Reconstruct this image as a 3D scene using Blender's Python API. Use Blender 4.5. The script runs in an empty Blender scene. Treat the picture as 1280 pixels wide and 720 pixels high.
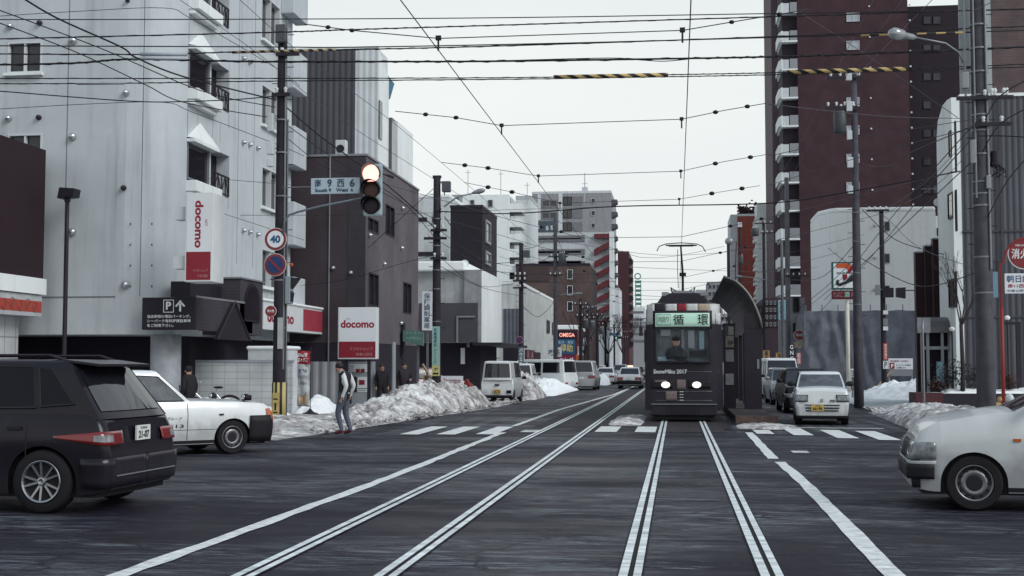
import bpy, math, random
from mathutils import Vector, Matrix, noise
R = math.radians
random.seed(7)
SC = bpy.context.scene
COL = SC.collection
# ---------------------------------------------------------------- camera
F = 1600.0
CAMZ = 1.6
PITCH = math.atan(97 / 1600)
YAW = math.atan(206 / 1600 * math.cos(PITCH))
cd = bpy.data.cameras.new('camera'); cam = bpy.data.objects.new('camera', cd); COL.objects.link(cam)
cd.sensor_width = 36; cd.lens = 36 * F / 1280; cd.clip_end = 6000; cd.clip_start = .1
cam.location = (0, 0, CAMZ); cam.rotation_euler = (R(90) + PITCH, 0, YAW)
SC.camera = cam
CR = cam.rotation_euler.to_matrix()
# ---------------------------------------------------------------- sky and sun (overcast)
wd = bpy.data.worlds.new('World'); SC.world = wd; wd.use_nodes = True
nt = wd.node_tree; N = nt.nodes; Lk = nt.links
bg = N['Background']
sky = N.new('ShaderNodeTexSky'); sky.sky_type = 'NISHITA'; sky.sun_disc = False
SUN_EL, SUN_AZ = R(38), R(120)
sky.sun_elevation = SUN_EL; sky.sun_rotation = SUN_AZ; sky.dust_density = 5; sky.air_density = 1.0; sky.ozone_density = 1
hsv = N.new('ShaderNodeHueSaturation'); hsv.inputs['Saturation'].default_value = .25
mx = N.new('ShaderNodeMix'); mx.data_type = 'RGBA'; mx.inputs[0].default_value = .86
tc = N.new('ShaderNodeTexCoord'); mp = N.new('ShaderNodeMapping'); mp.inputs['Scale'].default_value = (1.2, 1.2, 4)
nz = N.new('ShaderNodeTexNoise'); nz.inputs['Scale'].default_value = 1.6; nz.inputs['Detail'].default_value = 5
rp = N.new('ShaderNodeValToRGB')
rp.color_ramp.elements[0].position = .25; rp.color_ramp.elements[0].color = (7.9, 8.5, 8.6, 1)
rp.color_ramp.elements[1].position = .75; rp.color_ramp.elements[1].color = (9.3, 9.75, 9.65, 1)
Lk.new(tc.outputs['Generated'], mp.inputs[0]); Lk.new(mp.outputs[0], nz.inputs[0]); Lk.new(nz.outputs[0], rp.inputs[0])
Lk.new(sky.outputs[0], hsv.inputs['Color']); Lk.new(hsv.outputs[0], mx.inputs['A']); Lk.new(rp.outputs[0], mx.inputs['B'])
gz = N.new('ShaderNodeSeparateXYZ'); gm = N.new('ShaderNodeMapRange'); gm.data_type = 'FLOAT_VECTOR'; gv = N.new('ShaderNodeVectorMath'); gv.operation = 'MULTIPLY'   # unseen upper sky dimmed and tinted blue to weaken the scene light
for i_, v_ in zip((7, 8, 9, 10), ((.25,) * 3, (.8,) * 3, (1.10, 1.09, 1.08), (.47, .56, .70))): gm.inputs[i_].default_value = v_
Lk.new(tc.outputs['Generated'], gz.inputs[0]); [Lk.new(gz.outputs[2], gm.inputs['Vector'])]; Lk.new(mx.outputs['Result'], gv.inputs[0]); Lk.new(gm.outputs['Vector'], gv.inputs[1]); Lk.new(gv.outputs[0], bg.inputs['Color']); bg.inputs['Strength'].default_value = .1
sl = bpy.data.lights.new('sun', 'SUN'); sl.energy = 2.0; sl.angle = R(30); sl.color = (1, .985, .97)
sun = bpy.data.objects.new('sun', sl); COL.objects.link(sun)
sun.rotation_euler = (R(90) - SUN_EL, 0, R(180) - SUN_AZ)
SC.view_settings.view_transform = 'Standard'; SC.view_settings.look = 'None'
SC.view_settings.exposure = 0.0; SC.view_settings.gamma = 1
SC.cycles.max_bounces = 5; SC.cycles.transparent_max_bounces = 6
SC.cycles.use_denoising = True

# ---------------------------------------------------------------- pixel <-> place helpers
def ray(px, py): return CR @ Vector(((px - 640) / F, (360 - py) / F, -1))
CAM = Vector((0, 0, CAMZ))
def P(px, py, s): return CAM + ray(px, py) * (F / s)
def PX(px, py, X): d = ray(px, py); return CAM + d * (X / d.x)
def PY(px, py, Y): d = ray(px, py); return CAM + d * (Y / d.y)
def PG(px, py, z=0): d = ray(px, py); return CAM + d * ((z - CAMZ) / d.z)
def camang(deg): return R(deg) + YAW - R(90)        # heading given in the camera's frame -> rz of a +Y model

# ---------------------------------------------------------------- materials
MATS = {}
def mat(name, col, rough=.6, metal=0, var=.18, scale=2.5, bump=0, streak=0, coat=0, emis=None, bscale=30, dirt=None, spec=.28, vscale=None):
    if name in MATS: return MATS[name]
    m = bpy.data.materials.new(name); MATS[name] = m; m.use_nodes = True
    t = m.node_tree; b = t.nodes['Principled BSDF']
    b.inputs['Roughness'].default_value = rough; b.inputs['Metallic'].default_value = metal
    b.inputs['Coat Weight'].default_value = coat; b.inputs['Coat Roughness'].default_value = .08
    b.inputs['Specular IOR Level'].default_value = spec
    c = tuple(col) + (1,)
    b.inputs['Base Color'].default_value = c
    if emis: b.inputs['Emission Color'].default_value = tuple(emis[0]) + (1,); b.inputs['Emission Strength'].default_value = emis[1]
    tcn = t.nodes.new('ShaderNodeTexCoord')
    if var:
        n = t.nodes.new('ShaderNodeTexNoise'); n.inputs['Scale'].default_value = scale; n.inputs['Detail'].default_value = 6; n.inputs['Roughness'].default_value = .65
        t.links.new(tcn.outputs['Object'], n.inputs[0])
        if vscale: vq = t.nodes.new('ShaderNodeMapping'); vq.inputs['Scale'].default_value = vscale; t.links.new(tcn.outputs['Object'], vq.inputs[0]); t.links.new(vq.outputs[0], n.inputs[0])
        r = t.nodes.new('ShaderNodeMapRange'); r.inputs[1].default_value = .3; r.inputs[2].default_value = .7
        r.inputs[3].default_value = 1 - var; r.inputs[4].default_value = 1 + var * .6
        t.links.new(n.outputs[0], r.inputs[0])
        val = r.outputs[0]
        if streak:
            mpn = t.nodes.new('ShaderNodeMapping'); mpn.inputs['Scale'].default_value = (3.0, 3.0, .18)
            n2 = t.nodes.new('ShaderNodeTexNoise'); n2.inputs['Scale'].default_value = 1.2; n2.inputs['Detail'].default_value = 7
            t.links.new(tcn.outputs['Object'], mpn.inputs[0]); t.links.new(mpn.outputs[0], n2.inputs[0])
            r2 = t.nodes.new('ShaderNodeMapRange'); r2.inputs[1].default_value = .52; r2.inputs[2].default_value = .75
            r2.inputs[3].default_value = 1; r2.inputs[4].default_value = 1 - streak
            t.links.new(n2.outputs[0], r2.inputs[0])
            mm = t.nodes.new('ShaderNodeMath'); mm.operation = 'MULTIPLY'
            t.links.new(val, mm.inputs[0]); t.links.new(r2.outputs[0], mm.inputs[1]); val = mm.outputs[0]
        vm = t.nodes.new('ShaderNodeVectorMath'); vm.operation = 'SCALE'; vm.inputs[0].default_value = col
        t.links.new(val, vm.inputs['Scale'])
        out = vm.outputs[0]
        if dirt:   # (colour, threshold): grime low on the thing
            sx = t.nodes.new('ShaderNodeSeparateXYZ'); t.links.new(tcn.outputs['Object'], sx.inputs[0])
            n3 = t.nodes.new('ShaderNodeTexNoise'); n3.inputs['Scale'].default_value = 4; n3.inputs['Detail'].default_value = 6
            t.links.new(tcn.outputs['Object'], n3.inputs[0])
            a = t.nodes.new('ShaderNodeMath'); a.operation = 'MULTIPLY_ADD'; a.inputs[1].default_value = -.7
            t.links.new(n3.outputs[0], a.inputs[0]); t.links.new(sx.outputs['Z'], a.inputs[2])
            r3 = t.nodes.new('ShaderNodeMapRange'); r3.inputs[1].default_value = dirt[1] - .35; r3.inputs[2].default_value = dirt[1] - .75 + .1
            r3.inputs[3].default_value = 0; r3.inputs[4].default_value = dirt[2]
            t.links.new(a.outputs[0], r3.inputs[0])
            mxn = t.nodes.new('ShaderNodeMix'); mxn.data_type = 'RGBA'; mxn.inputs['B'].default_value = tuple(dirt[0]) + (1,)
            t.links.new(r3.outputs[0], mxn.inputs[0]); t.links.new(out, mxn.inputs['A']); out = mxn.outputs['Result']
        t.links.new(out, b.inputs['Base Color'])
    if bump:
        n = t.nodes.new('ShaderNodeTexNoise'); n.inputs['Scale'].default_value = bscale; n.inputs['Detail'].default_value = 5
        t.links.new(tcn.outputs['Object'], n.inputs[0])
        bp = t.nodes.new('ShaderNodeBump'); bp.inputs['Strength'].default_value = bump; bp.inputs['Distance'].default_value = .02
        t.links.new(n.outputs[0], bp.inputs['Height']); t.links.new(bp.outputs[0], b.inputs['Normal'])
    return m

def brickmat(name, c1, c2, mortar, bw=.24, bh=.075, axis='XZ', rough=.8, mort=.012, off=.5, streak=.0):
    """bricks, tiles or board joints laid on a vertical wall, in metres"""
    if name in MATS: return MATS[name]
    m = mat(name, c1, rough, var=0); t = m.node_tree; b = t.nodes['Principled BSDF']
    tcn = t.nodes.new('ShaderNodeTexCoord'); sx = t.nodes.new('ShaderNodeSeparateXYZ'); cx = t.nodes.new('ShaderNodeCombineXYZ')
    ad = t.nodes.new('ShaderNodeMath'); ad.operation = 'ADD'
    t.links.new(tcn.outputs['Object'], sx.inputs[0]); t.links.new(sx.outputs[0], ad.inputs[0]); t.links.new(sx.outputs[1], ad.inputs[1])
    t.links.new(ad.outputs[0], cx.inputs[0]); t.links.new(sx.outputs[2], cx.inputs[1])
    br = t.nodes.new('ShaderNodeTexBrick'); br.inputs['Scale'].default_value = 1; br.offset = off
    br.inputs['Brick Width'].default_value = bw; br.inputs['Row Height'].default_value = bh; br.inputs['Mortar Size'].default_value = mort
    br.inputs['Color1'].default_value = tuple(c1) + (1,); br.inputs['Color2'].default_value = tuple(c2) + (1,); br.inputs['Mortar'].default_value = tuple(mortar) + (1,)
    t.links.new(cx.outputs[0], br.inputs[0])
    n = t.nodes.new('ShaderNodeTexNoise'); n.inputs['Scale'].default_value = .8; n.inputs['Detail'].default_value = 7
    t.links.new(tcn.outputs['Object'], n.inputs[0])
    r = t.nodes.new('ShaderNodeMapRange'); r.inputs[1].default_value = .3; r.inputs[2].default_value = .7; r.inputs[3].default_value = .75; r.inputs[4].default_value = 1.15
    t.links.new(n.outputs[0], r.inputs[0])
    vm = t.nodes.new('ShaderNodeVectorMath'); vm.operation = 'SCALE'
    t.links.new(br.outputs[0], vm.inputs[0]); t.links.new(r.outputs[0], vm.inputs['Scale']); t.links.new(vm.outputs[0], b.inputs['Base Color'])
    return m

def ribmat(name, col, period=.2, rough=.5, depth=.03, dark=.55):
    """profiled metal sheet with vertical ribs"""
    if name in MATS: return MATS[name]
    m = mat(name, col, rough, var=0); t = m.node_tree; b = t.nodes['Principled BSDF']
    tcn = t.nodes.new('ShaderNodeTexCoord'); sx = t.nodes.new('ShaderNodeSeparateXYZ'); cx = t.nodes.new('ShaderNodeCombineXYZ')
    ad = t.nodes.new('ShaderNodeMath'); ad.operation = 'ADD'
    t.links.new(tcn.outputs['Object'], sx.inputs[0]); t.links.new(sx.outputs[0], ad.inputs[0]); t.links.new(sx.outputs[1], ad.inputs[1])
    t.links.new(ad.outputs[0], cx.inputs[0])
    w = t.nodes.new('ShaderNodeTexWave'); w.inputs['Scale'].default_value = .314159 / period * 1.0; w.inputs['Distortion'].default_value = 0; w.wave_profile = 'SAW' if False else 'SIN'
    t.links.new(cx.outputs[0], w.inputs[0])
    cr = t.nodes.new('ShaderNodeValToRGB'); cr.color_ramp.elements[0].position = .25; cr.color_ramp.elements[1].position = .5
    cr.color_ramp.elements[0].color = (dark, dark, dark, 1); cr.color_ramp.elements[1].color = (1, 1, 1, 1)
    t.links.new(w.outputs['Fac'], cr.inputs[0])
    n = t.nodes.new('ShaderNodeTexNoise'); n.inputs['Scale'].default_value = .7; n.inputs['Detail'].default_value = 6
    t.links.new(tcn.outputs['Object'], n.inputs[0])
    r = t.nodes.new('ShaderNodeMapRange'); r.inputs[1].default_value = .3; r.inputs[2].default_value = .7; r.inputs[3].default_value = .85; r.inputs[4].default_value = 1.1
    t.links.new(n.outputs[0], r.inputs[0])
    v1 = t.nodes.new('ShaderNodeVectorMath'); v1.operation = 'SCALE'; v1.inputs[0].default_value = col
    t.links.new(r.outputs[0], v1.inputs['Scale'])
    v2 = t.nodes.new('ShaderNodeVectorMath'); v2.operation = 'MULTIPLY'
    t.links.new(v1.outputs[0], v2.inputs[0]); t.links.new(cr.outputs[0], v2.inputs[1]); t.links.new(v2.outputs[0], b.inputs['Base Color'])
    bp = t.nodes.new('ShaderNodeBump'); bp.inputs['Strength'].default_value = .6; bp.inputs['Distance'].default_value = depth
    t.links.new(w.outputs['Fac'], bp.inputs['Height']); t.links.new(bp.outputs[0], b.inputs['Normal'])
    return m

def stripemat(name, c1, c2, period=.4, skew=1.0):
    if name in MATS: return MATS[name]
    m = mat(name, c1, .6, var=0); t = m.node_tree; b = t.nodes['Principled BSDF']
    tcn = t.nodes.new('ShaderNodeTexCoord'); sx = t.nodes.new('ShaderNodeSeparateXYZ')
    a = t.nodes.new('ShaderNodeMath'); a.operation = 'MULTIPLY_ADD'; a.inputs[1].default_value = skew
    t.links.new(tcn.outputs['Object'], sx.inputs[0]); t.links.new(sx.outputs[2], a.inputs[0]); t.links.new(sx.outputs[0], a.inputs[2])
    pm = t.nodes.new('ShaderNodeMath'); pm.operation = 'PINGPONG'; pm.inputs[1].default_value = period / 2
    t.links.new(a.outputs[0], pm.inputs[0])
    g = t.nodes.new('ShaderNodeMath'); g.operation = 'GREATER_THAN'; g.inputs[1].default_value = period / 4
    t.links.new(pm.outputs[0], g.inputs[0])
    mxn = t.nodes.new('ShaderNodeMix'); mxn.data_type = 'RGBA'; mxn.inputs['A'].default_value = tuple(c1) + (1,); mxn.inputs['B'].default_value = tuple(c2) + (1,)
    t.links.new(g.outputs[0], mxn.inputs[0]); t.links.new(mxn.outputs['Result'], b.inputs['Base Color'])
    return m

# ---------------------------------------------------------------- mesh builder
class MB:
    def __init__(s): s.v = []; s.f = []; s.mi = []; s.cur = 0; s.cuts = []
    def add(s, vs, fs):
        o = len(s.v); s.cuts.append((o, len(s.f))); s.v += [tuple(p) for p in vs]
        for f in fs: s.f.append(tuple(i + o for i in f)); s.mi.append(s.cur)
        return s
    def box(s, x0, y0, z0, x1, y1, z1):
        x0, x1 = sorted((x0, x1)); y0, y1 = sorted((y0, y1)); z0, z1 = sorted((z0, z1))
        return s.add([(x0, y0, z0), (x1, y0, z0), (x1, y1, z0), (x0, y1, z0), (x0, y0, z1), (x1, y0, z1), (x1, y1, z1), (x0, y1, z1)],
                     [(3, 2, 1, 0), (4, 5, 6, 7), (0, 1, 5, 4), (1, 2, 6, 5), (2, 3, 7, 6), (3, 0, 4, 7)])
    def quad(s, a, b, c, d): return s.add([a, b, c, d], [(0, 1, 2, 3)])
    def poly(s, pts): return s.add(pts, [tuple(range(len(pts)))])
    def tube(s, pts, r, n=8, cap=True):
        pts = [Vector(p) for p in pts]; rs = r if isinstance(r, (list, tuple)) else [r] * len(pts)
        vs = []; up = None
        for i, p in enumerate(pts):
            d = (pts[min(i + 1, len(pts) - 1)] - pts[max(i - 1, 0)]).normalized()
            if up is None or abs(up.dot(d)) > .95:
                up = Vector((0, 0, 1)) if abs(d.z) < .9 else Vector((1, 0, 0))
            a = d.cross(up).normalized(); b = a.cross(d).normalized(); up = b
            for k in range(n):
                t = 2 * math.pi * k / n
                vs.append(p + (a * math.cos(t) + b * math.sin(t)) * rs[i])
        fs = []
        for i in range(len(pts) - 1):
            for k in range(n):
                k2 = (k + 1) % n
                fs.append((i * n + k, i * n + k2, (i + 1) * n + k2, (i + 1) * n + k))
        if cap: fs.append(tuple(range(n))[::-1]); fs.append(tuple((len(pts) - 1) * n + k for k in range(n)))
        return s.add(vs, [f[::-1] for f in fs])
    def prism(s, pts, off):
        """closed polygon pts extruded by the vector off"""
        off = Vector(off); n = len(pts); a = [Vector(p) for p in pts]; b = [p + off for p in a]
        fs = [tuple(range(n)), tuple(range(2 * n - 1, n - 1, -1))] + [((i + 1) % n, i, i + n, (i + 1) % n + n) for i in range(n)]
        return s.add(a + b, fs)
    def disc(s, c, nrm, r, t, n=20, sx=1.0):
        """a round plate: centre, facing, radius, thickness"""
        nrm = Vector(nrm).normalized(); c = Vector(c)
        return s.tube([c - nrm * t / 2, c + nrm * t / 2], r, n)
    def lathe(s, c, axis, prof, n=20):
        """prof: (along, radius) pairs"""
        axis = Vector(axis).normalized(); c = Vector(c)
        a = axis.orthogonal().normalized(); b = axis.cross(a); m = len(prof); vs = []
        for (h, r) in prof:
            for k in range(n):
                t = 2 * math.pi * k / n; vs.append(c + axis * h + (a * math.cos(t) + b * math.sin(t)) * r)
        fs = [(i * n + k, i * n + (k + 1) % n, (i + 1) * n + (k + 1) % n, (i + 1) * n + k) for i in range(m - 1) for k in range(n)]
        fs.append(tuple(range(n))[::-1]); fs.append(tuple((m - 1) * n + k for k in range(n)))
        return s.add(vs, fs)
    def ball(s, c, rx, ry=None, rz=None, n=12, m=8):
        ry = ry or rx; rz = rz or rx; vs = []; c = Vector(c)
        for i in range(m + 1):
            ph = math.pi * i / m
            for k in range(n):
                t = 2 * math.pi * k / n
                vs.append(c + Vector((rx * math.sin(ph) * math.cos(t), ry * math.sin(ph) * math.sin(t), rz * math.cos(ph))))
        return s.add(vs, [(i * n + k, (i + 1) * n + k, (i + 1) * n + (k + 1) % n, i * n + (k + 1) % n) for i in range(m) for k in range(n)])
    def grid(s, fn, nu, nv, closed=False):
        vs = [fn(i / nu, j / nv) for i in range(nu + 1) for j in range(nv + 1)]
        return s.add(vs, [(i * (nv + 1) + j, (i + 1) * (nv + 1) + j, (i + 1) * (nv + 1) + j + 1, i * (nv + 1) + j + 1) for i in range(nu) for j in range(nv)])
    def split(s, name, mats, parent=None, **k):
        """one object for each piece added"""
        out = []; c = s.cuts + [(len(s.v), len(s.f))]
        for (v0, f0), (v1, f1) in zip(c, c[1:]):
            q = MB(); q.add(s.v[v0:v1], [tuple(i - v0 for i in f) for f in s.f[f0:f1]]); out.append(q.build(name, mats, parent, **k))
        return out
    def build(s, name, mats, parent=None, smooth=False, bevel=0, world=True, solid=0):
        me = bpy.data.meshes.new(name); me.from_pydata(s.v, [], s.f)
        if not isinstance(mats, (list, tuple)): mats = [mats]
        for m in mats: me.materials.append(m)
        for p, i in zip(me.polygons, s.mi): p.material_index = i; p.use_smooth = smooth
        me.validate(); me.update()
        o = bpy.data.objects.new(name, me); COL.objects.link(o)
        if parent is not None:
            o.parent = parent
            if world: o.matrix_parent_inverse = wm(parent).inverted()
        if bevel:
            b = o.modifiers.new('b', 'BEVEL'); b.width = bevel; b.segments = 2; b.limit_method = 'ANGLE'; b.angle_limit = R(40)
        if solid:
            b = o.modifiers.new('s', 'SOLIDIFY'); b.thickness = solid; b.offset = 0
        return o
def wm(p):
    m = Matrix.Translation(p.location) @ p.rotation_euler.to_matrix().to_4x4()
    return m if p.parent is None else wm(p.parent) @ p.matrix_parent_inverse @ m

def tag(o, label=None, cat=None, group=None, kind=None):
    if label: o['label'] = label
    if cat: o['category'] = cat
    if group: o['group'] = group
    if kind: o['kind'] = kind
    return o
def thing(name, label, cat, loc=(0, 0, 0), rz=0, group=None):
    o = bpy.data.objects.new(name, None); COL.objects.link(o); o.location = loc; o.rotation_euler = (0, 0, rz)
    o.empty_display_size = .2
    return tag(o, label, cat, group)
def struct(mb, name, m, **k): return tag(mb.build(name, m, **k), kind='structure')
def copy_tree(o, parent=None):
    c = o.copy(); COL.objects.link(c)
    if parent is not None: c.parent = parent
    for ch in list(o.children): copy_tree(ch, c)
    return c

# text: a mesh fitted to a box.  o=lower-left corner, u=right direction, v=up direction (unit), w,h = size
TC = {}
def text_mesh(txt, bold=0, space=1.0, line=1.0):
    if any(ord(c_) > 0x3000 for c_ in txt): bold = min(bold, .012)
    k = (txt, bold, space, line)
    if k in TC: return TC[k]
    c = bpy.data.curves.new('t', 'FONT'); c.body = txt; c.size = 1; c.offset = bold; c.space_character = space; c.space_line = line
    c.align_x = 'LEFT'; c.resolution_u = 3
    o = bpy.data.objects.new('t', c); COL.objects.link(o)
    dg = bpy.context.evaluated_depsgraph_get(); me = bpy.data.meshes.new_from_object(o.evaluated_get(dg))
    vs = [v.co.copy() for v in me.vertices]; fs = [tuple(p.vertices) for p in me.polygons]
    bpy.data.objects.remove(o); bpy.data.curves.remove(c); bpy.data.meshes.remove(me)
    if vs:
        x0 = min(v.x for v in vs); x1 = max(v.x for v in vs); y0 = min(v.y for v in vs); y1 = max(v.y for v in vs)
        vs = [((v.x - x0) / max(x1 - x0, 1e-6), (v.y - y0) / max(y1 - y0, 1e-6)) for v in vs]
    TC[k] = (vs, fs); return TC[k]
def text(parent, txt, o, u, v, w, h, m, name='lettering', bold=.01, line=1.0, world=True):
    vs, fs = text_mesh(txt, bold, 1.0, line)
    o = Vector(o); u = Vector(u); v = Vector(v)
    mb = MB(); mb.add([o + u * (a * w) + v * (b * h) for a, b in vs], fs)
    return mb.build(name, m, parent, world=world)
def vtext(s): return '\n'.join(s)
# ================================================================ palette
M_ = dict
concrete = mat('concrete', (.30, .33, .36), .85, var=.15, scale=1.2, streak=.2, bump=.1)
white_wall = mat('white_wall', (.475, .515, .54), .8, var=.08, scale=.8, streak=.22, bump=.15, bscale=14)
white_bright = mat('white_bright', (.72, .76, .76), .8, var=.08, scale=.6, streak=.16)
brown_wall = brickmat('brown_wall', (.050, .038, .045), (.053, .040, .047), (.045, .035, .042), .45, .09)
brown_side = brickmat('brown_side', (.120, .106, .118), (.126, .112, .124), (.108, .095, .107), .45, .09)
dark_trim = mat('dark_trim', (.020, .016, .026), .5, var=.1)
black = mat('black', (.013, .011, .017), .5, var=.1)
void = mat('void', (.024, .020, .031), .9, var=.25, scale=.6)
glass = mat('glass', (.012, .012, .018), .05, var=0, spec=.7, coat=.25)
glass_mid = mat('glass_mid', (.028, .029, .038), .10, var=.5, scale=1.5, spec=.45)  # mottling in the colour stands in for uneven reflections on the panes
frame_w = mat('frame_white', (.55, .58, .6), .5, var=.05)
frame_g = mat('frame_grey', (.25, .26, .28), .4, var=.05, metal=.3)
alu = mat('aluminium', (.5, .52, .54), .35, metal=.8, var=.1)
steel = mat('steel', (.2, .21, .23), .4, metal=.6, var=.2)
pole_m = mat('pole_concrete', (.075, .072, .088), .85, var=.3, scale=3, streak=.3, bump=.2)
pole_d = mat('pole_dark', (.026, .022, .031), .8, var=.3, scale=3, streak=.3, bump=.1)
pole_l = mat('pole_light', (.12, .122, .135), .8, var=.3, scale=2, streak=.35, bump=.2)
cable_m = mat('cable', (.012, .011, .015), .55, var=0)
wire_m = mat('thin_wire', (.06, .06, .068), .5, var=0)
ceramic = mat('ceramic', (.6, .62, .62), .3, var=0)
snow = mat('snow', (.80, .83, .84), .7, var=.07, scale=3, bump=.5, bscale=9)
sign_w = mat('sign_white', (.66, .69, .72), .4, var=.05, scale=1)
sign_r = mat('sign_red', (.22, .016, .03), .4, var=.06, scale=1)
logo_r = mat('logo_red', (.26, .012, .035), .4, var=0)
red_t = mat('tower_red', (.10, .035, .04), .8)
txt_w = mat('lettering_white', (.75, .77, .78), .5, var=0)
txt_k = mat('lettering_black', (.02, .02, .03), .5, var=0)
txt_b = mat('lettering_blue', (.03, .07, .16), .5, var=0)
red_p = mat('red_paint', (.22, .025, .025), .45, var=.1)
yellow = mat('yellow_paint', (.62, .50, .16), .5, var=.1)

# ================================================================ ground, roads
def asphaltmat():
    m = mat('asphalt', (.05, .05, .06), .6, var=0); t = m.node_tree; b = t.nodes['Principled BSDF']
    nn = t.nodes.new; L = t.links.new
    tcn = nn('ShaderNodeTexCoord')
    def noise_(scale, vec, detail=6, rough=.6, dist=0):
        n = nn('ShaderNodeTexNoise'); n.inputs['Scale'].default_value = scale; n.inputs['Detail'].default_value = detail; n.inputs['Roughness'].default_value = rough
        n.inputs['Distortion'].default_value = dist
        L(vec, n.inputs[0]); return n.outputs[0]
    def mapd(sc, rot=0):
        q = nn('ShaderNodeMapping'); q.inputs['Scale'].default_value = sc; q.inputs['Rotation'].default_value = (0, 0, rot); L(tcn.outputs['Object'], q.inputs[0]); return q.outputs[0]
    def rng(v, a, b_, c, d):
        r = nn('ShaderNodeMapRange'); r.inputs[1].default_value = a; r.inputs[2].default_value = b_; r.inputs[3].default_value = c; r.inputs[4].default_value = d
        L(v, r.inputs[0]); return r.outputs[0]
    def mul(a, b_):
        q = nn('ShaderNodeMath'); q.operation = 'MULTIPLY'; L(a, q.inputs[0]); L(b_, q.inputs[1]); return q.outputs[0]
    fine = noise_(60, tcn.outputs['Object'], 3)
    big = noise_(.35, tcn.outputs['Object'], 5)
    streak = noise_(1.0, mapd((.7, 3.0, 1), R(-7)), 10, .80, 1.9)     # tyre-dragged salt across the junction
    streak2 = noise_(2.6, mapd((.35, 2.6, 1), R(16)), 8, .75, 1.2)
    sx = nn('ShaderNodeSeparateXYZ'); L(tcn.outputs['Object'], sx.inputs[0])
    # beyond the junction the drag marks run along the street instead
    long_ = noise_(1.0, mapd((2.4, .10, 1)), 8, .7, .5)
    gate = rng(sx.outputs[1], 27, 33, 0, 1)
    mixs = nn('ShaderNodeMix'); L(gate, mixs.inputs[0]); L(streak, mixs.inputs['A']); L(long_, mixs.inputs['B'])
    fleck = rng(noise_(4.5, mapd((.6, 2.2, 1), R(-5)), 12, .85), .50, .62, .35, 1.25)
    s1 = mul(rng(mixs.outputs['Result'], .46, .62, 0, 1), fleck)
    s2 = rng(streak2, .53, .66, 0, .9)
    tot = nn('ShaderNodeMath'); tot.operation = 'ADD'; L(s1, tot.inputs[0]); L(s2, tot.inputs[1])
    pat = rng(noise_(1.0, mapd((.16, .42, 1), R(-6)), 7, .62, .8), .43, .57, .04, 1.25)
    salt = mul(tot.outputs[0], pat)
    mixc = nn('ShaderNodeMix'); mixc.data_type = 'RGBA'; mixc.clamp_factor = True
    mixc.inputs['A'].default_value = (.0125, .0105, .0195, 1); mixc.inputs['B'].default_value = (.25, .275, .30, 1)
    f = nn('ShaderNodeMath'); f.operation = 'MULTIPLY'; f.inputs[1].default_value = .55; L(salt, f.inputs[0]); L(f.outputs[0], mixc.inputs[0])
    vm = nn('ShaderNodeVectorMath'); vm.operation = 'SCALE'; L(mixc.outputs['Result'], vm.inputs[0]); L(rng(fine, .3, .7, .7, 1.3), vm.inputs['Scale'])
    # short pale scuffs of dried salt
    scf = mul(rng(noise_(3.2, mapd((.55, 4.6, 1), R(-5)), 6, .75), .61, .67, 0, .7), rng(noise_(.45, tcn.outputs['Object'], 3), .46, .58, .0, 1))
    ms = nn('ShaderNodeMix'); ms.data_type = 'RGBA'; ms.clamp_factor = True; ms.inputs['B'].default_value = (.36, .385, .41, 1); L(vm.outputs[0], ms.inputs['A']); L(scf, ms.inputs[0]); vm = ms
    # cracks
    vo = nn('ShaderNodeTexVoronoi'); vo.feature = 'DISTANCE_TO_EDGE'; vo.inputs['Scale'].default_value = .33
    wv = nn('ShaderNodeVectorMath'); wv.operation = 'ADD'
    nn2 = nn('ShaderNodeTexNoise'); nn2.inputs['Scale'].default_value = 1.4; nn2.inputs['Detail'].default_value = 6; L(tcn.outputs['Object'], nn2.inputs[0])
    L(tcn.outputs['Object'], wv.inputs[0]); L(nn2.outputs['Color'], wv.inputs[1]); L(wv.outputs[0], vo.inputs[0])
    crk = mul(rng(vo.outputs[0], .0, .016, 1, 0), rng(big, .43, .50, 0, 1))
    mk = nn('ShaderNodeMix'); mk.data_type = 'RGBA'; mk.clamp_factor = True; mk.inputs['B'].default_value = (.012, .011, .014, 1); L(vm.outputs['Result'], mk.inputs['A']); L(crk, mk.inputs[0])
    L(mk.outputs['Result'], b.inputs['Base Color'])
    b.inputs['Specular IOR Level'].default_value = .13; L(rng(noise_(1.0, mapd((.3, .9, 1)), 5), .38, .62, .45, .68), b.inputs['Roughness'])
    bp = nn('ShaderNodeBump'); bp.inputs['Strength'].default_value = .5; bp.inputs['Distance'].default_value = .012
    L(fine, bp.inputs['Height']); L(bp.outputs[0], b.inputs['Normal'])
    return m
asphalt = asphaltmat()
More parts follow.
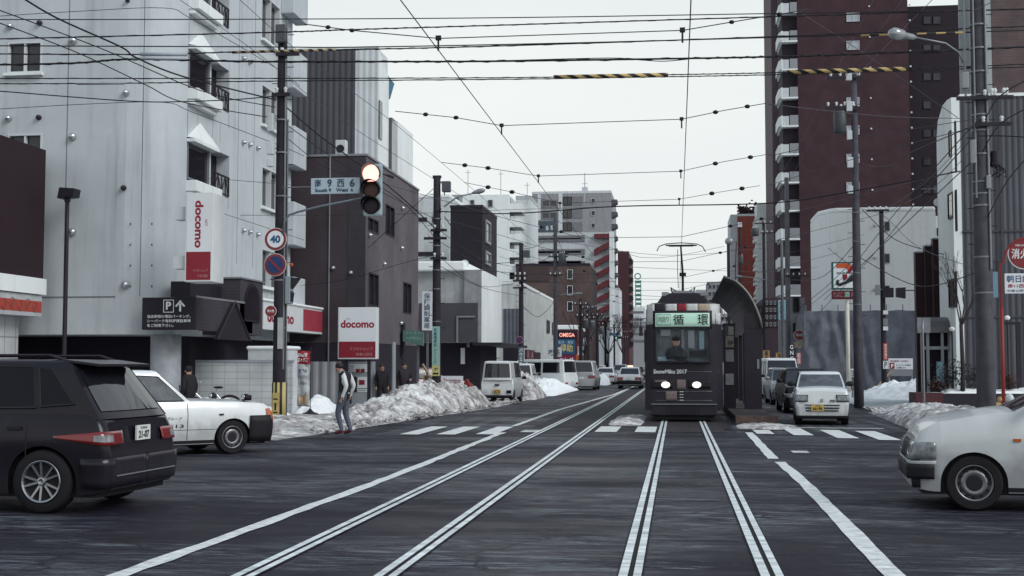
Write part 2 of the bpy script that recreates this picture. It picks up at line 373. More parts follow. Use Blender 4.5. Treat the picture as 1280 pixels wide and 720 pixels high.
def snowdirt():
    m = mat('dirty_snow', (.7, .72, .72), .75, var=0); t = m.node_tree; b = t.nodes['Principled BSDF']; L = t.links.new; nn = t.nodes.new
    tcn = nn('ShaderNodeTexCoord')
    n1 = nn('ShaderNodeTexNoise'); n1.inputs['Scale'].default_value = 1.1; n1.inputs['Detail'].default_value = 9; n1.inputs['Roughness'].default_value = .75
    n2 = nn('ShaderNodeTexNoise'); n2.inputs['Scale'].default_value = 7; n2.inputs['Detail'].default_value = 5
    L(tcn.outputs['Object'], n1.inputs[0]); L(tcn.outputs['Object'], n2.inputs[0])
    a = nn('ShaderNodeMath'); a.operation = 'MULTIPLY_ADD'; a.inputs[1].default_value = .35; L(n2.outputs[0], a.inputs[0]); L(n1.outputs[0], a.inputs[2])
    cr = nn('ShaderNodeValToRGB'); e = cr.color_ramp.elements
    e[0].position = .54; e[0].color = (.76, .775, .775, 1); e[1].position = .80; e[1].color = (.13, .115, .115, 1)
    k = e.new(.67); k.color = (.42, .405, .40, 1)
    L(a.outputs[0], cr.inputs[0]); L(cr.outputs[0], b.inputs['Base Color'])
    bp = nn('ShaderNodeBump'); bp.inputs['Strength'].default_value = .8; bp.inputs['Distance'].default_value = .05
    L(n2.outputs[0], bp.inputs['Height']); L(bp.outputs[0], b.inputs['Normal'])
    return m
dsnow = snowdirt()
paint = mat('road_paint', (.66, .69, .68), .8, var=.45, scale=2, vscale=(3, 5, 1), bump=.2)
paint_worn = mat('road_paint_worn', (.50, .52, .52), .7, var=.5, scale=4, bump=.2)
railm = mat('rail_steel', (.66, .71, .72), .5, metal=.0, var=.55, scale=1.4, vscale=(1.2, 4.5, 1))
rail_gap = mat('rail_groove', (.008, .008, .011), .8, var=0)
bed_m = brickmat('track_paving', (.034, .028, .031), (.042, .034, .036), (.018, .015, .02), .3, .15)
# the paving lies flat: remap its brick pattern to the ground plane
_t = bed_m.node_tree
for _n in _t.nodes:
    if _n.type == 'COMBXYZ':
        _sx = [q for q in _t.nodes if q.type == 'SEPXYZ'][0]
        _t.links.new(_sx.outputs[0], _n.inputs[0]); _t.links.new(_sx.outputs[1], _n.inputs[1])

g = MB(); g.quad((-1500, -60, -.012), (1500, -60, -.012), (1500, 3000, -.012), (-1500, 3000, -.012))
struct(g, 'ground', mat('trodden_snow_ground', (.33, .34, .35), .9, var=.3, scale=.3))
g = MB(); g.quad((-8.6, -20, -.004), (9.0, -20, -.004), (9.0, 900, -.004), (-8.6, 900, -.004)); struct(g, 'main_road', asphalt)
g = MB(); g.quad((-80, 4, 0), (80, 4, 0), (80, 26.5, 0), (-80, 26.5, 0)); struct(g, 'cross_road', asphalt)
# paved tramway bed beyond the junction
g = MB(); g.quad((-3.75, 33.6, .004), (1.35, 32.9, .004), (1.35, 420, .004), (-3.75, 420, .004)); struct(g, 'track_bed', mat('track_bed', (.024, .020, .025), .75, var=.3, scale=2, bump=.2))
g = MB(); g.quad((-.75, 31.2, .006), (1.15, 31.0, .006), (1.15, 36.5, .006), (-.75, 36.5, .006)); struct(g, 'track_paving', bed_m)

# rails: each a steel running rail and guard with a groove between them
def rail_strip(mb, x, w, y0, y1, z, jit=0):
    n = int((y1 - y0) / 1.2) if jit else 1
    for i in range(n):
        a = y0 + (y1 - y0) * i / n; b = y0 + (y1 - y0) * (i + 1) / n
        mb.quad((x - w / 2, a, z), (x + w / 2, a, z), (x + w / 2, b, z), (x - w / 2, b, z))
for cx, lab in ((-2.735, 'grooved steel rails of the empty tram track left of the tram'), (.17, 'grooved steel rails of the tram track running under the tram')):
    tr = tag(thing('tram_track', lab, 'tram track', (cx, 20, 0)), kind='structure'); del tr['category']
    for sx in (-1, 1):
        xx = cx + sx * .535
        m = MB(); rail_strip(m, xx, .20, 3, 500, .008); gr = m.build('rail_groove', rail_gap, tr)
        m = MB(); rail_strip(m, xx - .052, .070, 3, 500, .014); rail_strip(m, xx + .055, .062, 3, 500, .014); m.build('rail', railm, tr)

# painted markings
random.seed(3)
def line_mark(name, pts, w, m, z=.009, ragged=.02, step=.45):
    mb = MB()
    seg = []
    for (x0, y0), (x1, y1) in zip(pts, pts[1:]):
        n = max(1, int(abs(y1 - y0) / step)); seg += [(x0 + (x1 - x0) * i / n, y0 + (y1 - y0) * i / n) for i in range(n)]
    seg.append(pts[-1]); prev = None
    for i, (x, y) in enumerate(seg):
        a, b = x - w / 2 + random.uniform(-ragged, ragged), x + w / 2 + random.uniform(-ragged, ragged)
        if prev: mb.quad((prev[0], prev[2], z), (prev[1], prev[2], z), (b, y, z), (a, y, z))
        prev = (a, b, y)
    return struct(mb, name, m)
def gxy(px, py): p = PG(px, py); return (p.x, p.y)
line_mark('lane_line', [gxy(100, 738), gxy(280, 673), gxy(480, 600), gxy(628, 541)], .17, paint)
line_mark('lane_line', [gxy(642, 533), gxy(700, 512), gxy(768, 493), gxy(790, 484)], .16, paint)
line_mark('lane_line', [gxy(1145, 745), gxy(1118, 720), gxy(1002, 601), gxy(975, 578)], .17, paint, ragged=.012, step=.5)
line_mark('lane_line', [gxy(967, 574), gxy(936, 541)], .18, paint, ragged=.012, step=.5)
cw = MB()
def stripe(x0, x1, y0, y1, sk=0):
    cw.quad((x0, y0, .0095), (x1, y0 + sk, .0095), (x1, y1 + sk, .0095), (x0, y1, .0095))
for x0, x1, a, b in ((-6.4, -5.95, 29.3, 33.2), (-5.55, -5.1, 29.4, 33.2), (-4.66, -4.22, 29.6, 33.3), (-1.98, -1.45, 31.0, 33.8), (-1.02, -.52, 31.0, 33.8),
                     (1.85, 2.25, 30.6, 32.4), (2.65, 3.1, 30.1, 33.4), (3.5, 3.96, 29.0, 32.6), (4.3, 4.76, 28.4, 32.2)):
    stripe(x0, x1, a, b, -.05)
struct(cw, 'crosswalk', paint)
cw = MB(); stripe(-3.75, -3.3, 30.6, 31.7); stripe(2.2, 5.2, 33.6, 33.9, -.2); stripe(2.1, 2.4, 24, 24.6); stripe(-1.9, -1.4, 36.5, 37.6); struct(cw, 'road_marking', paint_worn)
# sidewalks
side = mat('packed_snow', (.52, .54, .55), .85, var=.25, scale=1.5, bump=.7, bscale=7)
def hf(name, x0, x1, y0, y1, nx, ny, fn, m, st=True, label=None, cat=None, group=None):
    mb = MB(); mb.grid(lambda u, v: (x0(v) + (x1(v) - x0(v)) * u if callable(x0) else x0 + (x1 - x0) * u, y0 + (y1 - y0) * v,
                       fn(x0(v) + (x1(v) - x0(v)) * u if callable(x0) else x0 + (x1 - x0) * u, y0 + (y1 - y0) * v, u, v)), nx, ny)
    mb.f = [f[::-1] if False else f for f in mb.f]
    if st: return struct(mb, name, m, smooth=True)
    return tag(mb.build(name, m, smooth=True), label, cat, group)
def nz3(x, y, s, z=0): return noise.noise(Vector((x * s, y * s, z)))
def fract(x, y, s=1.0, o=5): return noise.fractal(Vector((x * s, y * s, 3.3)), 1.0, 2.0, o)
# left and right sidewalks, trodden snow over the kerb; the road edge follows the photo's snow line
def ledge(v):      # x of the snow's edge on the left, v in 0..1 over y 25..125
    y = 25 + 100 * v
    return -8.5 + min(1, (y - 25) / 22) * 1.6 + .12 * nz3(0, y, .9) if y > 26 else -8.5
hf('sidewalk', lambda v: -80 + 0 * v, lambda v: -8.8, 25.0, 26.6, 90, 6, lambda x, y, u, v: -.02 + .12 * min(1, v * 2.2) + .05 * fract(x, y, .8) * min(1, v * 3), dsnow)
hf('sidewalk', lambda v: -60, lambda v: ledge(v), 26.6, 125, 60, 240, lambda x, y, u, v: (.10 + .05 * fract(x, y, .7)) * min(1, (1 - u) * 22 + .02) , dsnow)
hf('sidewalk', lambda v: 5.35 + .4 * min(1, v * 6) + 1.5 * min(1, v * 4) + .12 * nz3(9, v * 100, .9), lambda v: 60, 26.0, 125, 60, 220, lambda x, y, u, v: (.10 + .05 * fract(x, y, .7)) * min(1, u * 30 + .02) * min(1, v * 40), side)
for X0, X1 in ((-60, -8.3), (8.3, 60)):
    g = MB(); g.box(X0, 125, -.01, X1, 900, .13); struct(g, 'sidewalk', side)

def bank(name, label, x0, x1, y0, y1, h, peaks, m, seed=0, nx=60, ny=90, rough=1.0, lo=0):
    ny = max(ny, int((y1 - y0) / .06))
    """a ploughed ridge of snow; peaks = [(fraction along, height factor)]"""
    def env(v):
        for (a, ha), (b, hb) in zip(peaks, peaks[1:]):
            if a <= v <= b:
                t = (v - a) / (b - a); t = t * t * (3 - 2 * t); return ha + (hb - ha) * t
        return 0
    def fn(x, y, u, v):
        pr = math.sin(math.pi * min(1, max(0, u))) ** .62
        e = env(v) * min(1, v * 14, (1 - v) * 14)
        n = fract(x + seed * 7.3, y, 1.3, 6) * .28 + abs(nz3(x + seed, y, 3.2, 2)) * .22 + abs(nz3(x, y + seed, 7, 5)) * .10
        lump = sum((.55 - noise.voronoi(Vector(((x + seed) * s_, y * s_, e * 2)))[0][0]) / s_ * .55 for s_ in (2.2, 5.5))
        return lo - .03 + h * e * pr * (1 + rough * n * .9) + rough * pr * min(1, h) * (.05 * fract(x, y, 5, 3) + lump)
    return hf(name, (lambda v: x0 + 0 * v) if not callable(x0) else x0, (lambda v: x1 + 0 * v) if not callable(x1) else x1, y0, y1, nx, ny, fn, m, False, label, 'snow bank', 'ploughed snow banks along the kerbs')
bank('snow_bank', 'long heap of brown ploughed snow in front of the brown building and its green sign', lambda v: -10.4 + .4 * v, lambda v: -8.2 + .9 * v, 34.5, 52, .92,
     [(0, .12), (.10, .2), (.2, .38), (.35, .62), (.5, .82), (.62, 1.0), (.78, 1.02), (.92, .85), (1, .5)], dsnow, 1, 90, 160)
bank('snow_bank', 'rounded grey heap of ploughed snow between the small white van and the white hatch-backed car', -8.6, -6.6, 59.5, 66, 1.05, [(0, .3), (.25, .9), (.6, 1), (1, .4)], dsnow, 2)
bank('snow_bank', 'clean white snow heap at the foot of the pole behind the parked vans', -9.2, -6.4, 67, 88, .75, [(0, .3), (.2, .7), (.4, 1), (.7, .7), (1, .3)], snow, 3)
bank('snow_bank', 'low white snow heap between the silver minivan and the cars queuing beyond', -7.4, -5.6, 104, 124, 1.0, [(0, .5), (.4, 1), (1, .5)], snow, 4, 30, 30)
bank('snow_bank', 'low dirty snow mound around the striped utility pole', -13.6, -8.3, 28.5, 34, .34, [(0, .5), (.25, .8), (.6, 1), (1, .4)], dsnow, 5, 70, 60)
bank('snow_bank', 'smooth white drift of snow against the tiled block wall', -16.8, -11.4, 35.9, 37.9, .62, [(0, .35), (.5, .9), (.85, 1), (1, .9)], snow, 6, 90, 30, .6)
bank('snow_bank', 'small white drift of snow under the phone shop sign', -12.0, -10.9, 38.7, 42, .62, [(0, .4), (.5, 1), (1, .4)], snow, 7, 50, 30, .8)
bank('snow_bank', 'lumpy ridge of grey ploughed snow at the right kerb beside the white kei car', lambda v: 5.5 + 1.0 * v, lambda v: 8.0 + 1.2 * v, 28.2, 46, .52, [(0, .35), (.12, .8), (.3, 1), (.6, .85), (1, .5)], dsnow, 8, 70, 140)
bank('snow_bank', 'clean white piled snow in front of the netted site fence', 8.6, 15.5, 58, 66, .85, [(0, .4), (.4, 1), (.8, 1), (1, .6)], snow, 9, 90, 60)
bank('snow_bank', 'low snow drift along the foot of the dark red planter', 9.5, 15.5, 38.5, 42.5, .22, [(0, .8), (.5, 1), (1, .8)], snow, 10, 60, 30, .4)
bank('snow_bank', 'scattered rubble of dirty ice on the ground beside the tram track', -1.9, -.9, 34.2, 41, .12, [(0, .5), (.3, 1), (1, .6)], dsnow, 11, 30, 60, 2.0)
bank('snow_bank', 'thin crust of dirty snow at the front of the tram stop', 1.5, 3.2, 32.9, 35.4, .10, [(0, .6), (.4, 1), (1, .8)], dsnow, 12, 40, 40, 1.5)

random.seed(31); mb = MB()      # broken lumps of ice and snow fallen along the foot of the banks
for k in range(900):
    if k % 3: y = random.uniform(29, 58); x = -8.5 + min(1, (y - 25) / 22) * 1.6 - abs(random.gauss(.1, .9))
    else: y = random.uniform(28.5, 48); x = 5.5 + (y - 28) * .06 + abs(random.gauss(.25, .5))
    r_ = random.choice((.02, .03, .03, .05, .09)); i0 = len(mb.v); mb.ball((x, y, .03 + random.uniform(0, .08)), r_ * random.uniform(.8, 1.6), r_ * random.uniform(.7, 1.3), r_ * .7, 6, 4)
    for i in range(i0, len(mb.v)): v = mb.v[i]; mb.v[i] = tuple(c + random.uniform(-.25, .25) * r_ for c in v)
tag(mb.build('snow_rubble', dsnow), 'small broken lumps of dirty snow along both kerbs', 'snow', kind='stuff')

# ================================================================ building helpers
def pt(face, pl, a, z, off=0):
    """a point on a facade: face S (towards -Y), E (+X) or W (-X); off = out of the wall"""
    return (a, pl - off, z) if face == 'S' else ((pl + off, a, z) if face == 'E' else (pl - off, a, z))
def boxf(mb, face, pl, a0, a1, z0, z1, o0, o1):
    p = pt(face, pl, a0, z0, o0); q = pt(face, pl, a1, z1, o1); return mb.box(*p, *q)
def AZ(face, pl, px, py):
    p = PY(px, py, pl) if face == 'S' else PX(px, py, pl)
    return (p.x, p.z) if face == 'S' else (p.y, p.z)
def rectpx(face, pl, x0, y0, x1, y1):
    """pixel box (left, top, right, bottom read at the left edge) -> a0,a1,z0,z1 on the facade"""
    a0, zt = AZ(face, pl, x0, y0); a1, _ = AZ(face, pl, x1, y0); _, zb = AZ(face, pl, x0, y1)
    return min(a0, a1), max(a0, a1), zb, zt
def holed(mb, face, pl, a0, a1, z0, z1, holes, depth=.12):
    As = sorted({a0, a1, *[h[0] for h in holes], *[h[1] for h in holes]}); Zs = sorted({z0, z1, *[h[2] for h in holes], *[h[3] for h in holes]})
    for i in range(len(As) - 1):
        for j in range(len(Zs) - 1):
            ca, cz = (As[i] + As[i + 1]) / 2, (Zs[j] + Zs[j + 1]) / 2
            if not (a0 < ca < a1 and z0 < cz < z1) or any(h[0] < ca < h[1] and h[2] < cz < h[3] for h in holes): continue
            q = [pt(face, pl, As[i], Zs[j]), pt(face, pl, As[i + 1], Zs[j]), pt(face, pl, As[i + 1], Zs[j + 1]), pt(face, pl, As[i], Zs[j + 1])]
            mb.poly(q if face != 'W' else q[::-1])
    for h in holes:
        d = h[4] if len(h) > 4 else depth
        c = [(h[0], h[2]), (h[1], h[2]), (h[1], h[3]), (h[0], h[3])]
        for k in range(4):
            (ya, za), (yb, zb) = c[k], c[(k + 1) % 4]
            mb.quad(pt(face, pl, ya, za), pt(face, pl, yb, zb), pt(face, pl, yb, zb, -d), pt(face, pl, ya, za, -d))
def window(par, face, pl, a0, a1, z0, z1, fm, gm, name='window', rec=-.09, bars=1, sill=None, fw=.05, proud=.02):
    """frame, pane and optional sill set in a facade"""
    f = MB()
    boxf(f, face, pl, a0, a0 + fw, z0, z1, rec, proud); boxf(f, face, pl, a1 - fw, a1, z0, z1, rec, proud)
    boxf(f, face, pl, a0 + fw, a1 - fw, z0, z0 + fw, rec, proud); boxf(f, face, pl, a0 + fw, a1 - fw, z1 - fw, z1, rec, proud)
    for k in range(bars):
        c = a0 + (a1 - a0) * (k + 1) / (bars + 1); boxf(f, face, pl, c - fw / 2, c + fw / 2, z0 + fw, z1 - fw, rec + .005, proud - .01)
    w = f.build(name, fm, par)
    g = MB(); boxf(g, face, pl, a0 + fw * .5, a1 - fw * .5, z0 + fw * .5, z1 - fw * .5, rec - .02 if rec < 0 else rec + .002, rec + .012 if rec < 0 else rec + .012); g.build('pane', gm, w)
    if sill:
        g = MB(); boxf(g, face, pl, a0 - .06, a1 + .06, z0 - .09, z0 - .003, .001, .14); g.build('sill', sill, w)
    return w
def shell(mb, x0, x1, y0, y1, z0, z1, skip=''):
    """walls (without the skipped faces) and a flat roof"""
    if 'S' not in skip: mb.quad((x0, y0, z0), (x1, y0, z0), (x1, y0, z1), (x0, y0, z1))
    if 'E' not in skip: mb.quad((x1, y0, z0), (x1, y1, z0), (x1, y1, z1), (x1, y0, z1))
    if 'W' not in skip: mb.quad((x0, y1, z0), (x0, y0, z0), (x0, y0, z1), (x0, y1, z1))
    if 'N' not in skip: mb.quad((x1, y1, z0), (x0, y1, z0), (x0, y1, z1), (x1, y1, z1))
    if 'T' not in skip: mb.quad((x0, y0, z1), (x1, y0, z1), (x1, y1, z1), (x0, y1, z1))
def hood(par, p, n, r=.11, m=None):
    mb = MB(); p = Vector(p); n = Vector(n); mb.lathe(p, n, [(0, r), (.05, r), (.10, r * .8), (.14, r * .45), (.155, .01)], 12)
    return mb.build('vent_hood', m or alu, par, smooth=True)
def parapet(mb, x0, x1, y0, y1, z, h=.12, t=.18, o=.04):
    mb.box(x0 - o, y0 - o, z, x1 + o, y0 + t, z + h); mb.box(x0 - o, y1 - t, z, x1 + o, y1 + o, z + h)
    mb.box(x0 - o, y0 + t, z, x0 + t, y1 - t, z + h); mb.box(x1 - t, y0 + t, z, x1 + o, y1 - t, z + h)
def snowcap(par, x0, x1, y0, y1, z, h=.22, name='snow_cap'):
    mb = MB(); n = max(4, int((x1 - x0) / .6))
    mb.box(x0 - .06, y0 - .06, z, x1 + .06, y1 + .06, z + h)
    return mb.build(name, snow, par, bevel=.09)
# ================================================================ LEFT SIDE
# ---- white corner apartment building with the phone shop below
XD = -14.6
rad = 1.5; YD = PX(232, 300, XD).y - rad
YE = PX(363, 300, XD).y
HD = 16.5; ZB = PY(100, 418, YD).z; ZJ = PY(100, 371, YD).z
b = thing('apartment_building', 'white concrete corner building with rounded edge, bay windows and round vents', 'building', (XD - 6, YD + 4, 0))
E_holes = []
bays = []
for yt, yb in ((-62, -2), (54, 112), (171, 228)):
    a0, a1, z0, z1 = rectpx('E', XD, 234, yt, 287, yb); E_holes.append((a0, a1, z0 - .02, z1, 1.15)); bays.append((a0, a1, z0, z1))
wins = []
for yt, yb in ((-10, 48), (104, 155), (207, 258), (310, 358)):
    h_ = rectpx('E', XD, 327, yt, 350, yb); E_holes.append(h_ + (.25,)); wins.append(h_)
mb = MB()
holed(mb, 'E', XD, YD + rad, YE, ZB, HD, [(max(h[0], YD + rad + .02),) + tuple(h[1:]) for h in E_holes])
Swin = [rectpx('S', YD, 10, 53, 53, 92), rectpx('S', YD, 10, 168, 53, 205)]
holed(mb, 'S', YD, -34, XD - rad, ZB, HD, [w + (.15,) for w in Swin])
arc = [(XD - rad + rad * math.sin(t * math.pi / 2 / 10), YD + rad - rad * math.cos(t * math.pi / 2 / 10)) for t in range(11)]
for (xa, ya), (xb, yb) in zip(arc, arc[1:]): mb.quad((xa, ya, ZB), (xb, yb, ZB), (xb, yb, HD), (xa, ya, HD))
mb.poly([(-34, YD, HD)] + [(x, y, HD) for x, y in arc] + [(XD, YE, HD), (-34, YE, HD)])
mb.poly([(-34, YD, ZB)] + [(x, y, ZB) for x, y in arc] + [(XD, YE, ZB), (-34, YE, ZB)])
mb.quad((XD, YE, ZB), (-34, YE, ZB), (-34, YE, HD), (XD, YE, HD))
wall = mb.build('wall', white_wall, b)
# expansion joints
mb = MB()
for px in (81, 176):
    x, _ = AZ('S', YD, px, 300); boxf(mb, 'S', YD, x - .012, x + .012, ZJ, HD, .001, .006)
boxf(mb, 'S', YD, -34, XD - rad, ZJ - .025, ZJ + .012, .001, .012)
for yy in (YD + rad + .01, PX(296, 300, XD).y, PX(316, 300, XD).y, PX(355, 300, XD).y): boxf(mb, 'E', XD, yy - .012, yy + .012, 5.0, HD, .001, .006)
mb.build('joint', mat('joint', (.16, .17, .19), .8), wall)
# ground floor: recessed dark parking and shop
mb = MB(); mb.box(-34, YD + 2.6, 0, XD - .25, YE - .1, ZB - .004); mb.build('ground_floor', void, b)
mb = MB(); mb.box(-34, YD + .6, 0, -20.5, YD + .8, 1.0); mb.box(-20.4, YD + 1.2, 0, XD - 1.7, YD + 1.4, .95); mb.build('low_wall', concrete, b)
c0 = PY(198, 430, YD)
mb = MB(); mb.tube([(c0.x, YD + .55, 0), (c0.x, YD + .55, ZB)], .44, 24); mb.build('pillar', mat('pillar_concrete', (.36, .38, .41), .8, var=.25, streak=.3), b, smooth=True)
for px in (262, 300): # slim shop pillars
    mb = MB(); p = PX(px, 430, XD - .6); mb.box(p.x - .2, p.y - .2, 0, p.x + .2, p.y + .2, ZB); mb.build('pillar', dark_trim, b)
for i, h_ in enumerate(Swin):
    window(b, 'S', YD, *h_, frame_w, glass_mid, rec=-.12, bars=1, sill=white_bright)
for h_ in wins: window(b, 'E', XD, *h_, frame_w, glass, rec=-.2, bars=1, sill=white_bright)
for a0, a1, z0, z1 in bays:
    a0 = max(a0, YD + rad + .02); am = a0 + (a1 - a0) * .50
    w = window(b, 'E', XD, a0 + .01, am, z0 + .12, z1 - .12, frame_g, glass, 'bay_window', rec=-.06, bars=0, fw=.05)
    mb = MB(); boxf(mb, 'E', XD, am + .02, am + .2, z0, z1 - .1, -.42, -.02); boxf(mb, 'E', XD, am + .24, am + .3, z0, z1 - .1, -.42, -.3); mb.build('bay_cheek', frame_w, w)
    mb = MB(); boxf(mb, 'E', XD, a0 - .05, am + .3, z0 - .28, z0 + .06, -.02, .34); boxf(mb, 'E', XD, a0 - .02, am + .2, z0 - .42, z0 - .285, -.02, .2); mb.build('bay_sill', white_bright, w, bevel=.02)
    mb = MB(); zt = z1; a = pt('E', XD, a0 - .05, zt, .002); bb = pt('E', XD, am + .25, zt, .002); ap = pt('E', XD, (a0 + am) / 2 + .1, zt + .62, .002)
    o = Vector((.26, 0, -.05)); mb.add([a, bb, ap, Vector(a) + o, Vector(bb) + o], [(0, 3, 2), (3, 4, 2), (4, 1, 2), (0, 1, 4, 3)])
    boxf(mb, 'E', XD, a0 - .05, am + .25, zt - .14, zt - .05, .002, .26)
    mb.build('bay_hood', white_bright, w)
    mb = MB(); boxf(mb, 'E', XD, a0, a1, z0, z1, -.50, -.44); mb.build('recess_back', void, w)  # near-black panel set forward, painting in the shade of the recess
    mb = MB(); boxf(mb, 'E', XD, am + .45, a1 - .02, z0 + .62, z0 + .67, -.02, .03); boxf(mb, 'E', XD, am + .45, a1 - .02, z0 + .04, z0 + .08, -.02, .03)
    n = 5
    for k in range(n):
        y = am + .45 + (a1 - .04 - am - .45) * k / (n - 1); boxf(mb, 'E', XD, y, y + .025, z0 + .05, z0 + .65, -.01, .02)
    for k in range(2):
        y = am + .45 + (a1 - am - .5) * k / 2; d = (a1 - am - .5) / 2
        mb.tube([pt('E', XD, y, z0 + .06, 0), pt('E', XD, y + d / 2, z0 + .64, 0), pt('E', XD, y + d, z0 + .06, 0)], .018, 5)
    mb.build('railing', dark_trim, b)
zt = PX(363, 1, XD)
for yt, yb in ((-45, 14), (60, 107), (157, 203), (252, 303), (346, 386)):
    a0, zt_ = AZ('E', XD, 352, yt); _, zb_ = AZ('E', XD, 352, yb)
    mb = MB(); mb.box(XD + .003, a0, zb_ - .1, XD + .5, YE + .35, zt_); mb.build('balcony', white_wall, b, bevel=.03)
# step pipes, vent hoods
for px, py, r_ in ((13, 33, .1), (50, 29, .08), (92, 51, .12), (158, 116, .1), (11, 148, .1), (49, 147, .08), (91, 171, .12), (155, 235, .08), (91, 290, .12), (157, 356, .12), (160, 1, .06)):
    p = PY(px, py, YD); hood(b, p, (0, -1, 0), r_, alu if r_ > .09 else dark_trim)
for px, py in ((303, 73), (311, 78), (303, 178), (311, 181), (321, 185), (303, 288), (311, 290), (321, 293)):
    p = PX(px, py, XD); hood(b, p, (1, 0, 0), .08)
# rust weeps under the bay
mb = MB()
for px, y0, y1 in ((266, 142, 172), (275, 155, 178), (286, 135, 160), (285, 245, 262)):
    a, z1 = AZ('E', XD, px, y0); _, z0 = AZ('E', XD, px, y1); boxf(mb, 'E', XD, a, a + .035, z0, z1, .001, .004)
mb.build('water_stain', mat('stain', (.22, .23, .25), .9), wall)
for px in (163, 190):
    mb = MB()
    for k in range(4):
        p = PY(px, 280 + 26 * k, YD); mb.box(p.x - .015, YD - .02, p.z - .03, p.x + .015, YD - .001, p.z + .03)
    mb.build('joint', dark_trim, wall)

# fascia with the parking sign and grey entrance canopy
can = thing('entrance_canopy', 'grey tiled entrance canopy with dark gable and arched window on the white corner building', 'canopy', (XD, YD + 1, 2.6))
cg = brickmat('canopy_tile', (.055, .05, .06), (.06, .055, .065), (.045, .04, .05), .1, .1)
XC = XD + 1.6
pA = PY(178, 372, YD - .5); pB = PY(244, 372, YD - .5); zlo = PY(200, 412, YD - .5).z
q1 = PX(300, 379, XC - .4); q2 = PX(328, 0, XC - .4)
# wedge between the sign corner and the tower, its face turned to the street corner
A = Vector((pB.x, YD - .35, zlo)); B = Vector((XC - .4, q1.y, PX(300, 412, XC - .4).z - .05)); 
zt1 = pA.z; zt2 = PX(300, 379, XC - .4).z
mb = MB(); mb.prism([(A.x, A.y, zlo), (B.x, B.y, zlo), (B.x - .0, B.y + 1.2, zlo), (A.x - .4, A.y + 1.2, zlo)], (0, 0, zt1 - zlo))
mb.build('fascia', cg, can)
mb = MB(); mb.prism([(A.x - .02, A.y - .03, zt1), (B.x + .03, B.y - .03, zt1), (B.x + .03, B.y + 1.2, zt1), (A.x - .4, A.y + 1.2, zt1)], (0, 0, .06)); mb.build('coping', frame_g, can)
# tower
y2 = PX(328, 400, XC - .4).y; zt3 = PX(300, 348, XC - .4).z; zb3 = PX(302, 418, XC - .4).z
mb = MB(); mb.box(XD - .3, q1.y, zb3, XC - .4, y2, zt3); tw = mb.build('tower', cg, can)
mb = MB(); mb.box(XD - .34, q1.y - .05, zt3, XC - .35, y2 + .05, zt3 + .05); mb.build('coping', frame_g, can)
mb = MB(); mb.box(XD + .02, q1.y - 2.6, zt1 + .07, XD + .6, q1.y - .01, zt3 - .25); mb.build('upstand', dark_trim, can)
# arched window
a0 = q1.y + (y2 - q1.y) * .2; a1 = q1.y + (y2 - q1.y) * .8; zc = zt3 - .75; rr = (a1 - a0) / 2; am = (a0 + a1) / 2
def archpts(g, zb_, off): return [pt('E', XC - .4, a1 + g, zb_, off)] + [pt('E', XC - .4, am + (rr + g) * math.cos(t * math.pi / 12), zc + (rr + g) * .9 * math.sin(t * math.pi / 12), off) for t in range(13)] + [pt('E', XC - .4, a0 - g, zb_, off)]
mb = MB(); mb.prism(archpts(.06, zb3 + .42, .002), (.05, 0, 0)); aw = mb.build('arched_window', dark_trim, can)
mb = MB(); mb.prism(archpts(0, zb3 + .48, .053), (.01, 0, 0)); mb.build('pane', glass, aw)
# dark gable (an open pointed porch) on the slanted face
d_ = (B - A); d_.z = 0; L_ = d_.length; d_.normalize(); nrm = Vector((d_.y, -d_.x, 0))
ga = A + d_ * L_ * .36; gb = A + d_ * L_ * 1.18; gp = (ga + gb) / 2
mb = MB(); mb.prism([ga + nrm * .02 + Vector((0, 0, -.25)), gb + nrm * .02 + Vector((0, 0, -.25)), Vector((gp.x, gp.y, zt1 - .02)) + nrm * .02], nrm * .10); mb.build('gable', mat('gable', (.018, .016, .022), .8), can)
mb = MB()
for s0, s1 in ((ga, gp), (gb, gp)):
    a_ = s0 + nrm * .14 + Vector((0, 0, -.25)); b_ = Vector((gp.x, gp.y, zt1)) + nrm * .14; mb.tube([a_, b_], .035, 4)
mb.build('gable_trim', dark_trim, can)
# parking sign
sg = thing('parking_sign', 'dark parking sign with a white P and arrow on the corner fascia', 'sign', ((pA.x + pB.x) / 2, YD - .5, zlo))
mb = MB(); mb.box(pA.x, YD - .5, zlo, pB.x, YD - .002, pA.z); mb.build('panel', mat('sign_navy', (.018, .016, .025), .6), sg)
w_ = pB.x - pA.x; h_ = pA.z - zlo; U = (1, 0, 0); V = (0, 0, 1); yf = YD - .506
text(sg, 'P', (pA.x + w_ * .45, yf, zlo + h_ * .62), U, V, w_ * .1, h_ * .25, txt_w, bold=.04)
mb = MB(); x0, z0, x1, z1 = pA.x + w_ * .40, zlo + h_ * .53, pA.x + w_ * .60, zlo + h_ * .93
for bx in ((x0, z0, x1, z0 + .02), (x0, z1 - .02, x1, z1), (x0, z0 + .02, x0 + .02, z1 - .02), (x1 - .02, z0 + .02, x1, z1 - .02)): mb.box(bx[0], yf, bx[1], bx[2], yf + .004, bx[3])
xa = pA.x + w_ * .72; mb.box(xa - .03, yf, zlo + h_ * .56, xa + .03, yf + .004, zlo + h_ * .84)
mb.prism([(xa, yf, zlo + h_ * .92), (xa - .15, yf, zlo + h_ * .73), (xa - .11, yf, zlo + h_ * .70), (xa, yf, zlo + h_ * .82), (xa + .11, yf, zlo + h_ * .70), (xa + .15, yf, zlo + h_ * .73)], (0, .004, 0))
mb.build('arrow', txt_w, sg)
for i, s_ in enumerate(('当店南側の薄田パーキング、', 'シーパーク有料提携駐車場', 'をご利用下さい。')):
    text(sg, s_, (pA.x + w_ * .1, yf, zlo + h_ * (.36 - .14 * i)), U, V, w_ * (.82, .82, .5)[i], h_ * .10, txt_w, bold=.02)

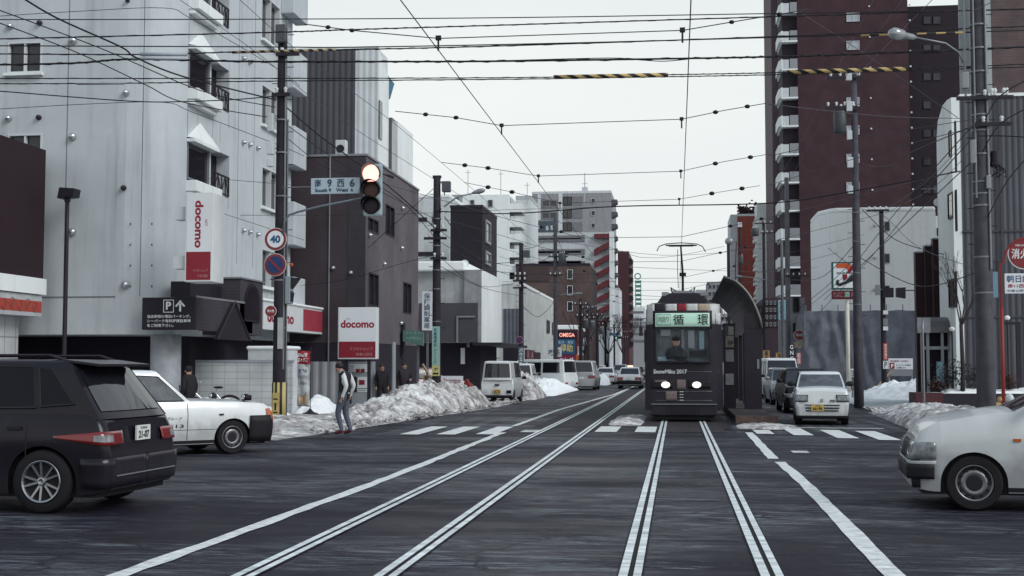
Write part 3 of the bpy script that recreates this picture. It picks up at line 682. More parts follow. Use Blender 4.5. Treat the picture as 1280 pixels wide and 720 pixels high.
# vertical phone-shop sign
def shopsign(name, label, x0, x1, y, z0, z1, d, split, hasn=False): pass
YS = PX(236, 300, XD + 1.2).y - .3
p0 = PY(232, 241, YS); p1 = PY(265, 352, YS)
vs = thing('vertical_sign', 'tall white and dark red phone shop sign reading docomo sideways on the white corner', 'sign', (p0.x, YS, p1.z))
x0, x1, z0, z1 = p0.x, p1.x, p1.z, p0.z
mb = MB(); mb.box(x0, YS, z0, x1, YS + .9, z1); mb.build('cabinet', mat('cabinet_white', (.62, .65, .66), .5, var=.06), vs, bevel=.015)
zs = z0 + (z1 - z0) * .335
mb = MB(); mb.box(x0 + .05, YS - .008, zs, x1 - .05, YS - .002, z1 - .05); mb.build('upper_panel', sign_w, vs)
mb = MB(); mb.box(x0 + .05, YS - .008, z0 + .05, x1 - .05, YS - .002, zs); mb.build('lower_panel', sign_r, vs)
text(vs, 'docomo', (x0 + (x1 - x0) * .36, YS - .012, z1 - .22), (0, 0, -1), (1, 0, 0), (z1 - zs) * .80, (x1 - x0) * .30, logo_r, bold=.035)
text(vs, 'NTT', (x0 + (x1 - x0) * .72, YS - .012, z1 - .75), (0, 0, -1), (1, 0, 0), .18, .07, logo_r)
text(vs, 'ドコモショップ', (x0 + .26, YS - .012, z0 + .27), U, V, .42, .08, mat('sign_pink', (.42, .2, .22), .6), bold=.01)
text(vs, '中島公園店', (x0 + .38, YS - .012, z0 + .12), U, V, .30, .08, MATS['sign_pink'], bold=.01)
mb = MB(); zm = (z1 + z0) / 2
for zz in (z1 - .55, z0 + .55): mb.box(x0 - .35, YS + .1, zz - .18, x0 - .002, YS + .5, zz + .18)
mb.split('bracket', frame_w, vs)
# street-side fascia band of the phone shop
XF = XD + 1.0
ya = PX(329, 400, XF).y; yb_ = PX(404, 400, XF).y; zt_ = PX(404, 388, XF).z; zb_ = PX(404, 418, XF).z
fs = thing('fascia_sign', 'long white and red docomo fascia sign over the phone shop front', 'sign', (XF, ya, zb_))
mb = MB(); mb.box(XD + .52, ya, zb_, XF, yb_, zt_); mb.build('cabinet', MATS['cabinet_white'], fs)
ysplit = PX(379, 400, XF).y
mb = MB(); boxf(mb, 'E', XF, ysplit, yb_ - .08, zb_ + .08, zt_ - .06, .002, .008); mb.build('panel', mat('fascia_red', (.34, .045, .07), .5), fs)
yt0 = PX(350, 400, XF).y; yt1 = PX(367, 400, XF).y
text(fs, 'docomo', pt('E', XF, yt0 - 1.4, zb_ + (zt_ - zb_) * .28, .01), (0, 1, 0), V, (yt1 - yt0) + 1.4, (zt_ - zb_) * .42, logo_r, bold=.03)
snowcap(fs, XD + .55, XF, ya, yb_, zt_, .1)
# tiled block wall
bw = thing('block_wall', 'low pale tiled block wall with coping beside the parking entrance', 'wall', (-14, 37.9, 0))
YW = 38.3
w0 = PY(215, 450, YW); w1 = PY(364, 450, YW)
blk = brickmat('white_block', (.50, .53, .54), (.54, .565, .57), (.36, .38, .39), .40, .2, mort=.012, off=0)
mb = MB(); mb.box(w0.x, YW, 0, w1.x, YW + .2, w0.z - .08); mb.build('wall', blk, bw)
mb = MB(); mb.box(w0.x - .03, YW - .03, w0.z - .08, w1.x + .03, YW + .23, w0.z); mb.build('coping', concrete, bw)
w2 = PY(306, 444, YW); w3 = PY(357, 437, YW)
mb = MB(); mb.box(w2.x, YW + .3, 0, w3.x, YW + 1.4, w3.z); o = mb.build('storage_box', mat('box_pale', (.55, .58, .6), .6), None)
tag(o, 'pale storage box with snow on its lid rising behind the tiled block wall', 'box'); snowcap(o, w2.x, w3.x, YW + .3, YW + 1.4, w3.z, .12)
# grey side fence right of the wall
mb = MB(); f0 = PY(376, 452, YW + 4); f1 = PY(425, 459, YW + 4)
mb.box(f0.x, YW + 4, 0, f1.x, YW + 4.12, f0.z - .0); o = mb.build('site_screen', ribmat('screen_grey', (.30, .31, .33), .3), None); tag(o, 'grey ribbed screen wall behind the phone shop banner', 'wall')

# ---- maroon shop on the far left
XR = -18.05
b = thing('shop_building', 'dark maroon shop with white band and red striped fascia at the left edge', 'building', (XR - 3, 34, 0))
yfar = PX(55, 300, XR).y; ynear = 27.5
zt_ = PX(55, 187, XR).z; z1 = PX(55, 369, XR).z
maroon = mat('maroon_wall', (.022, .010, .015), .6, var=.15, scale=.5)
mb = MB(); shell(mb, XR - 14, XR, ynear, yfar, z1, zt_); mb.build('wall', maroon, b)
mb = MB(); z2 = PX(54, 352, XR).z; z3 = PX(54, 368, XR).z
mb = MB(); mb.box(XR - .1, ynear, PX(54, 368, XR).z - .02, XR + .1, yfar + .02, PX(54, 349, XR).z); mb.build('white_band', white_bright, b)
mb = MB(); mb.box(XR - .5, ynear, PX(50, 396, XR).z, XR + .03, yfar - .1, PX(50, 368, XR).z - .03); bd = mb.build('fascia', mat('fascia_grey', (.40, .42, .44), .5), b)
zr0, zr1 = PX(50, 391, XR).z, PX(50, 377, XR).z
mb = MB(); boxf(mb, 'E', XR + .03, ynear, yfar - .12, zr0, zr1, .002, .006); mb.build('red_stripe', mat('fascia_stripe', (.36, .055, .035), .5), bd)
mb = MB()
for k in range(6):
    y = yfar - .5 - k * .42; zc = (zr0 + zr1) / 2 + (.06 if k % 2 else -.02); r_ = .14
    mb.tube([pt('E', XR + .03, y + r_ * math.cos(t * math.pi / 9), zc + r_ * math.sin(t * math.pi / 9), .012) for t in range(19)], .008, 4)
    mb.tube([pt('E', XR + .03, y + .05 * math.cos(t * math.pi / 5), zc - .02 + .05 * math.sin(t * math.pi / 5), .012) for t in range(11)], .008, 4)
mb.build('ring_pattern', mat('ring_grey', (.16, .08, .08), .6), bd)
mb = MB(); mb.box(XR - 13.9, ynear + .1, 0, XR - .5, yfar - .4, z1 - .3); mb.build('lower_wall', brickmat('white_tile', (.46, .48, .50), (.47, .49, .51), (.25, .26, .28), .6, .6, off=0, mort=.02), b)

# ---- floodlight mast
def pole(name, label, cat, base, top, r0, r1, m, group=None, bands=True):
    t = thing(name, label, cat, (base.x, base.y, 0), 0, group)
    mb = MB(); n = 6; mb.tube([Vector(base).lerp(Vector(top), k / n) for k in range(n + 1)], [r0 + (r1 - r0) * k / n for k in range(n + 1)], 18)
    mb.build('shaft', m, t, smooth=True)
    return t
gb_ = P(80, 457, 44); gt = P(77, 250, 44)
fl = pole('floodlight_mast', 'slim black mast with a boxy floodlight in front of the white building', 'street lamp', Vector((gb_.x, gb_.y, 0)), Vector((gb_.x, gb_.y, gt.z)), .07, .055, dark_trim)
mb = MB(); c = Vector((gb_.x, gb_.y, gt.z)); mb.prism([c + Vector((-.28, -.1, .08)), c + Vector((.22, -.1, .12)), c + Vector((.26, -.1, .36)), c + Vector((-.22, -.1, .40))], (0, .4, 0)); mb.box(c.x - .08, c.y - .05, c.z - .03, c.x + .08, c.y + .05, c.z + .1)
mb.build('lamp_head', dark_trim, fl, bevel=.02)
wl = P(70, 211, 41)
mb = MB(); mb.prism([wl + Vector((-.1, -.05, -.1)), wl + Vector((.1, -.05, -.1)), wl + Vector((0, -.05, .1))], (0, .05, 0)); 

# ---- brown building
XB = -11.9
YB = PX(457, 300, XB).y; YBE = PX(523, 300, XB).y; ZT = PX(457, 194, XB).z
XL = PY(330, 300, YB).x
b = thing('brown_building', 'brown three-storey building with plain dark brick front and small side windows', 'building', (XB - 3, YB + 5, 0))
hs = [rectpx('E', XB, 460, 270, 473, 288), rectpx('E', XB, 482, 254, 493, 293), rectpx('E', XB, 461, 340, 473, 382), rectpx('E', XB, 504, 352, 514, 391), (0, 0, 0, 0)][:4]
ZG = PX(457, 428, XB).z
mb = MB(); holed(mb, 'E', XB, YB, YBE, ZG, ZT, hs); mb.quad((XB, YBE, ZG), (XL, YBE, ZG), (XL, YBE, ZT), (XB, YBE, ZT)); mb.quad((XL, YB, ZT), (XB, YB, ZT), (XB, YBE, ZT), (XL, YBE, ZT))
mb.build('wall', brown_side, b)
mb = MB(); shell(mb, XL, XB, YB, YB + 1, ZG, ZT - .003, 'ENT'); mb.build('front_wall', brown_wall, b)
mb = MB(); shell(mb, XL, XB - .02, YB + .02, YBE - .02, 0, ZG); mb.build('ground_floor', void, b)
mb = MB(); mb.box(XL, YB - .04, ZT, XB + .05, YB + .12, ZT + .08); mb.box(XB - .1, YB + .12, ZT, XB + .05, YBE, ZT + .08); mb.build('coping', frame_g, b)
x0, _ = AZ('S', YB, 435, 300); mb = MB(); boxf(mb, 'S', YB, x0, XB - .001, 2.4, ZT - .01, .002, .012); mb.build('dark_strip', mat('slate', (.04, .037, .045), .6), b)
mb = MB(); x1_, _ = AZ('S', YB, 412, 300); boxf(mb, 'S', YB, x1_ - .02, x1_ + .02, 1.5, ZT, .002, .05); mb.build('downpipe', frame_g, b)
for h_ in hs: window(b, 'E', XB, *h_, dark_trim, glass_mid, rec=-.08, bars=1, fw=.06)
for px, py in ((502, 260), (479, 330), (501, 310), (461, 294), (500, 404)): hood(b, PX(px, py, XB), (1, 0, 0), .09)
for px, py in ((417, 335), (439, 341)): hood(b, PY(px, py, YB), (0, -1, 0), .09)
# doors and lights on the street side ground floor
mb = MB(); boxf(mb, 'E', XB - .02, *(PX(493, 0, XB).y, PX(496, 0, XB).y), 0, 2.6, .002, .06); mb.build('pilaster', concrete, b)

# ---- grey ribbed tower behind
YT = YBE + 2.0
XT = PY(444, 130, YT).x; 
b = thing('ribbed_building', 'tall grey and white building clad in vertical ribs behind the brown one', 'building', (XT, YT + 4, 0))
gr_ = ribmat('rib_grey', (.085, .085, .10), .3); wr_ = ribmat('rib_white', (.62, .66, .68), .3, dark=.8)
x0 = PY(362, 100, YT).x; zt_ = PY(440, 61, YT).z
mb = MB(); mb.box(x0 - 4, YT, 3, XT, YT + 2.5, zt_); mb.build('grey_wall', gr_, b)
xr = PY(472, 100, YT).x
mb = MB(); xe = xr; yq = PX(484, 200, xe).y; mb.box(XT + .003, YT + .002, 3, xr, yq, zt_ - .002); mb.build('white_wall', wr_, b)
mb = MB(); z2 = PY(472, 61, YT).z; xe = xr
yq = PX(484, 200, xe).y
mb.prism([(xe + .003, YT + .01, 3), (xe + .003, yq, 3), (xe + .003, yq, z2 - 1.0), (xe + .003, YT + .01, z2 - .002)], (.06, 0, 0)); mb.build('white_wall', white_bright, b)
a0, a1, za, zb_ = rectpx('E', xe + .07, 473.5, 125, 477, 173); mb = MB(); boxf(mb, 'E', xe + .07, a0, a1, za, zb_, .002, .05); w = mb.build('window', glass, b)
mb = MB(); y5 = yq - .01; G5 = lambda a_, b_: PY(a_, b_, y5); mb.prism([G5(483, 92), G5(491.5, 103), G5(486, 122), G5(483, 124)], (0, .3, 0)); mb.build('glass_corner', mat('blue_glass', (.10, .22, .32), .2, var=.4, scale=2), b)
x6 = PY(482, 150, YT + 5).x; x7 = PY(497, 150, YT + 5).x; z6 = PY(484, 147, YT + 5).z
mb = MB(); mb.box(x6, YT + 5.0, 3, x7 - .3, YT + 9, z6); mb.build('rear_wall', mat('rear_grey', (.15, .15, .165), .6), b)
mb = MB(); mb.box(x7 - .3, YT + 5.01, 3, x7, YT + 9, z6 - .2); mb.build('rear_wall', white_bright, b)
zt_ = PY(440, 61, YT).z
mb = MB(); mb.box(x0 - 4, YT - .03, zt_, xr + .03, YT + .2, zt_ + .1); mb.build('coping', white_bright, b)
ac = PY(425, 181, YB + .5)
mb = MB(); p = PY(419, 194, YB + .6); q = PY(432, 172, YB + .6); o = None
t_ = thing('air_conditioner', 'white outdoor air conditioner unit standing on the brown roof', 'air conditioner', (p.x, YB + .6, p.z))
mb.box(p.x, YB + .6, ZT + .02, q.x, YB + .95, ZT + .75); mb.build('casing', frame_w, t_, bevel=.02)
mb = MB(); mb.disc(((p.x + q.x) / 2, YB + .585, ZT + .4), (0, -1, 0), .16, .02); mb.build('fan_grille', dark_trim, t_)

# ---- low white building with dark garage (left middle)
XA = -11.9
Y1 = PX(602, 350, XA).y; Y2 = PX(627, 350, XA).y
b = thing('low_building', 'low white building with flat snowy roof, grey front panels and dark garage under it', 'building', (XA - 5, Y1 + 4, 0))
xw = PY(500, 350, Y1).x
zt_ = PX(602, 337, XA).z; zg = PX(602, 428, XA).z
mb = MB(); shell(mb, PY(580, 350, Y1).x, XA, Y1, Y2, zg, zt_, 'S'); mb.build('wall', white_bright, b)
mb = MB(); shell(mb, PY(580, 350, Y1).x, XA - .003, Y1, Y1 + .5, zg, zt_ - .003, 'ENT'); mb.build('front_wall', mat('front_grey', (.27, .28, .30), .7, streak=.3), b)
zw = PY(540, 339, Y1).z
mb = MB(); mb.box(xw, Y1 + .3, zg, PY(580, 350, Y1).x - .003, Y2, zw); mb.build('front_wall', mat('front_pale', (.40, .42, .43), .8, streak=.2), b)
snowcap(b, xw, PY(580, 350, Y1).x, Y1 - .2, Y2, zw, .6)
zp = PY(540, 379, Y1).z
mb = MB(); boxf(mb, 'S', Y1, PY(525, 0, Y1).x, PY(598, 0, Y1).x, zg + .01, zp, .002, .05); pn = mb.build('panel', mat('slate_panel', (.065, .062, .075), .6, var=.25, scale=.6), b)
mb = MB(); x_, _ = AZ('S', Y1, 572, 400); boxf(mb, 'S', Y1, x_ - .05, x_ + .05, zg, zp - .8, .052, .14); x2, _ = AZ('S', Y1, 594, 400); boxf(mb, 'S', Y1, x_ + .05, x2, zp - .9, zp - .8, .052, .14); mb.build('downpipe', frame_g, pn)
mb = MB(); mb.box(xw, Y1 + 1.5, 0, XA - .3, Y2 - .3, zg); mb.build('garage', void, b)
mb = MB(); mb.box(XA - .5, Y1 - .3, zg - .18, XA + 1.3, Y2 + 4, zg - .01); mb.build('canopy', dark_trim, b)
mb = MB(); mb.box(PY(577, 0, Y1 + 1.4).x, Y1 + 1.38, 1.7, PY(582, 0, Y1 + 1.4).x, Y1 + 1.49, 2.7); mb.build('notice', sign_w, b)
mb = MB(); mb.box(PY(584.5, 0, Y1 + 1.4).x, Y1 + 1.38, 2.75, PY(588, 0, Y1 + 1.4).x, Y1 + 1.49, 3.1); mb.build('notice', frame_g, b)

# ---- generic far building
def block(name, label, x0, x1, y0, y1, z1, m, feats=(), cap=None, z0=0, snowy=False):
    """feats: (part name, face, pixel box, frame material, glass material, bars)"""
    b = thing(name, label, 'building', ((x0 + x1) / 2, (y0 + y1) / 2, 0))
    mb = MB(); mb.box(x0, y0, z0, x1, y1, z1); mb.build('wall', m, b)
    pls = {'S': y0, 'E': x1, 'W': x0}
    for (nm, face, (a, t, c, d), fm, gm, bars) in feats:
        a0, a1, za, zb = rectpx(face, pls[face], a, t, c, d)
        if gm is None:
            q = MB(); boxf(q, face, pls[face], a0, a1, za, zb, .003, .09); q.build(nm, fm, b)
        else:
            window(b, face, pls[face], a0, a1, za, zb, fm, gm, nm, rec=.02, bars=bars, fw=max(.06, (a1 - a0) * .07), proud=.14)
    if cap: q = MB(); parapet(q, x0, x1, y0, y1, z1, cap[1]); q.build('parapet', cap[0], b)
    if snowy: snowcap(b, x0, x1, y0, y1, z1, .35)
    return b
def bypx(x0, x1, ytop, s, depth):
    a = P(x0, ytop, s); c = P(x1, ytop, s); Y = c.y; return PY(x0, ytop, Y).x, c.x, Y, Y + depth, c.z
charcoal = mat('charcoal_wall', (.018, .015, .022), .7)
pale = mat('pale_wall', (.52, .55, .57), .8, streak=.25, var=.1)
paleg = mat('pale_grey_wall', (.34, .36, .38), .8, streak=.25, var=.1)
# light grey one with dark window bands
x0, x1, y0, y1, z1 = bypx(515, 562, 247, 14, 14)
block('office_building', 'pale grey building with dark strip windows and snow on its roof above the utility pole', x0 - 6, x1, y0, y1, z1, pale,
      [('window_band', 'S', (523, 272, 543, 277), dark_trim, None, 0), ('window_band', 'S', (523, 315, 543, 320), dark_trim, None, 0), ('window', 'S', (523, 332, 534, 341), frame_w, glass_mid, 4)], snowy=True)
x0, x1, y0, y1, z1 = bypx(563, 603, 259, 15.5, 10)
yk = PX(621, 300, x1).y
block('charcoal_building', 'charcoal black cubic building with two tall slit windows', x0, x1, y0, max(yk, y0 + 6), z1, charcoal,
      [('window', 'E', (606, 274, 612, 303), frame_g, glass_mid, 0), ('window', 'E', (606, 313, 612, 330), frame_g, glass_mid, 0)], cap=(dark_trim, .2))
# white apartments with balconies
x0, x1, y0, y1, z1 = bypx(578, 636, 243, 10.5, 18)
b = block('white_apartments', 'white apartment building with stacked balconies and rooftop rail behind the charcoal cube', x0, x1, y0, y1, z1, white_bright,
      [('window', 'S', (588, 250, 593, 256), frame_g, glass_mid, 0), ('window', 'S', (610, 250, 616, 259), frame_g, glass_mid, 0)])
for k in range(6):
    a, zt_ = AZ('S', y0, 636, 262 + 19 * k)
    mb = MB(); mb.box(x1 + .003, y0 + .6, zt_ - .2, x1 + 1.4, y0 + 5, zt_); mb.box(x1 + 1.3, y0 + .6, zt_, x1 + 1.4, y0 + 5, zt_ + .9); mb.box(x1 + .003, y0 + .6, zt_, x1 + 1.3, y0 + .7, zt_ + .8)
    bl = mb.build('balcony', white_bright, b)
    mb = MB(); mb.box(x1 + .002, y0 + 1.2, zt_ + .01, x1 + .05, y0 + 4.5, zt_ + 1.6); mb.build('balcony_door', glass_mid, bl)
x0, x1, y0, y1, z1 = bypx(645, 663, 249, 9, 10)
block('white_apartments', 'narrow white end wall with a stepped roof right of the stacked balconies', x0, x1, y0, y1, z1, white_bright, cap=(pale, .5))
x0, x1, y0, y1, z1 = bypx(525, 590, 243, 9, 10)
block('grey_flats', 'low grey rooftop block showing between the office roof and white apartments', x0, x1, y0, y1, z1, paleg, [('window', 'S', (567, 248, 573, 256), dark_trim, None, 0)])

# tall grey apartments with cantilever balconies
grey_b = mat('grey_panel', (.26, .26, .275), .8, streak=.3, var=.1)
x0, x1, y0, y1, z1 = bypx(665, 764, 241, 6.0, 22)
feats = []
for k in range(3): feats += [('window', 'S', (704, 246 + 16 * k, 715, 257 + 16 * k), dark_trim, glass, 1), ('recess', 'S', (717, 246 + 16 * k, 728, 257 + 16 * k), mat('grey_recess', (.17, .17, .19), .8), None, 0), ('small_window', 'S', (739, 248 + 15.5 * k, 744, 254 + 15.5 * k), frame_w, glass_mid, 0)]
for k in range(2): feats += [('window_band', 'S', (677, 250 + 15 * k, 697, 259 + 15 * k), mat('grey_recess', (.1, .1, .12), .8), glass, 1)]
feats += [('light_strip', 'S', (698, 240.5, 703, 292), pale, None, 0), ('light_strip', 'S', (672, 243, 676, 275), pale, None, 0)]
b = block('grey_apartments', 'tall grey apartment slab with a rooftop mast and balconies jutting on the right', x0, x1, y0, y1, z1, grey_b, feats, cap=(pale, .5))
for k in range(8):
    _, zt_ = AZ('S', y0, 764, 249 + 15.3 * k)
    mb = MB(); mb.prism([(x1 + .003, y0 + .5, zt_ - 1.2), (x1 + 1.2, y0 + .5, zt_ - .6), (x1 + 1.2, y0 + .5, zt_), (x1 + .003, y0 + .5, zt_)], (0, 4, 0)); mb.build('balcony', mat('balcony_dark', (.09, .085, .1), .7), b)
mb = MB(); a = PY(731, 240, y0 + 1); mb.tube([(a.x, y0 + 1, a.z), (a.x, y0 + 1, a.z + 4)], .12, 6); mb.box(a.x - .6, y0 + .6, a.z, a.x + .6, y0 + 1.6, a.z + 1.0); mb.build('rooftop_mast', pale, b)
# white banded with red stair
x0, x1, y0, y1, z1 = bypx(663, 765, 290, 7.6, 8)
b = block('banded_building', 'white building with grey window bands and a red zigzag fire stair at its corner', x0, x1, y0, y1, z1, pale,
      [('window_band', 'S', (663, 295, 731, 303), mat('band_grey', (.17, .17, .19), .5), glass_mid, 7), ('window_band', 'S', (663, 312, 731, 319), MATS['band_grey'], glass_mid, 7), ('window_band', 'S', (663, 327, 731, 331), MATS['band_grey'], glass_mid, 7)])
stair_r = mat('stair_red', (.13, .025, .033), .6)
for k in range(8):
    xa, za = AZ('S', y0, 743, 293 + 15.5 * k); xb, _ = AZ('S', y0, 762, 293); _, zb_ = AZ('S', y0, 743, 299 + 15.5 * k); dz = za - zb_
    if k == 0: pts = [(xa, y0 - .9, zb_), (xb, y0 - .9, zb_), (xb, y0 - .9, za), (xa, y0 - .9, za)]
    else: pts = [(xa, y0 - .9, zb_ - .9 * dz), (xb, y0 - .9, zb_ + .9 * dz), (xb, y0 - .9, za + 1.0 * dz), (xa, y0 - .9, za - .6 * dz)]
    mb = MB(); mb.prism(pts, (0, .8, 0)); mb.build('stair_flight', stair_r, b)
mb = MB(); xa, _ = AZ('S', y0, 762, 300); mb.box(xa, y0 - 1, 0, xa + .7, y0 - .003, z1); mb.build('stair_wall', white_bright, b)
# blue-grey roof sign board
x0, x1, y0, y1, z1 = bypx(667, 697, 276, 8.4, 1)
s_ = thing('roof_sign', 'blue-grey rooftop billboard with white letters on the banded building', 'sign', ((x0 + x1) / 2, y0, z1 - 2))
zb_ = PY(670, 290, y0).z
mb = MB(); mb.box(x0, y0, zb_, x1, y0 + .6, z1); mb.build('board', mat('sign_slate', (.09, .12, .15), .6), s_)
for (a, c, ch) in ((671, 675, 'F'), (682, 686, '6'), (688, 691, '5')): pa = PY(a, 288, y0 - .03); pc = PY(c, 282, y0 - .03); text(s_, ch, pa, U, V, pc.x - pa.x, pc.z - pa.z, txt_w, bold=.05)
# brown brick flats with small white windows
x0, x1, y0, y1, z1 = bypx(645, 737, 332, 10.6, 14)
bf = brickmat('brown_flats', (.10, .068, .062), (.11, .075, .068), (.08, .055, .052), .3, .1)
fe = [('window', 'S', (709, 337 + 20 * k, 716, 349 + 20 * k), frame_w, glass_mid, 0) for k in range(3)]
b = block('brick_flats', 'brown brick flats with a column of small white-framed windows', x0, x1, y0, y1, z1, bf, fe, cap=(dark_trim, .3))
q = MB(); a0, a1, za, zb_ = rectpx('S', y0, 645, 333, 686, 352); boxf(q, 'S', y0, a0, a1, za, zb_, .003, .1); q.build('dark_gallery', mat('gallery', (.06, .04, .04), .7), b)
# corrugated white building
XW = -11.9
Y1 = PX(650, 400, XW).y; Y2 = PX(694, 400, XW).y
zt_ = PX(650, 356, XW).z; x0 = PY(627, 400, Y1).x
b = thing('corrugated_building', 'white ribbed warehouse-like building with a tall grey shutter and sign boards', 'building', (XW - 2, Y1 + 5, 0))
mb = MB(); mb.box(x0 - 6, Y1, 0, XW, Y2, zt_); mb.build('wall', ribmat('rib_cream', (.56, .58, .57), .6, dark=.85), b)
snowcap(b, x0 - 6, XW, Y1, Y2, zt_, .3)
q = MB(); a0, a1, za, zb_ = rectpx('S', Y1, 629, 386, 651, 431); boxf(q, 'S', Y1, a0, a1, za, zb_, .003, .06); q.build('shutter', ribmat('shutter_grey', (.14, .15, .18), .3), b)
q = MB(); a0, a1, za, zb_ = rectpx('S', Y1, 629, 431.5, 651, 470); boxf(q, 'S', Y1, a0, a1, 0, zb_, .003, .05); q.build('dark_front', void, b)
for (a, t, c, d) in ((683, 400, 686, 416), (690, 403, 693, 418)):
    a0, a1, za, zb_ = rectpx('E', XW, a, t, c, d); window(b, 'E', XW, a0, a1, za, zb_, dark_trim, glass, rec=.02, bars=0, proud=.1)
a0, a1, za, zb_ = rectpx('E', XW, 656, 437, 666, 452); q = MB(); boxf(q, 'E', XW, a0, a1, za, zb_, .003, .15); sb = q.build('signboard', mat('board_maroon', (.07, .02, .03), .6), b)
text(sb, 'R A', pt('E', XW, a0 + .4, za + .2, .16), (0, 1, 0), V, (a1 - a0) * .8, (zb_ - za) * .7, mat('sign_pink', (.42, .2, .22), .6))
a0, a1, za, zb_ = rectpx('E', XW, 667, 440, 674, 452); q = MB(); boxf(q, 'E', XW, a0, a1, za, zb_, .003, .12); q.build('signboard', dark_trim, b)
# omega shop
x0, x1, y0, y1, z1 = bypx(696, 722, 412, 11.6, 12)
b = thing('sign_shop', 'shop covered in red neon, blue and crimson signboards with Japanese letters', 'building', (x0, y0 + 4, 0))
mb = MB(); mb.box(x0 - 2, y0, 0, x1, y1, z1); mb.build('wall', mat('shop_red', (.11, .02, .03), .6), b); snowcap(b, x0 - 2, x1, y0, y1, z1, .5)
def board(par, a, t, c, d, col, name='signboard', em=None, Y=None, th=.15):
    Y = Y or y0; q = MB(); p_, r_ = PY(a, d, Y), PY(c, t, Y); q.box(p_.x, Y - th, p_.z, r_.x, Y - .004, r_.z)
    return q.build(name, col, par), p_, r_
o_, p_, r_ = board(b, 697, 413.5, 721, 423.5, dark_trim); text(o_, 'OMEGA', (p_.x + .2, y0 - .16, p_.z + .2), U, V, (r_.x - p_.x) * .8, (r_.z - p_.z) * .5, mat('neon', (.7, .2, .15), .5, var=0, emis=((1, .42, .35), 1.1)), bold=.015)
o_, p_, r_ = board(b, 697, 424, 719, 443, mat('board_blue', (.03, .09, .17), .5)); 
text(o_, '販売・買取', (p_.x + .1, y0 - .16, r_.z - .5), U, V, (r_.x - p_.x) * .85, .35, mat('lettering_pale_blue', (.35, .5, .6), .5, var=0)); text(o_, '得助', (p_.x + .3, y0 - .16, p_.z + .25), U, V, (r_.x - p_.x) * .7, .85, yellow, bold=.03)
o_, p_, r_ = board(b, 697, 443.6, 719, 456, mat('board_crimson', (.16, .02, .05), .5)); text(o_, 'ニング', (p_.x + .2, y0 - .16, p_.z + .3), U, V, (r_.x - p_.x) * .8, .5, txt_w)
board(b, 697, 456.6, 719, 478, mat('board_ochre', (.36, .24, .12), .6, var=.6, scale=1.5)); board(b, 719.6, 443, 723, 470, mat('board_orange', (.4, .09, .03), .6))
x0, x1, y0, y1, z1 = bypx(722, 742, 411, 9.8, 9)
block('red_shop', 'small dark red shop with a snowy roof behind the sign-covered shop', x0, x1, y0, y1, z1, MATS['shop_red'], snowy=True)
# dark red tower and far rows
x0, x1, y0, y1, z1 = bypx(772, 786, 314, 5.2, 30)
b = block('red_tower_block', 'distant dark red apartment tower with balconies notched into its right edge', x0, x1, y0, y1, z1, mat('tower_maroon', (.065, .025, .03), .7))
for k in range(10):
    _, zt_ = AZ('S', y0, 786, 324 + 11.5 * k); mb = MB(); mb.prism([(x1 + .003, y0 + .5, zt_ - 1.5), (x1 + .9, y0 + .5, zt_ - .7), (x1 + .9, y0 + .5, zt_), (x1 + .003, y0 + .5, zt_ + .3)], (0, 4, 0)); mb.build('balcony', charcoal, b)
x0, x1, y0, y1, z1 = bypx(757, 774, 360, 6.4, 12)
block('white_infill_building', 'narrow pale building squeezed between the red stair and the dark red tower', x0, x1, y0, y1, z1, pale, [('window', 'S', (759 , 372 + 14 * k, 763, 379 + 14 * k), frame_g, glass_mid, 0) for k in range(5)])
random.seed(21)
far = [(784, 806, 384, 3.2, pale, 'pale far office block with a flat top left of the tram roof'), (789, 815, 402, 4.0, grey_b, 'grey far building just beside the tram'),
       (728, 750, 425, 7.4, pale, 'small pale house front deep in the left row'), (742, 762, 408, 6.0, paleg, 'grey narrow building deep in the left row'), (764, 786, 420, 4.6, grey_b, 'dull grey block low behind the far cars'),
       (806, 846, 430, 2.4, paleg, 'wide grey block closing the far end of the street'), (846, 880, 425, 2.6, grey_b, 'dim grey block far behind the tram')]
for (a, c, t, s, m_, lab) in far:
    x0, x1, y0, y1, z1 = bypx(a, c, t, s, 20); fe = []
    for k in range(3):
        fe.append(('window_band', 'S', (a + 1.5, t + 5 + k * 9, c - 1.5, t + 8 + k * 9), mat('far_band', (.12, .12, .14), .6), None, 0))
    block('far_building', lab, x0, x1, y0, y1, z1, m_, fe)
tw = thing('signal_tower', 'thin green lattice sign tower far away left of the tram', 'tower', PG(798, 461))
p_ = P(794, 383, 3); q_ = P(800.5, 350, 3)
mb = MB(); mb.box(p_.x, p_.y, 0, p_.x + .3, p_.y + 1, q_.z); mb.box(q_.x, p_.y, 0, q_.x + .3, p_.y + 1, q_.z); mb.build('lattice', mat('green_tower', (.07, .21, .17), .6), tw)
mb = MB()
for k in range(6): z_ = p_.z + (q_.z - p_.z) * (k + .3) / 6; mb.box(p_.x + .3, p_.y, z_, q_.x, p_.y + .9, z_ + 1.1)
mb.tube([((p_.x + q_.x) / 2 + 1.2 * math.cos(t * .52), p_.y, q_.z + 1.6 + 1.2 * math.sin(t * .52)) for t in range(13)], .25, 5)
mb.build('sign_panel', MATS['green_tower'], tw)
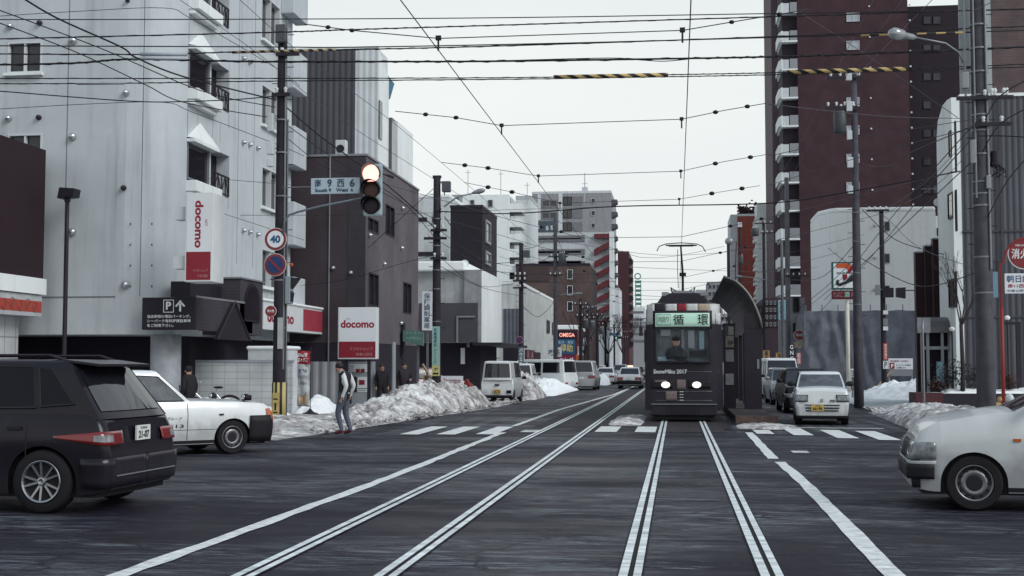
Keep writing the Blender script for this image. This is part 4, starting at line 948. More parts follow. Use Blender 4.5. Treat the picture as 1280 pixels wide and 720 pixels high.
# ================================================================ RIGHT SIDE
# tall dark red tower
XTW = 13.4
YT1 = PX(1000, 300, XTW).y
b = thing('apartment_tower', 'towering dark red brick apartment block with white balconies down its corner', 'building', (XTW + 6, YT1 + 8, 0))
tb = brickmat('tower_brick', (.048, .0235, .030), (.051, .025, .032), (.044, .022, .028), .3, .15, mort=.02)
xr = PY(1138, 200, YT1).x
mb = MB(); mb.box(XTW, YT1, 0, xr, YT1 + 22, 52); mb.build('brick_wall', tb, b)
xr2 = PY(1215, 200, YT1 + 3).x; z2 = PY(1170, 7, YT1 + 3).z
mb = MB(); mb.box(xr + .01, YT1 + 3, 0, xr2 + 6, YT1 + 20, z2); mb.build('rear_wing', mat('tower_dark', (.020, .013, .019), .8), b); 
xl = PY(966, 200, YT1 + 8).x
mb = MB(); mb.box(XTW - 1.6, YT1 + .8, 0, XTW - .003, YT1 + 8, 52); mb.build('balcony_recess', mat('recess_dark', (.03, .024, .032), .8), b)
mb = MB(); mb.box(xl, YT1 + 8.01, 0, XTW - .5, YT1 + 20, 52); mb.build('side_wall', mat('tower_mauve', (.12, .09, .105), .8), b)
xq = PY(965, 200, YT1 + 8).x
for k in range(15):
    py = -20 + 35.3 * k - 0
    _, z = AZ('S', YT1, 990, py)
    if z < 3: continue
    x_a = PY(977, py, YT1 - .2).x
    mb = MB(); mb.box(x_a, YT1 - .2, z - .2, XTW - .01, YT1 + 5.5, z - .02); mb.prism([(x_a, YT1 - .2, z), (x_a - .25, YT1 + 1, z), (x_a - .25, YT1 + 5, z), (x_a, YT1 + 5, z), (x_a + .12, YT1 + 1.0, z), (x_a + .12, YT1 - .2, z)], (0, 0, 1.05))
    bl = mb.build('balcony', white_bright, b)
    mb = MB(); mb.box(x_a + .9, YT1 - .1, z + .02, XTW - .02, YT1 + .0, z + 1.1); mb.build('balcony_screen', frame_g, bl)
    mb = MB(); mb.box(x_a + .14, YT1 - .12, z + .02, x_a + .8, YT1 - .04, z + 1.0); mb.build('balcony_panel', pale, bl)
    if k < 12:
        a0, a1, za, zb_ = rectpx('S', YT1, 1058, py + 1, 1074, py + 12); window(b, 'S', YT1, a0, a1, za, zb_, frame_w, mat('pale_blind', (.35, .38, .41), .4), rec=.02, bars=1, proud=.1)  # panes coloured as pale blinds
    if k < 13:
        for (c0_, c1_) in ((1154, 1164), (1166, 1176)):
            if k % 2 == 0 and c0_ == 1166 and k > 3: continue
            a0, a1, za, zb_ = rectpx('S', YT1 + 3, c0_, py + 5, c1_, py + 15); window(b, 'S', YT1 + 3, a0, a1, za, zb_, dark_trim, glass_mid, rec=.02, bars=0, proud=.08)
mb = MB()
for k in range(20):
    _, z = AZ('S', YT1, 1000, 12 + 19 * k)
    for px in (1138.5, 1088):
        if px == 1088 and k % 2: continue
        x_, _ = AZ('S', YT1, px, 100); mb.box(x_ - .09, YT1 - .1, z, x_ + .09, YT1 - .003, z + .18)
mb.build('vent_cap', pale, b)
# brick building behind the ribbed one, upper right
YR = 76
x0 = PY(1232, 60, YR).x; 
b = thing('brick_tower', 'brown brick tower with a pale corner strip rising behind the big right-hand pole', 'building', (x0 + 6, YR + 6, 0))
mb = MB(); mb.box(x0 + .3, YR, 0, x0 + 22, YR + 4, 40); mb.build('wall', brickmat('far_brick', (.10, .072, .073), (.112, .08, .08), (.08, .06, .064), .6, .2), b)
mb = MB(); mb.box(x0 - .1, YR - .15, 0, x0 + .29, YR + 3.9, 40); mb.build('corner_strip', paleg, b)
xs = PY(1205, 60, YR + 4).x
mb = MB(); mb.box(xs, YR + 4, 0, x0 - .11, YR + 4.4, 40); mb.build('side_wing', mat('wing_grey', (.16, .16, .18), .8), b)
mb = MB(); mb.box(xs - .3, YR + 3.8, 0, xs + .3, YR + 3.99, 40); mb.build('corner_strip', paleg, b)
# ribbed grey building right
YG = 49.0
xg = PY(1203, 300, YG).x; zg = PY(1240, 121, YG).z
b = thing('ribbed_building', 'grey ribbed metal building with a white curved street end on the right', 'building', (xg + 6, YG + 5, 0))
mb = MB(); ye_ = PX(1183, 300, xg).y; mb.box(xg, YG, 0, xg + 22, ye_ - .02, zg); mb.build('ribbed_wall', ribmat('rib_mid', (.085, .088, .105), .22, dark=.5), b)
mb = MB(); mb.box(xg, YG - .06, zg, xg + 22, ye_, zg + .12); mb.build('roof_edge', white_bright, b)
mb = MB()
for py in (289, 396): _, z = AZ('S', YG, 1240, py); boxf(mb, 'S', YG, xg, xg + 22, z - .03, z + .03, .002, .05)
x_, _ = AZ('S', YG, 1252, 300); boxf(mb, 'S', YG, x_ - .03, x_ + .03, 0, zg, .052, .09)
mb.build('panel_joint', mat('joint_dark', (.06, .06, .07), .6), b)
# white street end: side profile with a rounded shoulder
yn = YG + .003; prof = []
zt_ = PX(1203, 118, xg).z
prof = [(yn, 0), (ye_, 0), (ye_, PX(1183, 175, xg).z), (ye_ - .1 * (ye_ - yn), PX(1184, 150, xg).z), (yn + .55 * (ye_ - yn), PX(1192, 128, xg).z), (yn + .25 * (ye_ - yn), PX(1199, 120, xg).z), (yn, zt_ )]
mb = MB(); mb.prism([(xg - .3, y, z) for y, z in prof], (.298, 0, 0)); mb.build('street_wall', white_bright, b)
for (a, t, c, d) in ((1187, 165, 1190, 197), (1194.5, 152, 1196, 217), (1186, 243, 1192, 275), (1195, 238, 1197, 290), (1187, 350, 1193, 385), (1195, 340, 1197, 385)):
    a0, a1, za, zb_ = rectpx('W', xg - .3, a, t, c, d); window(b, 'W', xg - .3, a0, a1, za, zb_, dark_trim, glass, rec=.02, bars=0, proud=.06, fw=.04)
# white building with convenience store sign
YC = P(1035, 300, 17.5).y
xc0 = PY(1035, 300, YC).x; xc1 = PY(1170, 300, YC).x; zc = PY(1100, 265, YC).z
b = thing('white_building', 'bright white four-storey building with snowy roof and chamfered corner behind the netting', 'building', ((xc0 + xc1) / 2, YC + 5, 0))
mb = MB(); x_b = PX(1014, 300, xc0 - .0).x
pp = [(xc0 + .6, YC), (xc1, YC), (xc1, YC + 7), (xc0 - .5, YC + 7), (xc0 - .5, YC + 2), (xc0 + .1, YC + .5)]
mb.prism([(x, y, 0) for x, y in pp], (0, 0, zc)); mb.build('wall', mat('bright_white', (.74, .77, .775), .8, var=.05, streak=.1), b)
mb = MB(); mb.prism([(x, y, zc) for x, y in pp], (0, 0, .35)); mb.build('snow_cap', snow, b, bevel=.12)
for k, t in enumerate((277, 317, 357)):
    a0, a1, za, zb_ = rectpx('S', YC, 1105, t, 1112, t + 12); window(b, 'S', YC, a0, a1, za, zb_, frame_g, glass_mid, rec=.02, bars=0, proud=.06)
    hood(b, PY(1093, t + 5, YC), (0, -1, 0), .12)
x2 = PY(1185, 300, YC + 3).x
block('white_annex', 'lower white annex right of the bright white building with dark balcony', xc1 + .01, x2 + 3, YC + 3, YC + 14, PY(1170, 270, YC + 3).z, MATS['bright_white'], [('balcony_opening', 'S', (1171, 285, 1184, 296), charcoal, None, 0)])
# convenience store pylon sign
Yv = P(1056, 440, 22).y
sg = thing('pylon_sign', 'square convenience store sign with orange, red and green seven on a cream post', 'sign', (PY(1059, 480, Yv).x, Yv, 0))
a_ = PY(1042, 360, Yv); c_ = PY(1072, 329, Yv)
mb = MB(); mb.box(a_.x - .08, Yv, a_.z - .08, c_.x + .08, Yv + .35, c_.z + .08); mb.build('frame', mat('green_frame', (.02, .09, .07), .5), sg)
mb = MB(); mb.box(a_.x, Yv - .02, a_.z, c_.x, Yv - .004, c_.z); mb.build('panel', sign_w, sg)
def q7(pts, m, nm='emblem'):
    mb = MB(); mb.prism([PY(x, y, Yv - .025) for x, y in pts], (0, -.01, 0)); mb.build(nm, m, sg)
q7([(1045, 335), (1046, 329.5), (1060, 329), (1064, 332), (1060, 338), (1057, 335)], mat('seven_orange', (.55, .09, .03), .5))
q7([(1064, 332), (1069, 329), (1070, 333), (1062, 342), (1058, 341)], sign_r)
q7([(1053, 343), (1059, 343), (1059, 348), (1054, 351)], sign_r)
q7([(1045, 351), (1048, 349), (1049, 354), (1056, 352), (1064, 344), (1070, 341), (1069, 350), (1060, 354), (1050, 358), (1045, 356)], txt_k)
text(sg, 'ELEVEN', PY(1046, 342.5, Yv - .03), U, V, 1.05, .1, mat('seven_green', (.02, .12, .09), .5), bold=.03)
lo = PY(1042, 374, Yv); hi = PY(1072, 363, Yv)
mb = MB(); mb.box(lo.x - .08, Yv, lo.z, hi.x + .08, Yv + .3, hi.z); sb = mb.build('lower_board', mat('board_darkred', (.10, .015, .025), .5), sg)
text(sb, 'たばこ', (lo.x + .0, Yv - .012, lo.z + .12), U, V, .5, .3, mat('sign_pink', (.42, .2, .22), .6)); text(sb, '酒', (lo.x + .6, Yv - .012, lo.z + .12), U, V, .3, .3, mat('lettering_mint', (.3, .6, .5), .5)); text(sb, 'ATM', (lo.x + .98, Yv - .012, lo.z + .12), U, V, .35, .3, MATS['sign_pink'])
pm = PY(1059, 375, Yv + .15); mb = MB(); mb.tube([(pm.x, Yv + .15, 0), (pm.x, Yv + .15, pm.z - .15)], .11, 14); mb.ball((pm.x, Yv + .15, pm.z - .13), .12); mb.build('post', mat('cream_post', (.56, .55, .47), .6), sg, smooth=True)
# site netting fence
Yn = P(1100, 440, 20.5).y
fn_ = thing('site_fence', 'tall grey netting fence hung on scaffold poles around a building site', 'fence', (PY(1070, 480, Yn).x, Yn, 0))
n0 = PY(1005, 388, Yn); n1 = PY(1147, 388, Yn)
net = mat('netting', (.16, .168, .20), .9, var=.25, scale=1.2)
def netfn(u, v):
    x = n0.x + (n1.x - n0.x) * u; z = n0.z * v
    sag = .16 * math.sin(u * 46 + 2.5 * math.sin(v * 4 + u * 9)) * (.3 + .7 * math.sin(v * 3.1)) + .3 * fract(x * 1.1, z * .8, .6, 4) + .05 * math.sin((u * 40 + v * 9))
    return (x, Yn + sag, z - (.05 * abs(math.sin(u * 15)) if v == 1 else 0))
mb = MB(); mb.grid(netfn, 150, 40); mb.build('net', net, fn_, smooth=True)
mb = MB(); mb.grid(lambda u, v: (n0.x - 1.2 * u * 0 + .05 * math.sin(v * 20), Yn + .1 + u * 10, n0.z * .97 * v), 20, 6); mb.build('net', net, fn_, smooth=True)
mb = MB()
for k in range(7): x = n0.x + (n1.x - n0.x) * (k + .15) / 7; mb.tube([(x, Yn + .3, 0), (x, Yn + .3, n0.z + .35)], .03, 6)
for z in (1.2, 3, 4.9): mb.tube([(n0.x, Yn + .3, z), (n1.x, Yn + .3, z)], .03, 6)
mb.build('scaffold_pole', steel, fn_)
# stepped dark red gate walls
Yk = P(1150, 400, 30).y
for i, (a, c, t) in enumerate(((1144, 1159, 316), (1156, 1170, 308), (1166, 1184, 299))):
    Y_ = Yk - .5 * i + .0
    p_ = PY(a, t, Y_); q_ = PY(c, t, Y_)
    m_ = MB(); m_.box(p_.x, Y_, 0, q_.x, Y_ + .4, p_.z); o = m_.build('panel_wall', mat('gate_red', (.028, .012, .016), .5, var=.1), None)
    tag(o, ('lowest of the stepped dark red wall panels beside the netting', 'middle panel of the stepped dark red walls', 'tallest of the stepped dark red wall panels, next to the ribbed building')[i], 'wall', 'stepped dark red wall panels')
    snowcap(o, p_.x, q_.x, Y_, Y_ + .4, p_.z, .12)
# small shelter/porch with curved roof
Yp_ = P(1170, 450, 33).y
sh = thing('entrance_porch', 'dark glazed porch with curved metal roof behind the planter', 'porch', (PY(1170, 480, Yp_).x, Yp_, 0))
a_ = PY(1149, 395, Yp_); c_ = PY(1192, 416, Yp_)
prof = [(0, 0), (.12, .25), (.3, .45), (.55, .58), (.9, .62)]
mb = MB(); pts = [(a_.x, Yp_ - .4 + y * 1.0, c_.z + z) for y, z in prof] + [(a_.x, Yp_ + .5, c_.z)]
mb.prism(pts, (c_.x - a_.x, 0, 0)); mb.build('curved_roof', mat('porch_roof', (.14, .13, .135), .35, metal=.4), sh)
mb = MB(); p_ = PY(1147, 416, Yp_ - .45); q_ = PY(1163, 397, Yp_ - .45); mb.box(p_.x, Yp_ - .45, p_.z, q_.x, Yp_ - .41, q_.z); mb.build('end_panel', mat('porch_end', (.28, .29, .31), .3, var=.3), sh)
mb = MB()
for px in (1151, 1158, 1176, 1191): x_ = PY(px, 400, Yp_).x; mb.box(x_ - .05, Yp_ - .2, 0, x_ + .05, Yp_ - .1, c_.z)
z_ = PY(1170, 437, Yp_).z; mb.box(a_.x + .1, Yp_ - .18, z_, c_.x, Yp_ - .12, z_ + .12)
mb.build('post', frame_g, sh)
mb = MB(); mb.box(a_.x + .2, Yp_ + .3, 0, c_.x + .1, Yp_ + .5, c_.z); mb.build('back_wall', void, sh)
p_ = PY(1171, 478, Yp_ - .3); q_ = PY(1179, 452, Yp_ - .3); mb = MB(); mb.box(p_.x, Yp_ - .3, p_.z, q_.x, Yp_ - .28, q_.z); mb.build('poster', mat('poster_blue', (.2, .32, .38), .4, var=.6, scale=5), sh)
# planter
Yl = P(1180, 500, 36).y
pl_ = thing('planter_box', 'long dark red planter wall holding snow and bare shrubs', 'planter', (PY(1200, 500, Yl).x, Yl, 0))
a_ = PY(1145, 491, Yl); m_x = PY(1179, 491, Yl).x
mb = MB(); mb.box(a_.x, Yl, 0, m_x, Yl + 1.4, a_.z); mb.build('wall', mat('planter_red', (.07, .022, .028), .6, var=.2), pl_)
mb = MB(); mb.box(m_x + .003, Yl + .03, 0, a_.x + 9, Yl + 1.4, a_.z - .02); mb.build('wall', dark_trim, pl_)
mb = MB(); mb.grid(lambda u, v: (a_.x + .1 + 8.7 * u, Yl + .04 + 1.3 * v, a_.z - .02 + (.14 + .12 * fract(u * 9, v * 2, 1.2, 4)) * math.sin(math.pi * v) ** .4 * min(1, u * 12) * (0.2 if u < .12 else 1)), 90, 14); mb.build('snow_cap', snow, pl_, smooth=True)
random.seed(5)
def twigs(par, base, h, spread, n, r, m, name='branch', up=.6, depth=3):
    mb = MB()
    def grow(p, d, L, r_, k):
        q = p + d * L; mb.tube([p, p.lerp(q, .5) + Vector((random.uniform(-1, 1), random.uniform(-1, 1), 0)) * L * .05, q], [r_, r_ * .8, r_ * .6], 5, cap=False)
        if k <= 0: return
        for _ in range(random.choice((2, 3))):
            nd = (d + Vector((random.uniform(-1, 1), random.uniform(-1, 1), random.uniform(-.2, .6))) * spread).normalized()
            grow(q, nd, L * random.uniform(.6, .85), r_ * .6, k - 1)
    for _ in range(n):
        d = Vector((random.uniform(-.6, .6), random.uniform(-.5, .5), 1)).normalized(); grow(Vector(base), d, h, r, depth)
    return mb.build(name, m, par)
bark = mat('bark', (.035, .028, .032), .9)
leafm = mat('dry_leaf', (.06, .035, .03), .9, var=.5, scale=9)
for i, (px, py, lab) in enumerate(((1172, 488, 'brown withered shrub at the left end of the planter'), (1262, 487, 'small dark bush in the planter by the red-framed sign'), (1190, 486, 'dark leafy bush with a dusting of snow behind the planter'), (1215, 484, 'dark leafy bush mostly hidden behind the big utility pole'))):
    p_ = PY(px, py, Yl + .5); t_ = thing('shrub', lab, 'shrub', p_, 0, 'shrubs in the planter')
    twigs(t_, p_, .22, .9, 6, .012, bark, depth=2)
    mb = MB(); hh = (.35, .5, .9, .8)[i]; ww = (.35, .2, .55, .8)[i]
    for k in range(260):
        c = p_ + Vector((random.gauss(0, ww * .5), random.gauss(0, .18), abs(random.gauss(.5, .28)) * hh)); a = Vector((random.uniform(-1, 1), random.uniform(-1, 1), random.uniform(-1, 1))).normalized() * .055; bb = a.orthogonal().normalized() * .03
        mb.quad(c - a, c + bb, c + a, c - bb)
    mb.build('foliage', leafm if i < 2 else mat('dark_leaf', (.022, .022, .026), .8, var=.4, scale=9), t_)
# bare young tree by planter
tb_ = PY(1203, 490, Yl + .2); tr = thing('bare_tree', 'slim leafless street tree rising from the planter left of the big pole', 'tree', (tb_.x, tb_.y, 0))
zt_ = PY(1203, 405, Yl + .2).z
mb = MB(); mb.tube([(tb_.x, tb_.y, 0), (tb_.x + .03, tb_.y, zt_ * .5), (tb_.x, tb_.y, zt_)], [.09, .075, .06], 10); mb.build('trunk', bark, tr, smooth=True)
random.seed(11); twigs(tr, (tb_.x, tb_.y, zt_ - .1), .8, .33, 5, .032, bark, 'crown', depth=5)
for i, (x, y, h, lab) in enumerate(((-9.2, 128, 7, 'leafless street tree in front of the brown brick flats'), (-9.0, 168, 8, 'leafless street tree under the red stair far down the street'), (-8.6, 205, 9, 'leafless street tree beside the dark red tower block'), (7.2, 118, 7, 'leafless street tree seen just right of the tram'), (7.6, 150, 8, 'leafless street tree behind the tram stop roof'))):
    t_ = thing('bare_tree', lab, 'tree', (x, y, 0), 0, 'bare street trees'); random.seed(50 + i)
    mb = MB(); mb.tube([(x, y, 0), (x + .1, y, h * .4)], [.16, .10], 8); mb.build('trunk', bark, t_); twigs(t_, (x + .1, y, h * .38), h * .24, .42, 6, .07, bark, 'crown', depth=4)
# slim steel pole in front of planter, globe lamps, arch
sp = PG(1155, 516); sp = P(1155, 500, 37)
o = pole('sign_post', 'thin grey steel post standing in the snow before the dark red planter', 'post', Vector((sp.x, sp.y, 0)), Vector((sp.x, sp.y, P(1155, 398, 37).z)), .045, .04, steel)
for i, (px, py, lab) in enumerate(((1190, 412, 'white globe lamp on a thin post by the porch'), (1259, 398, 'white globe lamp on the dark arch right of the red sign post'))):
    Y_ = Yl + .7; p_ = PY(px, py, Y_); t_ = thing('globe_lamp', lab, 'lamp', (p_.x, Y_, 0), 0, 'white globe lamps')
    mb = MB(); mb.tube([(p_.x, Y_, a_.z), (p_.x, Y_, p_.z)], .03, 8); mb.build('post', dark_trim, t_)
    mb = MB(); mb.ball((p_.x, Y_, p_.z + .02), .10, .10, .085, 16, 10); mb.build('globe', mat('globe_white', (.75, .76, .72), .4, var=0), t_, smooth=True)
ax = PY(1273, 403, Yl + 1).x; az = PY(1262, 403, Yl + 1).z; ax0 = PY(1257, 403, Yl + 1).x
mb = MB(); mb.box(ax0, Yl + 1, az - .08, ax + .08, Yl + 1.1, az + .02); mb.box(ax - .08, Yl + 1, 0, ax + .08, Yl + 1.1, az - .08); o = mb.build('garden_arch', dark_trim, None); tag(o, 'dark square garden arch behind the red sign post', 'arch')
# parking notice on netting, wooden prop, guard rail
Yo = P(1127, 460, 24).y
t_ = thing('parking_notice', 'white landscape notice board with a red P fixed beside the thin dark pole', 'sign', (PY(1127, 470, Yo).x, Yo, 0))
p_ = PY(1111, 470, Yo); q_ = PY(1141, 448, Yo); mb = MB(); mb.box(p_.x, Yo, p_.z + .35, q_.x, Yo + .05, q_.z); mb.build('board', sign_w, t_)
mb = MB(); mb.box(p_.x, Yo + .06, 0, p_.x + .06, Yo + .12, q_.z); mb.box(q_.x - .06, Yo + .06, 0, q_.x, Yo + .12, q_.z); mb.box(p_.x + .07, Yo, p_.z, q_.x - .07, Yo + .04, p_.z + .33); mb.build('support', frame_g, t_)
mb = MB(); r0 = PY(1112, 461, Yo); r1 = PY(1118, 453.5, Yo); mb.box(r0.x, Yo - .012, r0.z, r1.x, Yo - .003, r1.z); mb.build('red_square', red_p, t_)
text(t_, 'P', (r0.x + .07, Yo - .016, r0.z + .05), U, V, .13, .2, txt_w, bold=.03)
text(t_, '車は駐車へのお願い', PY(1113, 452.5, Yo - .01), U, V, .95, .1, red_p, bold=.02)
for i, s_ in enumerate(('カーセンター利用者は', 'ご利用願います')): text(t_, s_, PY(1120, 457.5 + 3.2 * i, Yo - .01), U, V, (.75, .5)[i], .09, txt_k, bold=.01)
g0 = PY(1104, 491, Yo - 2); g1 = PY(1148, 491, Yo - 2)
t_ = thing('guard_rail', 'low grey guard rail topped with snow in front of the netting', 'guard rail', (g0.x, Yo - 2, 0))
mb = MB(); mb.box(g0.x, Yo - 2, g0.z - .15, g1.x, Yo - 1.94, g0.z + .12); mb.build('beam', alu, t_, bevel=.02)
for k in range(3):
    x = g0.x + .1 + (g1.x - g0.x - .2) * k / 2; mb = MB(); mb.tube([(x, Yo - 1.9, 0), (x, Yo - 1.9, g0.z + .1)], .04, 8); mb.build('leg', steel, t_)
mb = MB(); a1_ = PY(1093, 487, Yo - .6); b1_ = PY(1114, 464, Yo - .6); mb.tube([a1_, b1_], .045, 4); o = mb.build('wooden_prop', mat('timber', (.42, .33, .2), .8), None); tag(o, 'slanted pale timber prop leaning on the thin dark pole', 'timber')
# red-white apartments farther right
x0, x1, y0, y1, z1 = bypx(922, 943, 270, 9.6, 10)
b = block('orange_brick_building', 'orange-red building with grey side wall and planting on its roof', x0, x1, y0, y1, z1, mat('orange_wall', (.26, .065, .05), .8, streak=.2), cap=(pale, .3))
mb = MB(); mb.box(x0 - .9, y0 + .5, 0, x0 - .01, y1, z1 + .3); mb.build('side_wall', pale, b)
mb = MB(); random.seed(4)
for k in range(240):
    c = Vector((random.uniform(x0 + .1, x1 + .3), y0 + random.uniform(.5, 2), z1 + .3 + abs(random.gauss(.5, .4)))); a = Vector((random.uniform(-1, 1), 0, random.uniform(-1, 1))).normalized() * .2; bb = Vector((-a.z, .05, a.x)) * .6; mb.quad(c - a, c + bb, c + a, c - bb)
t_ = mb.build('roof_hedge', mat('hedge', (.04, .022, .026), .9, var=.4), None); tag(t_, 'dark bushy hedge growing on the orange building roof', 'hedge')
x0, x1, y0, y1, z1 = bypx(946, 966, 254, 9.9, 14)
b = block('white_apartments', 'slim white apartment block with diagonal balcony fins beside the orange building', x0, x1, y0, y1, z1, white_bright)
for k in range(11):
    _, z = AZ('S', y0, 944, 268 + 18 * k); mb = MB(); mb.prism([(x0 - .003, y0 + .1, z - 1.2), (x0 - .003, y0 + .1, z), (x0 - .42, y0 + .1, z - .9)], (0, 3, 0)); mb.box(x0 - .4, y0 + .3, z - 1.6, x0 - .004, y0 + 3, z - 1.25); mb.build('balcony', white_bright, b)
# lower right row between tower and tram
rows = [(955, 985, 372, 14.0, mat('row_brown', (.055, .035, .045), .8), 'dark brown shop row under the mauve tower edge'), (870, 888, 362, 4.6, paleg, 'pale distant apartments seen past the tram roof'), (884, 903, 352, 5.4, grey_b, 'grey distant tower just left of the tram stop roof'), (900, 925, 392, 7, paleg, 'grey building behind the tram stop wall'), (925, 950, 380, 8.4, mat('row_grey', (.2, .2, .22), .8), 'dull grey building behind the curved stop roof')]
for (a, c, t, s, m_, lab) in rows:
    x0, x1, y0, y1, z1 = bypx(a, c, t, s, 14); fe = [('window', 'S', (a + 2 + 5 * j, t + 4 + k * 9, a + 5 + 5 * j, t + 9 + k * 9), frame_g, glass_mid, 0) for k in range(4) for j in range(int((c - a - 3) / 5))]
    block('row_building', lab, x0, x1, y0, y1, z1, m_, fe)
# shop fronts between tower foot and netting
x0, x1, y0, y1, z1 = bypx(984, 1006, 372, 19, 8)
b = block('grey_shop', 'narrow grey two-storey shop squeezed left of the netting fence', x0, x1, y0, y1, z1, mat('row_grey', (.2, .2, .22), .8), [('window', 'S', (991, 372, 999, 390), dark_trim, glass, 0), ('window', 'S', (991, 404, 1000, 416), dark_trim, glass, 0)])
# upright signs on the shops
def flag_sign(name, label, px0, py0, px1, py1, s, m, lines=None, tm=None, vertical=True, group=None, post=True, th=.08, cat='sign', rnd=0):
    c = P((px0 + px1) / 2, py1, s); Y = c.y; a = PY(px0, py1, Y); q = PY(px1, py0, Y)
    t = thing(name, label, cat, (c.x, Y, max(0, a.z) if not post else 0), 0, group)
    mb = MB(); mb.box(a.x, Y, a.z, q.x, Y + th, q.z); mb.build('board', m, t, bevel=rnd)
    if post: mb = MB(); mb.box(c.x - .04, Y + th + .003, 0, c.x + .04, Y + th + .08, q.z); mb.build('post', steel, t)
    if lines:
        w = q.x - a.x; h = q.z - a.z
        if vertical: text(t, vtext(lines), (a.x + w * .18, Y - .006, a.z + h * .05), U, V, w * .64, h * .9, tm, bold=.025, line=1.0)
        else:
            ls = lines.split('\n'); n = len(ls)
            for i, l in enumerate(ls): text(t, l, (a.x + w * .1, Y - .006, q.z - h * (i + .85) / n), U, V, w * .8, h * .6 / n, tm, bold=.02)
    return t
flag_sign('blade_sign', 'pale blue rounded vertical sign on the grey poles near the tram stop', 973, 375, 982, 400, 20, mat('blade_blue', (.25, .42, .5), .5), '伊藤整骨', txt_k, rnd=.05)
flag_sign('black_sign', 'black vertical sign with white characters low by the parked van', 986.5, 430, 993, 452, 20.5, txt_k, 'GNG', txt_w)
flag_sign('orange_sign', 'pale orange shop sign low behind the parked van, nearest the tram stop', 954, 438, 962, 452, 21, mat('board_tan', (.42, .27, .12), .6), '薬局', txt_k)
flag_sign('tan_sign', 'tan shop sign low behind the parked van between two poles', 970, 441, 978, 452, 21, MATS['board_tan'], '酒', txt_k)
flag_sign('pink_sign', 'leaning pink banner sign beside the netting corner', 996, 441, 1001, 455, 21, mat('banner_pink', (.5, .2, .2), .7), 'のり', txt_w)
# ================================================================ VEHICLES
tyre_m = mat('tyre', (.012, .011, .014), .85, var=.2, scale=8)
rim_st = mat('rim_steel', (.20, .20, .215), .4, metal=.7, var=.15)
rim_al = mat('rim_alloy', (.36, .37, .39), .25, metal=.9, var=.05)
lens_c = mat('lens_clear', (.20, .22, .24), .08, var=.6, scale=9, coat=1)
lens_r = mat('lens_red', (.17, .010, .012), .15, var=.1, coat=1)
lens_o = mat('lens_orange', (.42, .10, .02), .2, var=.1, coat=1)
plas = mat('bumper_plastic', (.013, .012, .016), .6, var=.15)
plate_w = mat('plate_white', (.62, .64, .62), .4, var=0); plate_y = mat('plate_yellow', (.55, .38, .10), .4, var=0)
mirr = mat('mirror_glass', (.5, .52, .55), .03, metal=1, var=0)
seam = mat('panel_gap', (.02, .02, .024), .8, var=0)
grime = (.17, .165, .175)
paint_wh = mat('car_white', (.68, .71, .72), .25, var=.05, scale=3, coat=.6, spec=.5, dirt=(grime, .62, .55))
paint_wh2 = mat('car_white_warm', (.55, .58, .595), .25, var=.06, scale=3, coat=.5, dirt=(grime, .68, .6))
paint_bk = mat('car_black', (.0125, .011, .0165), .22, var=.1, scale=3, coat=.12, spec=.2, dirt=((.026, .023, .032), .6, .6))
paint_si = mat('car_silver', (.36, .38, .40), .28, metal=.45, var=.05, coat=.6, dirt=(grime, .55, .4))
paint_rd = mat('car_red', (.14, .012, .012), .2, var=.1, coat=.8)
def interp(tab, y):
    for (a, za), (b, zb) in zip(tab, tab[1:]):
        if a <= y <= b:
            t = (y - a) / max(b - a, 1e-6); t = t * t * (3 - 2 * t) * .5 + t * .5; return za + (zb - za) * t
    return tab[0][1] if y < tab[0][0] else tab[-1][1]
